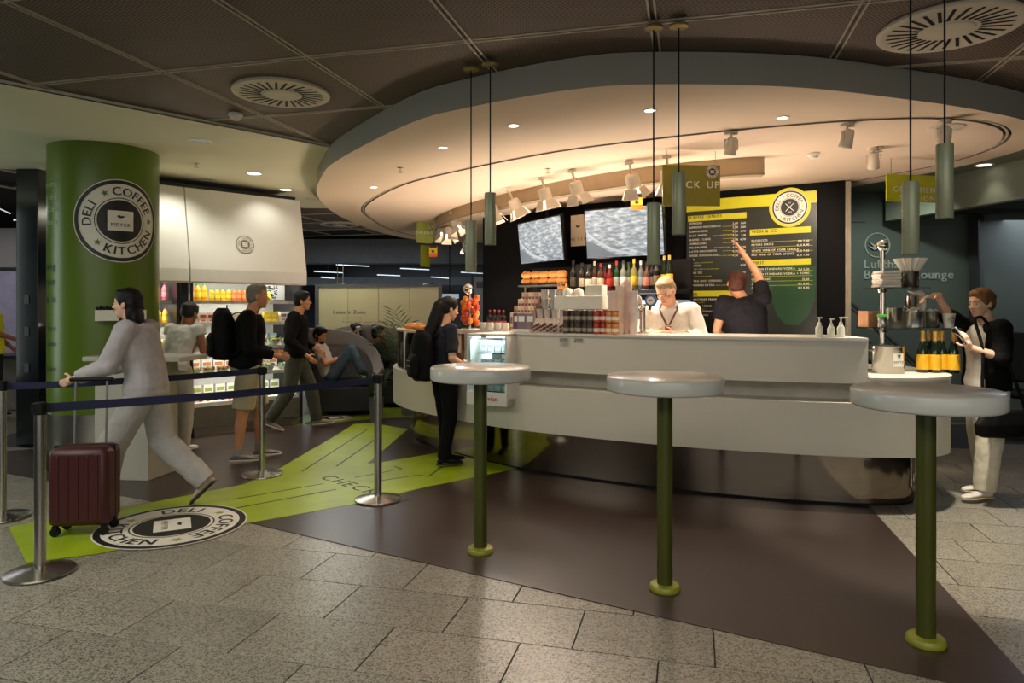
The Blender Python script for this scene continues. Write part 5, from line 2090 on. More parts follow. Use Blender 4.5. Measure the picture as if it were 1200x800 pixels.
# soap and syrup pump bottles
for k, (px, h) in enumerate(((960, .15), (974, .14), (985.5, .15))):
    e = thing('pump_bottle', 'x', 'bottle')
    mb = MB()
    mb.lathe([(.026, 0), (.028, .01), (.028, h * .45), (.018, h * .58), (.010, h * .64)], 18)
    mb.ob('bottle_body', M('pump_pale', (200, 206, 190), rough=.25), e)
    mb = MB()
    mb.cyl((0, 0, h * .62), (0, 0, h * .95), .006, n=10)
    mb.lathe([(.014, h * .62), (.014, h * .72), (.008, h * .74)], 14)
    mb.box((.018 if k == 2 else .004, -.008, h * .97), (.06 if k == 2 else .03, .016, .012))
    mb.ob('pump', OFFW, e)
    gput(e, px, .16, ['white pump bottle, left one of three on the bar end', 'middle and shortest white pump bottle on bar', 'right white pump bottle with spout to the right'][k], 'bottle')

# orange packets hanging on a stand, left
p_ = at(551, 385, 7.35)
t = thing('packet_stand', 'steel stand hung with a bunch of orange packets beside ponytail woman', 'stand', (p_.x, p_.y, 1.2861))
mb = MB()
mb.lathe([(.09, 0), (.09, .01), (.012, .016), (.011, .38)], 18)
mb.ell((-.02, 0, .42), (.055, .055, .055))
mb.ob('stand_pole', CHROME, t)
rg = random.Random(4)
for k in range(22):
    a = k * 2.4
    z = .06 + k * .0125
    mb = MB()
    c = V((.07 * cos(a), .07 * sin(a), z))
    mb.ell(c, (.034, .028, .038), Matrix.Rotation(a, 3, 'Z') @ Matrix.Rotation(.4, 3, 'Y'), 8, 6)
    mb.ob('packet', lab('packet_%d' % (k % 3), ((226, 96, 24), (190, 60, 24), (232, 140, 50))[k % 3]), t)

# ------------------------------------------------------------------ right end: serving tower, pot, champagne
EZ = 1.004
p_ = at(1034, 437, 5.62)
tw = thing('serving_tower', 'chrome pole tower with two glass shelves at bar right end', 'stand', (p_.x, p_.y, EZ))
mb = MB()
mb.lathe([(.07, 0), (.07, .012), (.022, .02), (.021, .97)], 20)
mb.ob('pole', CHROME, tw)
mb = MB()
mb.ell((0, 0, 1.01), (.046, .046, .046), n=20, k=14)
mb.ob('ball_finial', CHROME, tw)
GS = glass('shelf_glass', (216, 226, 214), .3)
mb = MB()
mb.box((.20, .0, .345), (.66, .34, .012))
mb.ob('lower_shelf', GS, tw, smooth=False)
mb = MB()
mb.box((.11, .0, .665), (.40, .26, .010))
mb.ob('upper_shelf', GS, tw, smooth=False)
mb = MB()
mb.cyl((.50, -.12, 0), (.50, -.12, .34), .008, n=10)
mb.ob('strut', CHROME, tw)
for z in (.33, .65):
    mb = MB()
    mb.lathe([(.035, z - .02), (.04, z + .008)], 18)
    mb.ob('collar', CHROME, tw)
TM = Matrix.Translation((p_.x, p_.y, EZ))
def tput(o, x, y, z, label, cat, group=None, rz=0.):
    o.location = TM @ V((x, y, z))
    o.rotation_euler = (0, 0, rz)
    return tag(o, label, cat, group)
LZ, UZ = .352, .671
NAP = M('napkin_paper', (240, 234, 222), rough=.9, var=.04, bump=.2)
for k in range(6):
    mb = MB()
    mb.box((0, 0, .011), (.17 - .008 * (k % 3), .15, .021))
    o = mb.ob('napkin_stack', NAP, None, smooth=False, bevel=.006)
    tput(o, .03 + .006 * (k % 2), -.0, UZ + k * .0222, 'bundle of white napkins on the upper glass shelf, ' + ('lowest of the pile', 'second from below', 'third from below', 'fourth from below', 'second from top', 'topmost')[k], 'napkins', 'napkin bundles on the upper shelf', .08 * (k % 3 - 1))
def can(r, h, nm, label, x, y, z, mat=None):
    e = thing(nm, label, 'container')
    mb = MB()
    mb.lathe([(r * .96, 0), (r, .004), (r, h - .004), (r * 1.03, h), (r * .97, h), (r * .95, .01)], 24)
    mb.ob('metal_body', mat or STEEL, e)
    e.location = TM @ V((x, y, z))
    return e
e = can(.062, .14, 'canister', 'steel canister with white paper filters on the upper shelf', .225, -.0, UZ)
mb = MB()
n = 28
R_ = []
for z, r, w_ in ((.10, .045, 0), (.16, .075, .006), (.235, .115, .012)):
    R_.append([V(((r + (w_ if k % 2 else -w_)) * cos(2 * pi * k / n), (r + (w_ if k % 2 else -w_)) * sin(2 * pi * k / n), z)) for k in range(n)])
mb.loft(R_, False)
mb.loft([[p * .97 for p in q] for q in R_], False)
mb.ob('paper_filter', NAP, e, smooth=False)
e = can(.05, .125, 'canister', 'steel canister with drooping white cloth on the lower shelf', .265, .04, LZ + .13)
mb = MB()
mb.tube([V((.0, 0, .10)), V((.0, 0, .145)), V((.03, -.01, .16)), V((.065, -.01, .12)), V((.075, -.01, .04)), V((.07, -.01, -.01))], [.04, .042, .042, .035, .028, .02], 12)
mb.ob('paper_cloth', NAP, e)
mb = MB()
mb.box((0, 0, .065), (.22, .16, .13))
mb.box((0, -.0805, .065), (.2, .002, .10))
o = mb.ob('wooden_box', wood('box_wood', (150, 104, 70), (186, 140, 100)), None, smooth=False, bevel=.003)
tput(o, -.0, .09, LZ, 'small brown wooden box at rear of lower glass shelf', 'box')
t = thing('spice_jar', 'small jar with bright green lid at left of lower shelf', 'jar', TM @ V((-.055, -.10, LZ)))
mb = MB()
mb.lathe([(.034, 0), (.036, .006), (.036, .075), (.03, .085)], 18)
mb.ob('jar_body', STEEL, t)
mb = MB()
mb.lathe([(.036, .085), (.036, .10), (.03, .104)], 18)
mb.ob('lid', lab('green_lid', (80, 170, 60)), t)
can(.072, .155, 'canister', 'steel sugar canister, left of three on the lower shelf', .075, -.03, LZ)
e = can(.10, .13, 'canister', 'wide steel tub with paper sachets in middle of lower shelf', .235, -.02, LZ)
mb = MB()
rg = random.Random(9)
for k in range(22):
    a, q = rg.uniform(0, 6.28), rg.uniform(0, .075)
    mb.box((q * cos(a), q * sin(a), .135 + rg.uniform(-.01, .02)), (.05, .02, .006), 0, Matrix.Rotation(a, 3, 'Z') @ Matrix.Rotation(rg.uniform(-.6, .6), 3, 'Y'))
mb.ob('sachet', NAP, e, smooth=False)
e = can(.062, .12, 'canister', 'small steel tub with sachets right on lower shelf', .39, -.0, LZ)
mb = MB()
for k in range(12):
    a, q = rg.uniform(0, 6.28), rg.uniform(0, .04)
    mb.box((q * cos(a), q * sin(a), .122 + rg.uniform(-.006, .02)), (.045, .02, .006), 0, Matrix.Rotation(a, 3, 'Z') @ Matrix.Rotation(rg.uniform(-.6, .6), 3, 'Y'))
mb.ob('sachet', NAP, e, smooth=False)
t = thing('paper_cup', 'white paper cup with round badge at right end of lower shelf', 'cup', TM @ V((.468, -.11, LZ)))
mb = MB()
mb.lathe([(.032, 0), (.046, .108), (.049, .112), (.045, .112), (.03, .006)], 24)
mb.ob('cup_body', OFFW, t)
rd = roundel(.03, dz=.0006)
rd.map(lambda p: V(((.0405 + p.y * .13 + p.z) * sin(p.x / .04), -(.0405 + p.y * .13 + p.z) * cos(p.x / .04), .062 + p.y)))
rd.ob('badge', [OFFW, PRINTK, LIME], t, smooth=False)
# stock pots
def pot(x, y, r, h, label, card):
    t = thing('stock_pot', label, 'pot', TM @ V((x, y, .0)))
    mb = MB()
    mb.lathe([(r * .97, 0), (r, .008), (r, h - .006), (r * 1.035, h), (r * .98, h), (r * .97, .012)], 32)
    mb.ob('pot_body', STEEL, t)
    for sg in (-1, 1):
        mb = MB()
        mb.tube([V((sg * (r - .005), -.035, h * .82)), V((sg * (r + .035), -.03, h * .84)), V((sg * (r + .04), .03, h * .84)), V((sg * (r - .005), .035, h * .82))], .006, 8)
        mb.ob('handle', STEEL, t)
    if card:
        mb = MB()
        mb.add([((r + .004) * sin(a), -(r + .004) * cos(a), z) for z in (h * .28, h * .75) for a in (-.2, .05, .3, .55)], [(0, 1, 5, 4), (1, 2, 6, 5), (2, 3, 7, 6)])
        mb.ob('card', OFFW, t, smooth=False)
        mb = MB()
        star(mb, .0, .035, .02, 0, 0)
        text(mb, 'sorry', 0, -.02, .024, 0, 0, 'C', bold=.02)
        mb.map(lambda p: V(((r + .0055) * sin(.18 + p.x / r), -(r + .0055) * cos(.18 + p.x / r), h * .5 + p.y)))
        mb.ob('lettering', DARKG, t, smooth=False)
    return t
pot(-.045, -.17, .115, .21, 'shiny steel stock pot with white card at bar end', True)
pot(-.16, .16, .11, .26, 'second steel pot behind the one with white card', False)
cb = None
for k, (x, y) in enumerate(((.25, -.13), (.335, -.15), (.405, -.12), (.475, -.16), (.36, -.03), (.45, -.03))):
    if cb is None:
        cb = spirit(.325, .044, (16, 26, 18), (226, 176, 40), (190, 140, 60), shape=1)
        mb = MB()
        mb.lathe([(.0185, .215), (.0175, .30), (.018, .322), (.01, .326)], 14)
        mb.ob('foil', M('foil_gold', (190, 146, 70), rough=.35, metal=.6, var=.2, scale=60), cb)
        mb = MB()
        mb.lathe([(.0455, .025), (.0455, .12)], 20, caps=False)
        mb.ob('sticker', M('champ_label', (226, 172, 30), rough=.5, var=.06), cb)
        e = cb
    else:
        e = cop(cb)
    tput(e, x, y, 0, 'champagne bottle with yellow label below glass shelf, %s row, %s' % (('front', ORD[k]) if k < 4 else ('rear', ORD[k - 4])), 'bottle', 'champagne bottles %s row' % ('front' if k < 4 else 'rear'), k * .3)
# crumpled clear foil sack hanging by the cabinet end
t = thing('clear_sack', 'white crumpled cloth corner at bar end beside woman in cardigan', 'cloth', at(1110, 438, 5.55))
mb = MB()
mb.add([V((-.06, 0, 0.0)), V((.06, .0, 0.0)), V((.055, .02, .16)), V((.03, .03, .09)), V((-.06, .01, .004)), V((.06, .03, .004)), V((.065, .03, .16)), V((.03, .04, .094))], [(0, 1, 2, 3), (7, 6, 5, 4), (0, 4, 5, 1), (1, 5, 6, 2), (2, 6, 7, 3), (3, 7, 4, 0)])
mb.ob('cloth', NAP, t, smooth=False)
t.location.z = EZ + .001

# ------------------------------------------------------------------ hanging signs
def sign(c, w_, h, rz, label, lines, badge, mat, hang=True, vert=False):
    t = thing('hanging_sign', label, 'sign', c, rz)
    mb = MB()
    mb.box((0, 0, 0), (w_, .012, h))
    mb.ob('panel', mat, t, smooth=False, bevel=.002)
    mb = MB()
    for s, x, z, hh, al in lines:
        text(mb, s, x, z, hh, 0, 0, al, gap=.25, bold=.03)
    mb.ob('lettering', OFFW, t, smooth=False, loc=(0, -.008, 0), rot=(pi / 2, 0, 0))
    if badge:
        rd = roundel(badge[2])
        rd.ob('roundel', [OFFW, PRINTK, LIME], t, smooth=False, loc=(badge[0], -.009, badge[1]), rot=(pi / 2, 0, 0))
    for x in (-w_ * .42, w_ * .42):
        mb = MB()
        mb.cyl((x, 0, h / 2), (x, 0, 2.855 - c[2]), .003, n=6)
        mb.ob('wire', STEEL, t)
    return t
SG = M('sign_olive', (128, 122, 12), rough=.4, var=.05)
SL = M('sign_lime', (182, 188, 40), rough=.4, var=.06)
c = at(810, 217.5, 5.95)
sign(c, .50, .35, .05, 'olive hanging sign reading PICK UP with round badge', [('PICK UP', .055, -.02, .058, 'C')], (.18, .118, .06), SG)
c = at(1074, 221, 6.3)
sign(c, .64, .245, .22, 'lime hanging sign reading CONDIMENT STATION, right', [('CONDIMENT', .0, -.035, .05, 'C'), ('STATION', .0, -.11, .05, 'C')], (.25, .05, .055), SL)
c = at(498, 272.5, 11.0)
sign(c, .27, .33, .45, 'small pale green hanging sign left of tilted lamps', [('ORDER', 0, -.02, .05, 'C')], (.09, .10, .04), M('sign_pale', (150, 160, 70), rough=.4))
# small yellow and red hanging tags
for lb, px, py, D in (('small yellow orange hanging tag in front of the right screen', 746, 237, 6.9), ('small yellow black hanging tag below the pale green sign', 507.5, 294.5, 11.0)):
    c = at(px, py, D)
    t = thing('hanging_tag', lb, 'tag', c, 0)
    k = 1.0 if D < 8 else 1.15
    mb = MB()
    mb.box((0, 0, .0), (.115 * k, .012, .15 * k))
    mb.ob('card', M('tag_yellow', (236, 200, 40), rough=.5), t, smooth=False, bevel=.003)
    mb = MB()
    mb.box((0, -.007, -.05 * k), (.113 * k, .004, .05 * k))
    mb.ob('foot_band', M('tag_orange', (236, 110, 30), rough=.5), t, smooth=False)
    mb = MB()
    mb.box((0, -.007, .0), (.035 * k, .004, .032 * k))
    mb.box((0, -.007, .062 * k), (.10 * k, .004, .025 * k))
    mb.ob('print', M('tag_dark', (64, 40, 60), rough=.5), t, smooth=False)
    mb = MB()
    mb.cyl((0, 0, .07), (0, 0, 2.855 - c.z), .002, n=6)
    mb.ob('wire', BLACK, t)
c = at(498.5, 300, 11.05)
t = thing('hanging_sign', 'narrow green sign seen edge on beside yellow tag', 'sign', c, 1.2)
mb = MB()
mb.box((0, 0, 0), (.3, .012, .34))
mb.ob('panel', M('sign_mid', (140, 150, 40), rough=.4), t, smooth=False)
mb = MB()
mb.cyl((0, 0, .17), (0, 0, 2.855 - c.z), .003, n=6)
mb.ob('wire', STEEL, t)

# ------------------------------------------------------------------ lamp band and barn door lamps under the canopy
bl = [V((-1.12, 11.2)), V((-1.16, 10.6)), V((-.95, 9.9)), V((-.55, 9.0)), V((.07, 8.0)), V((.65, 7.25)), V((1.35, 6.6)), V((2.02, 6.25)), V((2.25, 6.2))]
bc = [V((p.x, p.y)) for p in crom([(q.x, q.y, 0) for q in bl], 6)]
lb_ = thing('lamp_band', 'curved beige ceiling band carrying the barn door lamps', 'lamp track', (0, 0, 0))
mb = MB()
strip(mb, bc, 0, .04, 2.71, KZ - .004)
mb.ob('band', M('band_beige', (178, 158, 128), rough=.6, var=.05), lb_, ang=25)
mb = MB()
strip(mb, bc, -.01, .10, 2.695, 2.712)
mb.ob('flange', M('band_edge', (150, 134, 108), rough=.6), lb_, ang=25)

def barn(c, rz, tilt, label, power, target, group=None, s=1.0):
    t = thing('barn_door_lamp', label, 'lamp', c, rz, group)
    t.rotation_euler = (tilt, 0, rz)
    mb = MB()
    mb.lathe([(.055 * s, .17 * s), (.085 * s, .15 * s), (.09 * s, .02 * s), (.095 * s, 0)], 20, caps=False)
    mb.lathe([(.055 * s, .17 * s), (.002, .172 * s)], 20)
    mb.ob('housing', M('lamp_housing', (216, 206, 186), rough=.45), t)
    mb = MB()
    mb.lathe([(.086 * s, .02 * s), (.03 * s, .012 * s), (.002, .01 * s)], 20)
    mb.ob('lens', LAMP, t)
    FL = M('flap_white', (200, 192, 176), rough=.35)
    for k in range(4):
        a = k * pi / 2
        r = Matrix.Rotation(a, 3, 'Z')
        mb = MB()
        q = [V((-.075, .092, -.002)), V((.075, .092, -.002)), V((.11, .15, -.13)), V((-.11, .15, -.13))]
        q = [r @ (p * s) for p in q]
        out = r @ V((0, .004, .002))
        mb.add(q + [p + out for p in q], [(0, 1, 2, 3), (7, 6, 5, 4), (0, 4, 5, 1), (1, 5, 6, 2), (2, 6, 7, 3), (3, 7, 4, 0)])
        mb.ob('flap', FL, t, smooth=False)
    mb = MB()
    mb.cyl((0, 0, .16 * s), (0, 0, .30 * s), .012, n=8)
    mb.box((0, 0, .31 * s), (.10 * s, .05 * s, .03))
    mb.ob('yoke', MATS['lamp_housing'], t)
    if power:
        m = Matrix.Rotation(rz, 3, 'Z') @ Matrix.Rotation(tilt, 3, 'X')
        spot('barn_beam', V(c) + m @ V((0, 0, -.02)), target, power, WARM2, 125, .5, .05)
    return t
BARN = [(527, 277, 10.2, 1), (519, 272, 10.6, 0), (537, 263, 9.7, 0), (547, 288, 13.0, 1), (581, 241, 8.45, 1), (606, 232, 7.9, 1), (640, 232, 7.3, 1), (676, 222, 6.9, 1), (741, 214, 6.5, 1), (780, 212, 6.3, 1)]
nm = ['barn door lamp in the bright cluster at left, rear', 'farthest left barn door lamp of bright cluster', 'upper barn door lamp in the bright left cluster', 'lowest barn door lamp in the bright left cluster', 'barn door lamp beside the upper left pendant', 'barn door lamp right of upper left pendant, flaps tilted', 'barn door lamp with square open flaps above left screen', 'barn door lamp above the gap between the screens', 'barn door lamp above the yellow tag', 'barn door lamp hidden behind the PICK UP sign']
for k, (px, py, D, on) in enumerate(BARN):
    c = at(px, py, D)
    c.z = min(c.z, 2.61) + (.0 if D > 7.8 else .012)
    c.y -= .10
    tg = V((c.x + .15 * (-1) ** k, c.y - .75, 1.2))
    barn(c, .5 + k * .25, -.25 - .1 * (k % 3), nm[k], 58 if on else 0, tg, None, .74)

def canspot(px, py, rz, label, tilt=.3, power=0, target=None):
    c = ce(px, py, KZ - .11)
    t = thing('spotlight', label, 'lamp', c, rz)
    mb = MB()
    mb.cyl((0, 0, .105), (0, 0, .085), .05, n=18)
    mb.ob('base', M('spot_white', (222, 210, 190), rough=.45), t)
    mb = MB()
    mb.cyl((.0, 0, .09), (.0, 0, .05), .008, n=8)
    mb.box((0, 0, .045), (.11, .014, .008))
    for sx in (-.055, .055):
        mb.box((sx, 0, .01), (.006, .014, .075))
    mb.ob('yoke', MATS['spot_white'], t, smooth=False)
    r = Matrix.Rotation(tilt, 3, 'X')
    mb = MB()
    mb.lathe([(.03, .065), (.038, .05), (.048, -.065), (.044, -.07), (.042, -.06)], 20, caps=False)
    mb.lathe([(.03, .065), (.002, .066)], 20)
    mb.xf(r.to_4x4())
    mb.ob('can', MATS['spot_white'], t)
    mb = MB()
    mb.lathe([(.042, -.058), (.002, -.056)], 18)
    mb.xf(r.to_4x4())
    mb.ob('lens', LAMP if power else M('lamp_off', (190, 186, 170), rough=.3), t)
    if power:
        spot('can_beam', c + V((0, 0, -.09)), target, power, NEUT, 62, .35, .04)
    return t
canspot(857, 171, .3, 'white can spotlight above the menu board')
canspot(993, 162, .5, 'white can spotlight left of right pendants')
canspot(1024, 188, -.4, 'white can spotlight farther back, beside right pendants', .5)
canspot(1106, 158, .1, 'white can spotlight behind the higher right pendant', .05, 230, (3.05, 4.75, 0))
mb = MB()
mb.lathe([(.13, 0), (.13, -.012), (.11, -.016), (.002, -.017)], 28)
p_ = ce(1108, 149, KZ)
tag(mb.ob('ceiling_plate', M('spot_white', (222, 210, 190)), None, loc=p_), 'round white ceiling plate above the right can spotlight', 'plate')
# lamps lighting the menu board, the barista and the worktop
spot('can_beam', (2.55, 6.35, 2.74), (2.75, 7.9, 1.9), 55, WARM, 95, .7)
spot('can_beam', (1.55, 6.1, 2.70), (1.25, 6.15, 1.2), 24, WARM2, 105, .6)
spot('can_beam', (1.0, 6.6, 2.66), (1.2, 7.5, 1.7), 18, WARM2, 110, .7)
spot('can_beam', (3.1, 5.9, 2.74), (3.28, 5.62, 1.3), 44, NEUT, 60, .4)
# ------------------------------------------------------------------ people
def live(mb, name, mat, parent, vox=.008, smooth=3, fold=0., fscale=.12):
    o = mb.ob(name, mat, parent, smooth=False)
    r = o.modifiers.new('one_surface', 'REMESH')
    r.mode = 'VOXEL'
    r.voxel_size = vox
    r.use_smooth_shade = True
    if smooth:
        s = o.modifiers.new('smooth', 'SMOOTH')
        s.factor = .5
        s.iterations = smooth
    if fold:
        tx = bpy.data.textures.new('folds', 'CLOUDS')
        tx.noise_scale = fscale
        d = o.modifiers.new('folds', 'DISPLACE')
        d.texture = tx
        d.strength = fold
        d.mid_level = .5
        d.texture_coords = 'GLOBAL'
    return o

SKIN = {k: M('skin_' + k, c, rough=.5, var=.06, scale=14) for k, c in dict(fair=(226, 172, 140), tan=(196, 136, 100), brown=(150, 92, 60), light=(222, 178, 150)).items()}
HAIR = {k: M('hair_' + k, c, rough=.45, var=.3, scale=60, bump=.3, spec=.25) for k, c in dict(black=(8, 7, 7), brown=(58, 38, 26), grey=(120, 116, 108), blond=(158, 134, 100), auburn=(62, 28, 18), streak=(110, 76, 44), darkgrey=(36, 34, 33)).items()}
EYEM = M('eye_white', (222, 214, 204), rough=.2)
IRIS = M('eye_iris', (50, 38, 30), rough=.2)
LIPM = M('lip_tone', (176, 96, 84), rough=.45)

def person(label, x, y, z, face, H, J=None, skin='fair', hair=('short', 'brown'), top=None, pants=None, shoes=None, head=(0, 0, 0), bulk=1.0, hipw=1.0, shw=1.0, hands=None, short_sleeve=None, hem=None, tophem=.50, wide=1.0, collar=False, sock=None, vest=None, vox=.0075, lapels=None):
    D = dict(pelvis=(0, 0, .53), waist=(.004, 0, .61), chest=(.0, 0, .72), neck=(-.006, 0, .83), head=(.016, 0, .925))
    for s, q in (('l', 1), ('r', -1)):
        D['sh_' + s] = (-.004, q * .106 * shw, .805)
        D['el_' + s] = (-.02, q * .135, .635)
        D['wr_' + s] = (.03, q * .135, .49)
        D['hip_' + s] = (0, q * .052 * hipw, .515)
        D['kn_' + s] = (.012, q * .056, .28)
        D['an_' + s] = (-.012, q * .058, .045)
        D['toe_' + s] = (.085, q * .07, .012)
    for k, v in (J or {}).items():
        D[k] = v
    P = {k: V(v) * H for k, v in D.items()}
    root = thing('person', label, 'person', (x, y, z), face)
    fwd = V((1, 0, 0))
    # --- torso loft
    def rings(off, t0=0., t1=1., dmul=1.):
        pts = [(P['pelvis'] + (P['pelvis'] - P['waist']) * .55, .050, .060), (P['pelvis'] + (P['pelvis'] - P['waist']) * .2, .066, .092 * hipw), (P['pelvis'].lerp(P['waist'], .25), .066, .096 * hipw), (P['waist'], .058, .080), (P['waist'].lerp(P['chest'], .5), .060, .084), (P['chest'], .066, .094), (P['chest'].lerp(P['neck'], .45), .060, .098), (P['chest'].lerp(P['neck'], .75), .050, .084), (P['chest'].lerp(P['neck'], .95), .036, .052)]
        hs = (P['hip_l'] - P['hip_r']).normalized()
        ss = (P['sh_l'] - P['sh_r']).normalized()
        out = []
        n = len(pts)
        for i, (c, a, b) in enumerate(pts):
            t = i / (n - 1)
            if t < t0 - 1e-6 or t > t1 + 1e-6:
                continue
            side = hs.lerp(ss, min(1, t * 1.2)).normalized()
            up = (pts[min(i + 1, n - 1)][0] - pts[max(i - 1, 0)][0]).normalized()
            f = side.cross(up).normalized()
            side = up.cross(f).normalized()
            a, b = a * H * bulk * dmul + off, b * H * bulk + off
            R = []
            for k in range(20):
                an = 2 * pi * k / 20
                R.append(c + f * (a * cos(an)) + side * (b * sin(an)))
            out.append(R)
        return out
    body = MB()
    body.loft(rings(0))
    for s in 'lr':
        body.cap(P['sh_' + s], P['el_' + s], .029 * H * bulk, .022 * H, 14)
        body.cap(P['el_' + s], P['wr_' + s], .0235 * H, .0145 * H, 14)
        body.cap(P['sh_' + s], P['chest'].lerp(P['neck'], .6), .030 * H, .034 * H, 14)
        body.cap(P['hip_' + s], P['kn_' + s], .052 * H * bulk, .033 * H, 14)
        body.cap(P['kn_' + s], P['an_' + s], .032 * H, .020 * H, 14)
        k, a = P['kn_' + s], P['an_' + s]
        back = (a - k).normalized().cross(V((0, 1, 0)))
        body.ell(k.lerp(a, .3) - back * (.006 * H), (.029 * H, .028 * H, .07 * H), (a - k).to_track_quat('Z', 'X').to_matrix())
        d = (P['toe_' + s] - a)
        body.cap(a + V((0, 0, -.014 * H)), P['toe_' + s] - d * .25 + V((0, 0, .008 * H)), .018 * H, .011 * H, 12)
    # --- head
    hh = .136 * H
    hr = Matrix.Rotation(head[0], 3, 'Z') @ Matrix.Rotation(head[1], 3, 'Y') @ Matrix.Rotation(head[2], 3, 'X')
    hc = P['head']
    def hp(a, b, c):
        return hc + hr @ V((a * hh, b * hh, c * hh))
    def he(mb, c, r, n=18, k=12):
        mb.ell(hp(*c), tuple(q * hh for q in r), hr, n, k)
    body.cap(P['neck'] - (P['head'] - P['neck']) * .15, hp(-.06, 0, -.22), .036 * H, .033 * H, 16)
    he(body, (-.04, 0, .14), (.41, .325, .365))
    he(body, (.08, 0, -.10), (.28, .275, .36))
    he(body, (.15, 0, -.30), (.20, .205, .18))
    he(body, (.26, 0, -.415), (.075, .10, .07))
    body.cap(hp(.34, 0, .03), hp(.43, 0, -.11), .028 * hh, .05 * hh, 8)
    for q in (-1, 1):
        he(body, (.405, q * .045, -.125), (.045, .04, .035), 8, 6)
        body.cap(hp(.345, q * .03, .075), hp(.28, q * .20, .075), .035 * hh, .03 * hh, 8)
        he(body, (-.03, q * .325, -.04), (.085, .035, .13), 10, 8)
        he(body, (.24, q * .17, -.11), (.10, .09, .09), 10, 8)
    body.cap(hp(.345, -.07, -.235), hp(.345, .07, -.235), .028 * hh, .028 * hh, 8)
    body.cap(hp(.335, -.06, -.275), hp(.335, .06, -.275), .032 * hh, .032 * hh, 8)
    # --- hands
    hands = hands or {}
    for s, q in (('l', 1), ('r', -1)):
        hd = dict(dir=None, nrm=None, curl=.45, spread=1.0)
        hd.update(hands.get(s, {}))
        w0 = P['wr_' + s]
        d = V(hd['dir']).normalized() if hd['dir'] else (w0 - P['el_' + s]).normalized()
        n = V(hd['nrm']) if hd['nrm'] else V((0, -q, 0))
        n = (n - d * n.dot(d)).normalized()
        lat = d.cross(n).normalized()          # across the palm
        # thumb side: forward for a hanging hand
        ts = 1 if lat.dot(fwd + V((0, 0, .3))) > 0 else -1
        if 'thumb' in hd:
            ts = hd['thumb']
        lat = lat * ts
        L = .108 * H
        pl_ = L * .50
        body.cap(w0 - d * .01, w0 + d * pl_ * .4, .0145 * H, .016 * H, 10)
        for i, (o, ln, kx) in enumerate(((.021, .44, .0), (.007, .50, .004), (-.007, .46, .002), (-.020, .36, -.006))):
            kn = w0 + d * (pl_ + kx) + lat * (o * H / 1.7 * 1.05)
            body.cap(w0 + d * .02 + lat * (o * .6), kn, .0115 * H / 1.7, .0105 * H / 1.7, 8)
            p = kn
            dd = d + lat * (o * 1.6 * hd['spread'])
            dd.normalize()
            r = .0094 * H / 1.7
            for seg, fr in enumerate((.45, .32, .23)):
                ax = lat
                rot = Matrix.Rotation(hd['curl'] * (.7, 1.0, .7)[seg], 3, ax)
                d1 = rot @ dd
                if d1.dot(n) < dd.dot(n):
                    d1 = Matrix.Rotation(-hd['curl'] * (.7, 1.0, .7)[seg], 3, ax) @ dd
                dd = d1
                p2 = p + dd * (L * ln * fr)
                body.cap(p, p2, r, r * .9, 8)
                p, r = p2, r * .9
        tb = w0 + d * .026 + lat * .022
        t1 = tb + (d * .6 + lat * .75 + n * .35).normalized() * .040
        t2 = t1 + (d * .85 + lat * .35 + n * .45).normalized() * .030
        body.cap(tb - lat * .008, t1, .0125, .0105, 8)
        body.cap(t1, t2, .0105, .0085, 8)
    bo = live(body, 'body', SKIN[skin], root, vox=.0065, smooth=2)
    # eyes, brows, lips as parts of the face
    mb = MB()
    for q in (-1, 1):
        mb.ell(hp(.312, q * .14, .01), (.045 * hh, .055 * hh, .028 * hh), hr, 12, 8, 0)
        mb.ell(hp(.344, q * .142, .008), (.018 * hh, .026 * hh, .026 * hh), hr, 10, 6, 1)
    mb.ob('eye', [EYEM, IRIS], bo)
    mb = MB()
    for q in (-1, 1):
        mb.cap(hp(.375, q * .06, .095), hp(.31, q * .21, .09), .018 * hh, .012 * hh, 6)
    mb.ob('eyebrow', HAIR[hair[1]], bo)
    mb = MB()
    mb.cap(hp(.372, -.075, -.25), hp(.372, .075, -.25), .018 * hh, .018 * hh, 8)
    mb.ob('lips', LIPM, bo)
    # --- hair
    if hair[0] != 'none':
        hb = MB()
        st_ = hair[0]
        big = 1.0 if st_ in ('crop',) else 1.06
        he(hb, (-.075, 0, .19), (.405 * big, .345 * big, .345 * big))
        he(hb, (-.19, 0, .02), (.29 * big, .33 * big, .36 * big))
        he(hb, (.10, 0, .36), (.27, .26, .16))
        for q in (-1, 1):
            if st_ != 'crop':
                he(hb, (.02, q * .30, .12), (.16, .06, .20), 10, 8)
        if st_ in ('bun', 'top'):
            he(hb, (-.42, 0, .18), (.20, .20, .20))
        if st_ == 'pony':
            he(hb, (-.40, 0, .26), (.13, .13, .13))
            b = hp(-.44, 0, .24)
            pts = [b, hp(-.50, 0, .02), hp(-.50, 0, -.40), hp(-.56, 0, -.9), hp(-.70, 0, -1.5), hp(-.88, .0, -2.1)]
            for i in range(5):
                hb.cap(pts[i], pts[i + 1], (.18, .26, .32, .33, .28)[i] * hh, (.26, .32, .33, .28, .10)[i] * hh, 12)
        if st_ == 'long':
            he(hb, (-.20, 0, -.25), (.24, .34, .50))
            he(hb, (-.33, 0, -.55), (.19, .31, .60))
        if st_ == 'beard':
            he(hb, (.20, 0, -.36), (.19, .215, .16))
            for q in (-1, 1):
                he(hb, (.05, q * .25, -.22), (.10, .05, .18), 8, 6)
        live(hb, 'hair', HAIR[hair[1]], root, vox=.0085, smooth=2, fold=.006, fscale=.03)
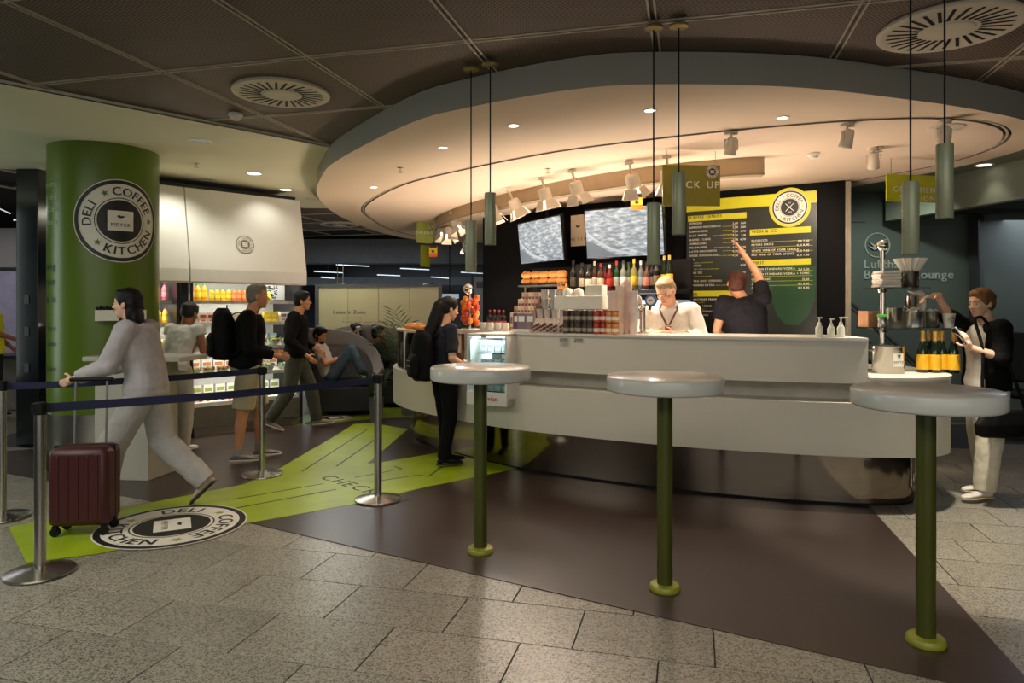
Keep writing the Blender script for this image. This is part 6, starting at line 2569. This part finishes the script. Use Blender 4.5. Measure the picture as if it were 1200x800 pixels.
    # --- clothes
    def sleeve(mb, s, fr, r0, r1, r2):
        a, b, c = P['sh_' + s], P['el_' + s], P['wr_' + s]
        mb.cap(a, a.lerp(b, .05), r0, r0, 14)
        if fr <= .5:
            e = a.lerp(b, fr * 2)
            mb.cyl(a, e, r0, r0 + (r1 - r0) * fr * 2, 16)
        else:
            mb.cyl(a, b, r0, r1, 16)
            mb.ell(b, (r1, r1, r1))
            e = b.lerp(c, (fr - .5) * 2)
            mb.cyl(b, e, r1, r1 + (r2 - r1) * (fr - .5) * 2, 16)
    if top:
        mt, sl, off = top
        tb_ = MB()
        full = rings(.016 + off)
        n = len(full)
        # cut at the hem
        st0 = 1 if tophem > .47 else 0
        tb_.loft(full[st0:])
        for s in 'lr':
            tb_.cap(P['sh_' + s], P['chest'].lerp(P['neck'], .5), .036 * H + off, .04 * H + off, 14)
            sleeve(tb_, s, sl, .0345 * H * bulk + off, .030 * H + off, .0215 * H + off * .7)
        live(tb_, 'top', mt, root, vox, 3, .016, .09)
        if collar:
            cb_ = MB()
            u = (P['head'] - P['neck']).normalized()
            cb_.loft([cb_.ring(P['neck'] - u * .035, u, .055 * H * .75 + .012, 20), cb_.ring(P['neck'] + u * .018, u, .040 * H + .006, 20)], True)
            live(cb_, 'collar', mt, root, .007, 2)
    if vest:
        mt, off, a0_, a1_ = vest
        vb = MB()
        full = rings(.016 + off)
        full = full[:-1]
        # open at the front: drop the front columns
        n = 20
        keep = [k for k in range(n) if not (k <= 1 or k >= n - 1)]
        R = []
        for r in full:
            inner = [r[k] for k in keep]
            R.append(inner + [p + (full_c - p).normalized() * .012 for p, full_c in zip(reversed(inner), [sum(r, V((0, 0, 0))) / n] * len(inner))])
        vb.loft(R)
        for s in 'lr':
            vb.cap(P['sh_' + s], P['chest'].lerp(P['neck'], .5), .036 * H + off, .04 * H + off, 14)
            sleeve(vb, s, a0_, .0345 * H * bulk + off, .030 * H + off, .0225 * H + off)
        live(vb, 'cardigan', mt, root, vox, 2, .014, .10)
    if pants:
        mt, fr = pants
        pb = MB()
        full = rings(.012)
        pb.loft(full[0:4])
        for s in 'lr':
            a, b, c = P['hip_' + s], P['kn_' + s], P['an_' + s]
            r0, r1, r2 = .060 * H * bulk, .042 * H * wide, .034 * H * wide
            pb.cap(a, a.lerp(b, .1), r0, r0, 16)
            if fr < .55:
                e = a.lerp(b, fr * 2)
                pb.cyl(a, e, r0, r0 * .9, 18)
            else:
                pb.cyl(a, b, r0, r1, 18)
                pb.ell(b, (r1,) * 3)
                e = b.lerp(c, min(1.06, (fr - .5) * 2))
                pb.cyl(b, e, r1, r2, 18)
        live(pb, 'trousers', mt, root, vox, 3, .016, .10)
    if shoes:
        for s in 'lr':
            a, t = P['an_' + s], P['toe_' + s]
            d = V((t.x - a.x, t.y - a.y, t.z - (a.z - .045 * H + .012 * H)))
            d.normalize()
            side = V((-d.y, d.x, 0)).normalized()
            up = d.cross(side).normalized()
            if up.z < 0:
                up = -up
            heel = a - up * (.033 * H) - d * (.036 * H)
            Lf = .155 * H
            def rg_(q, wd, zb, zt):
                c = heel + d * (Lf * q)
                R = []
                for k in range(14):
                    an = 2 * pi * k / 14
                    R.append(c + side * (wd * H * cos(an)) + up * ((zb + zt) / 2 + (zt - zb) / 2 * sin(an)))
                return R
            so = MB()
            sh_ = MB()
            prof = [(0.0, .014, .020, .040), (.04, .020, .012, .055), (.22, .0215, .010, .070), (.45, .0215, .010, .060), (.65, .0255, .010, .045), (.85, .0250, .010, .036), (.96, .018, .010, .028), (1.0, .008, .012, .020)]
            sh_.loft([rg_(q, w_, zb, zt) for q, w_, zb, zt in prof])
            sh_.cap(a - up * (.0), a + up * (.004), .024 * H, .023 * H, 14)
            shoe = live(sh_, 'shoe', shoes[0], root, .006, 2)
            so.loft([rg_(q, w_ + .0025, -.002, .016) for q, w_, zb, zt in [(-.012, .014, 0, 0)] + prof[1:-1] + [(1.015, .010, 0, 0)]])
            so.ob('sole', shoes[1], shoe)
            if sock:
                sb_ = MB()
                sb_.cyl(a + up * .0, a.lerp(P['kn_' + s], .16), .0245 * H, .0245 * H, 16)
                sb_.ob('sock', sock, root)
    return root, P, hp

def cloth(name, c, rough=.85):
    return M('cloth_' + name, c, rough=rough, var=.10, scale=12, bump=.25, bscale=160, spec=.15)

# --- 1 the woman with black ponytail at the bar
p = fl(521, 545)
PON, PP, _ = person('woman with long black ponytail in dark grey shirt waiting at the bar', p.x, p.y, .006, radians(28), 1.615,
    dict(head=(.03, 0, .925), el_r=(-.01, -.14, .64), wr_r=(.10, -.12, .575), el_l=(.0, .14, .64), wr_l=(.12, .10, .58), kn_l=(.02, .05, .28), an_l=(.03, .05, .045), toe_l=(.125, .05, .012), an_r=(-.03, -.05, .045), toe_r=(.065, -.06, .012)),
    'fair', ('pony', 'black'), (cloth('charcoal_grey', (42, 44, 52)), .40, .006), (cloth('black_trousers', (9, 9, 10)), 1.0), (cloth('shoe_black', (22, 22, 24), .5), M('sole_black', (30, 30, 30))), head=(0, .22, 0), hipw=1.12)
# --- 2 man with backpack and khaki shorts
p = fl(291, 540)
BPM, BP, _ = person('grey haired man in black jacket and khaki shorts with backpack', p.x, p.y, .006, radians(22), 1.75,
    dict(pelvis=(-.02, 0, .53), chest=(.005, 0, .72), neck=(.015, 0, .83), head=(.05, 0, .923), el_r=(.0, -.15, .63), wr_r=(.135, -.11, .595), el_l=(.02, .15, .63), wr_l=(.14, .10, .60), an_l=(.06, .055, .045), kn_l=(.06, .055, .28), toe_l=(.155, .06, .012), an_r=(-.06, -.055, .045), kn_r=(-.03, -.055, .28), toe_r=(.035, -.065, .012)),
    'tan', ('crop', 'grey'), (cloth('black_jacket', (9, 9, 10)), .96, .012), (cloth('khaki', (172, 160, 134)), .46), (cloth('trainer_grey', (120, 116, 112), .6), M('sole_white', (210, 204, 196))), bulk=1.10, sock=cloth('sock_grey', (150, 148, 144)))
# --- 3 man walking right in black sweater
p = fl(347, 503)
WM, WP, _ = person('man in black sweater and grey green trousers striding right', p.x, p.y, .006, radians(12), 1.72,
    dict(neck=(.015, 0, .83), head=(.045, 0, .92), hip_l=(0, .052, .515), kn_l=(.10, .056, .29), an_l=(.14, .058, .05), toe_l=(.235, .065, .025), kn_r=(-.05, -.056, .275), an_r=(-.18, -.058, .075), toe_r=(-.10, -.065, .012), el_r=(-.03, -.15, .64), wr_r=(.08, -.14, .54), el_l=(.0, .15, .64), wr_l=(.12, .12, .57)),
    'tan', ('short', 'black'), (cloth('black_sweater', (12, 12, 14)), .96, .016), (cloth('olive_grey', (74, 76, 66)), 1.0), (cloth('shoe_tan', (150, 136, 116), .6), MATS['sole_white']), wide=1.2, bulk=1.05)
# --- 4 walking woman with suitcase
p = fl(172, 597)
WW, W4, _ = person('woman in pale grey shirt and trousers walking left with dark red suitcase', p.x, p.y, .006, radians(184), 1.68,
    dict(pelvis=(.0, 0, .53), chest=(.03, 0, .715), neck=(.05, 0, .825), head=(.085, 0, .915), sh_l=(.045, .106, .80), sh_r=(.035, -.106, .80), el_l=(.10, .14, .65), wr_l=(.245, .12, .595), el_r=(.10, -.13, .66), wr_r=(.22, -.10, .61),
         kn_l=(.125, .056, .29), an_l=(.165, .058, .045), toe_l=(.262, .062, .012), kn_r=(-.05, -.056, .285), an_r=(-.235, -.058, .105), toe_r=(-.175, -.065, .016)),
    'light', ('long', 'black'), (cloth('pale_grey_shirt', (178, 172, 174)), .93, .020), (cloth('pale_grey_trousers', (172, 168, 164)), 1.0), (cloth('shoe_beige', (176, 156, 140), .6), MATS['sole_black']), wide=1.45, tophem=.46, hands=dict(l=dict(curl=.75), r=dict(curl=.3)))
# --- 5 woman in white leaning at the station
p = fl(206, 530)
LW, L5, _ = person('woman in white sleeveless top and cream trousers at the service station', p.x, p.y, .006, radians(75), 1.63,
    dict(pelvis=(-.03, 0, .53), waist=(-.005, 0, .60), chest=(.05, 0, .70), neck=(.09, 0, .80), head=(.13, 0, .885), sh_l=(.08, .106, .78), sh_r=(.08, -.106, .78), el_l=(.08, .15, .62), wr_l=(.20, .12, .66), el_r=(.08, -.15, .62), wr_r=(.20, -.10, .66)),
    'brown', ('bun', 'darkgrey'), (cloth('white_top', (214, 212, 204)), .12, .012), (cloth('cream_trousers', (196, 190, 176)), 1.0), (cloth('shoe_white', (226, 224, 220), .5), MATS['sole_white']), wide=1.4, head=(0, .35, 0))
# --- 6 yellow shirt at the left edge
p = fl(-9, 490)
person('person in yellow shirt cut by the left picture edge', p.x, p.y, .006, radians(20), 1.70,
    dict(head=(-.03, 0, .92), neck=(-.03, 0, .83), el_r=(.07, -.15, .68), wr_r=(.20, -.13, .63), el_l=(.0, .14, .64), wr_l=(.10, .12, .55)),
    'brown', ('short', 'black'), (cloth('yellow_shirt', (206, 196, 40)), .30, .010), (cloth('dark_trousers', (36, 36, 38)), 1.0), (MATS['cloth_shoe_black'], MATS['sole_black']))
# --- 7 barista in white shirt
p = at(786, 420, 6.35)
BA7, B7, hp7 = person('blond barista in white shirt with lanyard looking down at his hands', p.x, p.y, .125, radians(-110), 1.76,
    dict(pelvis=(-.05, 0, .53), waist=(-.03, 0, .60), chest=(.02, 0, .705), neck=(.055, 0, .80), head=(.105, -.012, .872), sh_l=(.035, .112, .775), sh_r=(.035, -.112, .775), el_l=(.06, .16, .64), wr_l=(.17, .045, .655), el_r=(.06, -.16, .64), wr_r=(.17, -.055, .655)),
    'fair', ('crop', 'blond'), (cloth('white_shirt', (232, 226, 214)), .80, .012), (MATS['cloth_dark_trousers'], 1.0), (MATS['cloth_shoe_black'], MATS['sole_black']), head=(-.35, .60, 0), collar=True, hands=dict(l=dict(curl=.8), r=dict(curl=.8)))
# lanyard hanging round his neck
Hn = 1.76
ly = MB()
for q in (-1, 1):
    pts = [B7['neck'] + V((-.02, q * .062, .03)), B7['neck'] + V((.055, q * .075, -.03)), B7['chest'].lerp(B7['neck'], .45) + V((.125, q * .052, .0)), B7['chest'] + V((.145, q * .01, -.01))]
    sp = crom(pts, 5)
    R = []
    for i, c in enumerate(sp):
        R.append([c + V((0, -.009, 0)), c + V((0, .009, 0)), c + V((.004, .009, 0)), c + V((.004, -.009, 0))])
    ly.loft(R)
lo = ly.ob('lanyard', M('lanyard_brown', (92, 58, 50), rough=.7, var=.5, scale=60), BA7, smooth=False)
mb = MB()
mb.box(B7['chest'] + V((.15, 0, -.055)), (.006, .055, .075), 0, Matrix.Rotation(.2, 3, 'Y'))
mb.ob('badge_card', M('card_maroon', (110, 60, 56), rough=.3), BA7, smooth=False)
mb = MB()
mb.lathe([(.030, -.008), (.032, 0), (.030, .008)], 20, caps=False)
w_ = B7['wr_r']
d_ = (B7['wr_r'] - B7['el_r']).normalized()
mb.xf(Matrix.Translation(w_ - d_ * .05) @ d_.to_track_quat('Z', 'X').to_matrix().to_4x4())
mb.ob('wristband', M('band_green', (60, 140, 90), rough=.5), BA7)
# --- 8 man pointing at the menu
p = at(878, 420, 6.95)
person('auburn haired man in dark shirt reaching up to the menu board', p.x, p.y, .125, radians(70), 1.80,
    dict(pelvis=(-.03, .02, .53), chest=(.01, .02, .72), neck=(.015, .045, .83), head=(.035, .070, .905), sh_l=(.0, .135, .80), sh_r=(.0, -.075, .825), el_r=(.085, -.045, .955), wr_r=(.13, .035, 1.08), el_l=(.02, .175, .64), wr_l=(.12, .13, .58)),
    'tan', ('short', 'auburn'), (cloth('dark_shirt', (24, 23, 28)), .30, .014), (MATS['cloth_black_trousers'], 1.0), (MATS['cloth_shoe_black'], MATS['sole_black']), bulk=1.08, head=(.2, -.15, .15), hands=dict(r=dict(curl=.15)))
# --- 9 woman at right reaching to the tower
p = fl(1156, 583)
W9, P9, hp9 = person('woman in black cardigan and cream trousers reaching over the bar end', p.x, p.y, .006, radians(188), 1.68,
    dict(neck=(.0, 0, .825), head=(.03, 0, .918), sh_r=(.02, -.105, .80), sh_l=(.02, .105, .80), el_r=(.145, -.06, .85), wr_r=(.245, -.01, .955), el_l=(.05, .14, .67), wr_l=(.165, .09, .715), an_l=(.06, .055, .045), kn_l=(.035, .055, .28), toe_l=(.155, .06, .012), an_r=(-.05, -.055, .045), kn_r=(-.02, -.055, .28), toe_r=(.045, -.065, .012)),
    'light', ('bun', 'streak'), (cloth('cream_top', (222, 214, 198)), .10, .004), (cloth('cream_white', (216, 208, 186)), 1.0), (cloth('trainer_white', (222, 216, 206), .5), M('sole_gum', (190, 170, 130))), vest=(cloth('black_cardigan', (8, 8, 8)), .020, .55, 0), wide=1.35, head=(.12, .10, 0), hands=dict(l=dict(dir=(.5, 0, .85), nrm=(-.2, -1, .1), curl=.9), r=dict(dir=(1, -.1, -.1), nrm=(0, .2, -1), curl=.45)))
# her phone, held in the left hand
mb = MB()
mb.box((0, 0, 0), (.012, .078, .155))
t = thing('phone', 'grey blue phone held upright by the woman in cardigan', 'phone')
wl_ = Matrix.Translation((p.x, p.y, .006)) @ Matrix.Rotation(radians(188), 4, 'Z')
t.location = wl_ @ (P9['wr_l'] + V((.062, -.034, .085)))
t.rotation_euler = (.25, .5, radians(178))
mb.ob('case', M('phone_grey', (140, 148, 156), rough=.3), t, smooth=False, bevel=.005)
mb = MB()
mb.box((.0065, 0, 0), (.002, .07, .146))
mb.ob('display', BLACKG, t, smooth=False)
mb = MB()
for z in (.05, .03):
    mb.cyl((-.0062, .022, z), (-.009, .022, z), .008, n=12)
mb.ob('lens', BLACKG, t)
# her black bag on a strap
t = thing('handbag', 'large black shoulder bag hanging by the woman in cardigan', 'bag')
bl_ = wl_ @ (V((.07, .265, .0)) + V((0, 0, .53)))
t.location = bl_
t.rotation_euler = (0, 0, radians(188))
mb = MB()
mb.loft([mb.ring((0, 0, z), (0, 0, 1), a, 18, (0, 1, 0), b) for z, a, b in ((0, .20, .05), (.02, .26, .07), (.10, .27, .075), (.19, .20, .045), (.21, .16, .02))])
live(mb, 'pouch', cloth('bag_black', (8, 8, 9), .6), t, .009, 2, .012, .12)
mb = MB()
sl = [V((.20, -.0, .16)), V((.16, -.05, .40)), V((.14, -.07, .66)), V((.13, -.15, .86)), V((.10, -.17, .90)), V((.03, -.15, .86)), V((-.09, -.05, .48)), V((-.17, -.0, .18))]
mb.tube(crom(sl, 5), .012, 8)
mb.ob('strap', MATS['cloth_bag_black'], t)

# backpacks: things of their own
def backpack(label, loc, rz, s=1.0, mat=None):
    t = thing('backpack', label, 'backpack', loc, rz)
    m = mat or cloth('pack_black', (8, 8, 9), .7)
    mb = MB()
    mb.loft([[V((-(.02 + dx) if c < 0 else .10 * 0, 0, 0)) for c in (0, 0, 0)] for dx in (0, 0)]) if False else None
    prof = [(0, .13, .075), (.03, .155, .10), (.18, .165, .115), (.33, .155, .105), (.43, .125, .08), (.475, .08, .045)]
    mb.loft([mb.ring((-.09 - (.01 if z > .4 else 0), 0, z * s), (0, 0, 1), a * s, 20, (1, 0, 0), b * s) for z, a, b in prof])
    live(mb, 'main_bag', m, t, .009, 3, .02, .12)
    mb = MB()
    mb.loft([mb.ring((-.185 * s, 0, z * s), (0, 0, 1), a * s, 16, (1, 0, 0), b * s) for z, a, b in ((.03, .10, .03), (.06, .12, .05), (.2, .115, .05), (.25, .08, .02))])
    live(mb, 'front_pocket', m, t, .009, 2, .012, .1)
    for q in (-1, 1):
        mb = MB()
        pts = crom([V((-.03, q * .07 * s, .40 * s)), V((.05, q * .085 * s, .435 * s)), V((.15, q * .10 * s, .36 * s)), V((.145, q * .125 * s, .22 * s)), V((.03, q * .15 * s, .07 * s)), V((-.05, q * .13 * s, .05 * s))], 5)
        R = []
        for i, c in enumerate(pts):
            d = (pts[min(i + 1, len(pts) - 1)] - pts[max(i - 1, 0)]).normalized()
            sd = V((0, 1, 0)) - d * d.y
            sd.normalize()
            nn = d.cross(sd)
            R.append([c + sd * .026 + nn * .005, c - sd * .026 + nn * .005, c - sd * .026 - nn * .005, c + sd * .026 - nn * .005])
        mb.loft(R)
        mb.ob('strap', m, t)
    mb = MB()
    mb.tube([V((-.06, -.03, .455 * s)), V((-.06, -.02, .50 * s)), V((-.06, .02, .50 * s)), V((-.06, .03, .455 * s))], .008, 8)
    mb.ob('handle', m, t)
    mb = MB()
    for z in (.14, .19):
        mb.box((-.238 * s, 0, z * s), (.006, .10, .006))
    mb.ob('zip', GREYM, t, smooth=False)
    return t
f = radians(22)
c = BPM.location + Matrix.Rotation(f, 3, 'Z') @ V((-.135, 0, 1.00))
backpack('big black backpack on the man in khaki shorts', c, f, 1.05)
f = radians(28)
c = PON.location + Matrix.Rotation(f, 3, 'Z') @ V((-.130, .0, .82))
backpack('black backpack worn low by the ponytail woman', c, f, 1.0)

# the suitcase
p = fl(100, 624)
sc = thing('suitcase', 'dark red wheeled suitcase pushed by the walking woman', 'suitcase', (p.x, p.y, .006), radians(8))
RED = M('case_red', (64, 16, 20), rough=.45, var=.1)
mb = MB()
mb.box((0, 0, .325), (.38, .24, .52))
o = mb.ob('shell', RED, sc, bevel=.045)
mb = MB()
for x in (-.12, -.06, 0, .06, .12):
    mb.box((x, -.121, .325), (.018, .008, .42))
mb.ob('rib', RED, sc, smooth=False, bevel=.003)
mb = MB()
mb.box((0, 0, .325), (.386, .012, .526))
mb.ob('zip', BLACK, sc, bevel=.02)
for sx in (-.15, .15):
    for sy in (-.08, .08):
        mb = MB()
        mb.cyl((sx, sy - .012, .03), (sx, sy + .012, .03), .03, n=16)
        mb.box((sx, sy, .055), (.03, .035, .03))
        mb.ob('wheel', BLACK, sc)
mb = MB()
mb.tube([V((.10, .07, .57)), V((.11, .07, 1.02))], .008, 8)
mb.tube([V((-.10, .07, .57)), V((-.09, .07, 1.02))], .008, 8)
mb.ob('pull_rod', GREYM, sc)
mb = MB()
mb.cap((-.12, .07, 1.02), (.14, .07, 1.02), .014, .014, 10)
mb.ob('handle', BLACK, sc)

# ------------------------------------------------------------------ the seating zone: shell loungers with people
LOUNGE = M('lounge_shell', (140, 140, 142), rough=.45, var=.03)
def lounger(px, D, rz, label):
    """a reclining seat on a dark base with a tall curved shell on its far side"""
    p = at(px, 430, D)
    t = thing('lounge_chair', label, 'chair', (p.x, D, .004), rz)
    fy = 1 if cos(rz) > 0 else -1
    mb = MB()
    mb.prism([(-.42, -.30), (.40, -.30), (.40, .30), (-.42, .30)], .06, .40)
    mb.ob('base', M('lounge_base', (30, 31, 32), rough=.6), t, smooth=False, bevel=.02)
    prof = crom([V((-.60, 0, 1.16)), V((-.52, 0, .90)), V((-.40, 0, .62)), V((-.22, 0, .46)), V((.05, 0, .46)), V((.30, 0, .50)), V((.48, 0, .50))], 6)
    mb = MB()
    R = []
    for i, c in enumerate(prof):
        d = (prof[min(i + 1, len(prof) - 1)] - prof[max(i - 1, 0)]).normalized()
        nn = V((-d.z, 0, d.x)) * .025
        R.append([c + V((0, -.27, 0)) + nn, c + V((0, .27, 0)) + nn, c + V((0, .27, 0)) - nn, c + V((0, -.27, 0)) - nn])
    mb.loft(R)
    mb.ob('seat', M('lounge_pad', (40, 44, 44), rough=.6), t, ang=50)
    outer = crom([V((-.62, 0, 1.20)), V((-.30, 0, 1.19)), V((.05, 0, 1.13)), V((.30, 0, 1.00)), V((.46, 0, .80)), V((.53, 0, .56)), V((.52, 0, .44))], 6)
    inner = crom([V((-.56, 0, .90)), V((-.30, 0, .96)), V((.02, 0, .95)), V((.22, 0, .86)), V((.34, 0, .72)), V((.39, 0, .56)), V((.36, 0, .44))], 6)
    n = len(outer)
    mb = MB()
    R = []
    for i, (a, b) in enumerate(zip(outer, inner)):
        u = max(0, (i / n - .5) / .5)
        near = fy * (.30 - .50 * u * u)
        R.append([a + V((0, near, 0)), a + V((0, fy * .36, 0)), b + V((0, fy * .35, 0)), b + V((0, near, 0))])
    mb.loft(R)
    mb.ob('shell_arch', LOUNGE, t, ang=50)
    mb = MB()
    poly = [q + V((0, fy * .335, 0)) for q in inner] + [V((-.30, fy * .335, .42))]
    poly2 = [q + V((0, fy * .035, 0)) for q in poly]
    k = len(poly)
    mb.add(poly + poly2, [tuple(range(k)), tuple(reversed(range(k, 2 * k)))])
    mb.ob('shell_wall', M('lounge_inner', (128, 128, 130), rough=.6), t, smooth=False)
    mb = MB()
    R = []
    for c in (V((-.66, 0, 1.21)), V((-.60, 0, .90)), V((-.46, 0, .56)), V((-.40, 0, .40))):
        R.append([c + V((0, -.33, 0)), c + V((0, .33, 0)), c + V((.035, .33, -.01)), c + V((.035, -.33, -.01))])
    mb.loft(R)
    mb.ob('shell_back', LOUNGE, t, ang=50)
    mb = MB()
    mb.lathe([(.26, 0), (.26, .02), (.10, .04), (.09, .07)], 20)
    mb.ob('pedestal', BLACK, t)
    return t
SEAT = dict(pelvis=(-.125, 0, .335), waist=(-.155, 0, .39), chest=(-.195, 0, .475), neck=(-.21, 0, .56), head=(-.195, 0, .64), sh_l=(-.20, .106, .535), sh_r=(-.20, -.106, .535), el_l=(-.135, .135, .42), wr_l=(-.04, .06, .45), el_r=(-.135, -.135, .42), wr_r=(-.04, -.06, .45),
            hip_l=(-.10, .055, .32), hip_r=(-.10, -.055, .32), kn_l=(.045, .055, .53), kn_r=(.06, -.06, .515), an_l=(.13, .055, .335), an_r=(.155, -.055, .335), toe_l=(.225, .06, .305), toe_r=(.25, -.06, .305))
c1 = lounger(404, 9.9, radians(6), 'grey shell lounge chair holding the bearded man in white T-shirt')
lp_ = c1.location
person('bearded man in white T-shirt and jeans reclining with a phone', lp_.x, lp_.y, .0, radians(6), 1.74, SEAT, 'tan', ('beard', 'black'), (cloth('white_tee', (206, 202, 196)), .32, .010), (cloth('jeans', (74, 92, 110)), .98), (cloth('sneaker_dark', (44, 46, 50), .6), MATS['sole_white']), head=(-.5, .35, 0))
mb = MB()
mb.box((0, 0, 0), (.010, .075, .15))
o = mb.ob('phone', BLACKG, None, smooth=False, bevel=.003, loc=lp_ + V((.06, .0, .84)), rot=(0, -.6, radians(8)))
tag(o, 'dark phone held by the reclining bearded man', 'phone')
c2 = lounger(392, 11.5, radians(184), 'second grey shell lounge chair, farther back behind the bearded man')
lp2 = c2.location
person('dark haired person mostly hidden in the farther lounge chair', lp2.x, lp2.y, .0, radians(184), 1.74, SEAT, 'tan', ('short', 'black'), (cloth('grey_hoodie', (60, 62, 64)), .9, .014), (cloth('jeans_dark', (44, 54, 66)), .98), (MATS['cloth_shoe_black'], MATS['sole_black']))
c3 = lounger(470, 10.7, radians(8), 'grey shell lounge chair beside the potted palm')
lp3 = c3.location
person('person in dark clothes reclining in the lounge chair by the palm', lp3.x, lp3.y, .0, radians(8), 1.72, SEAT, 'brown', ('short', 'black'), (cloth('dark_green_top', (36, 40, 36)), .9, .014), (MATS['cloth_dark_trousers'], .98), (MATS['cloth_shoe_black'], MATS['sole_white']))
# black carry bag and thin barrier pole below the loungers
p = fl(414, 473)
t = thing('bag', 'black travel bag standing below the lounge chair', 'bag', (p.x, p.y, .004), .2)
mb = MB()
mb.box((0, 0, .19), (.34, .22, .38))
mb.ob('bag_body', cloth('travel_black', (22, 23, 26), .7), t, bevel=.04)
mb = MB()
mb.tube(crom([V((-.08, 0, .37)), V((-.06, 0, .44)), V((.06, 0, .44)), V((.08, 0, .37))], 4), .010, 8)
mb.ob('handle', BLACK, t)
p = V((-2.58, 9.0, 0))
t = thing('thin_post', 'thin black post standing on the lime sticker behind striding man', 'post', (p.x, p.y, .006))
mb = MB()
mb.lathe([(.10, 0), (.10, .008), (.014, .014)], 20)
mb.ob('base', BLACK, t)
mb = MB()
mb.cyl((0, 0, .01), (0, 0, .95), .022, n=12)
mb.ob('pole', BLACK, t)

# ------------------------------------------------------------------ palms
LEAF = M('palm_leaf', (38, 58, 30), rough=.5, var=.3, scale=9)
def palm(loc, h, n, label, seed, spread=1.0, potr=.15):
    rg = random.Random(seed)
    t = thing('potted_palm', label, 'plant', loc)
    mb = MB()
    mb.lathe([(potr * .75, 0), (potr, .30), (potr * 1.05, .31), (potr * .95, .31), (potr * .9, .27)], 20)
    mb.ob('pot', M('pot_grey', (96, 96, 94), rough=.6), t)
    mb = MB()
    mb.lathe([(potr * .9, .265), (.002, .28)], 16)
    mb.ob('soil', M('soil', (40, 30, 24), rough=.9), t)
    for k in range(n):
        a = 2 * pi * k / n + rg.uniform(-.3, .3)
        L = h * rg.uniform(.7, 1.0)
        el = rg.uniform(.75, 1.35)
        mb = MB()
        pts = []
        for q in range(9):
            u = q / 8
            r = spread * L * .75 * (cos(el) * u + .42 * u * u)
            z = .27 + L * (sin(el) * u - .36 * u * u * spread)
            pts.append(V((r * cos(a), r * sin(a), z)))
        mb.tube(pts, [.008 - .0007 * q for q in range(9)], 5)
        for q in range(2, 9):
            d = (pts[q] - pts[q - 1]).normalized()
            side = d.cross(V((0, 0, 1))).normalized()
            for sg in (-1, 1):
                for half in (0, .5):
                    b = pts[q - 1].lerp(pts[q], half + .25)
                    ln = .24 * (1 - abs(q - 4.5) / 8) * h / 1.0
                    tip = b + (side * sg * .8 + d * .75 + V((0, 0, -.12 + rg.uniform(-.1, .1)))).normalized() * ln
                    wv = d * .012
                    m_ = b.lerp(tip, .5) + V((0, 0, .012))
                    mb.add([b - wv * .6, b + wv * .6, m_ + wv, tip, m_ - wv], [(0, 1, 2, 3, 4)])
        mb.ob('frond', LEAF, t, smooth=False)
    return t
p = at(487, 420, 9.4)
palm((p.x - .12, 9.75, .004), 1.65, 13, 'potted palm with arching fronds behind the glass snack case', 5, .6, .16)
p = at(462, 425, 10.8)
palm((-1.80, 9.22, .004), .58, 8, 'small leafy plant in front of the lit partition, low', 8, .6, .10)

# office chair beyond the woman at the right edge
p = at(1198, 430, 8.2)
t = thing('office_chair', 'black swivel chair cut by the right picture edge', 'chair', (p.x + .12, 8.2, .004), -.5)
mb = MB()
mb.box((0, 0, .48), (.48, .46, .08))
mb.ob('seat', BLACK, t, bevel=.03)
mb = MB()
mb.box((0, .25, .90), (.46, .06, .62), 0, Matrix.Rotation(-.12, 3, 'X'))
mb.ob('backrest', BLACK, t, bevel=.03)
mb = MB()
mb.cyl((0, 0, .10), (0, 0, .45), .03, n=12)
mb.box((0, .24, .56), (.05, .05, .3))
mb.ob('column', GREYM, t)
for k in range(5):
    a = 2 * pi * k / 5
    mb = MB()
    mb.cyl((0, 0, .12), (.28 * cos(a), .28 * sin(a), .075), .018, n=8)
    mb.cyl((.28 * cos(a), .28 * sin(a) - .012, .03), (.28 * cos(a), .28 * sin(a) + .012, .03), .03, n=12)
    mb.ob('leg', BLACK, t)
for sx in (-.26, .26):
    mb = MB()
    mb.tube([V((sx, .12, .50)), V((sx, .12, .68)), V((sx, -.1, .70))], .016, 8)
    mb.ob('armrest', BLACK, t)
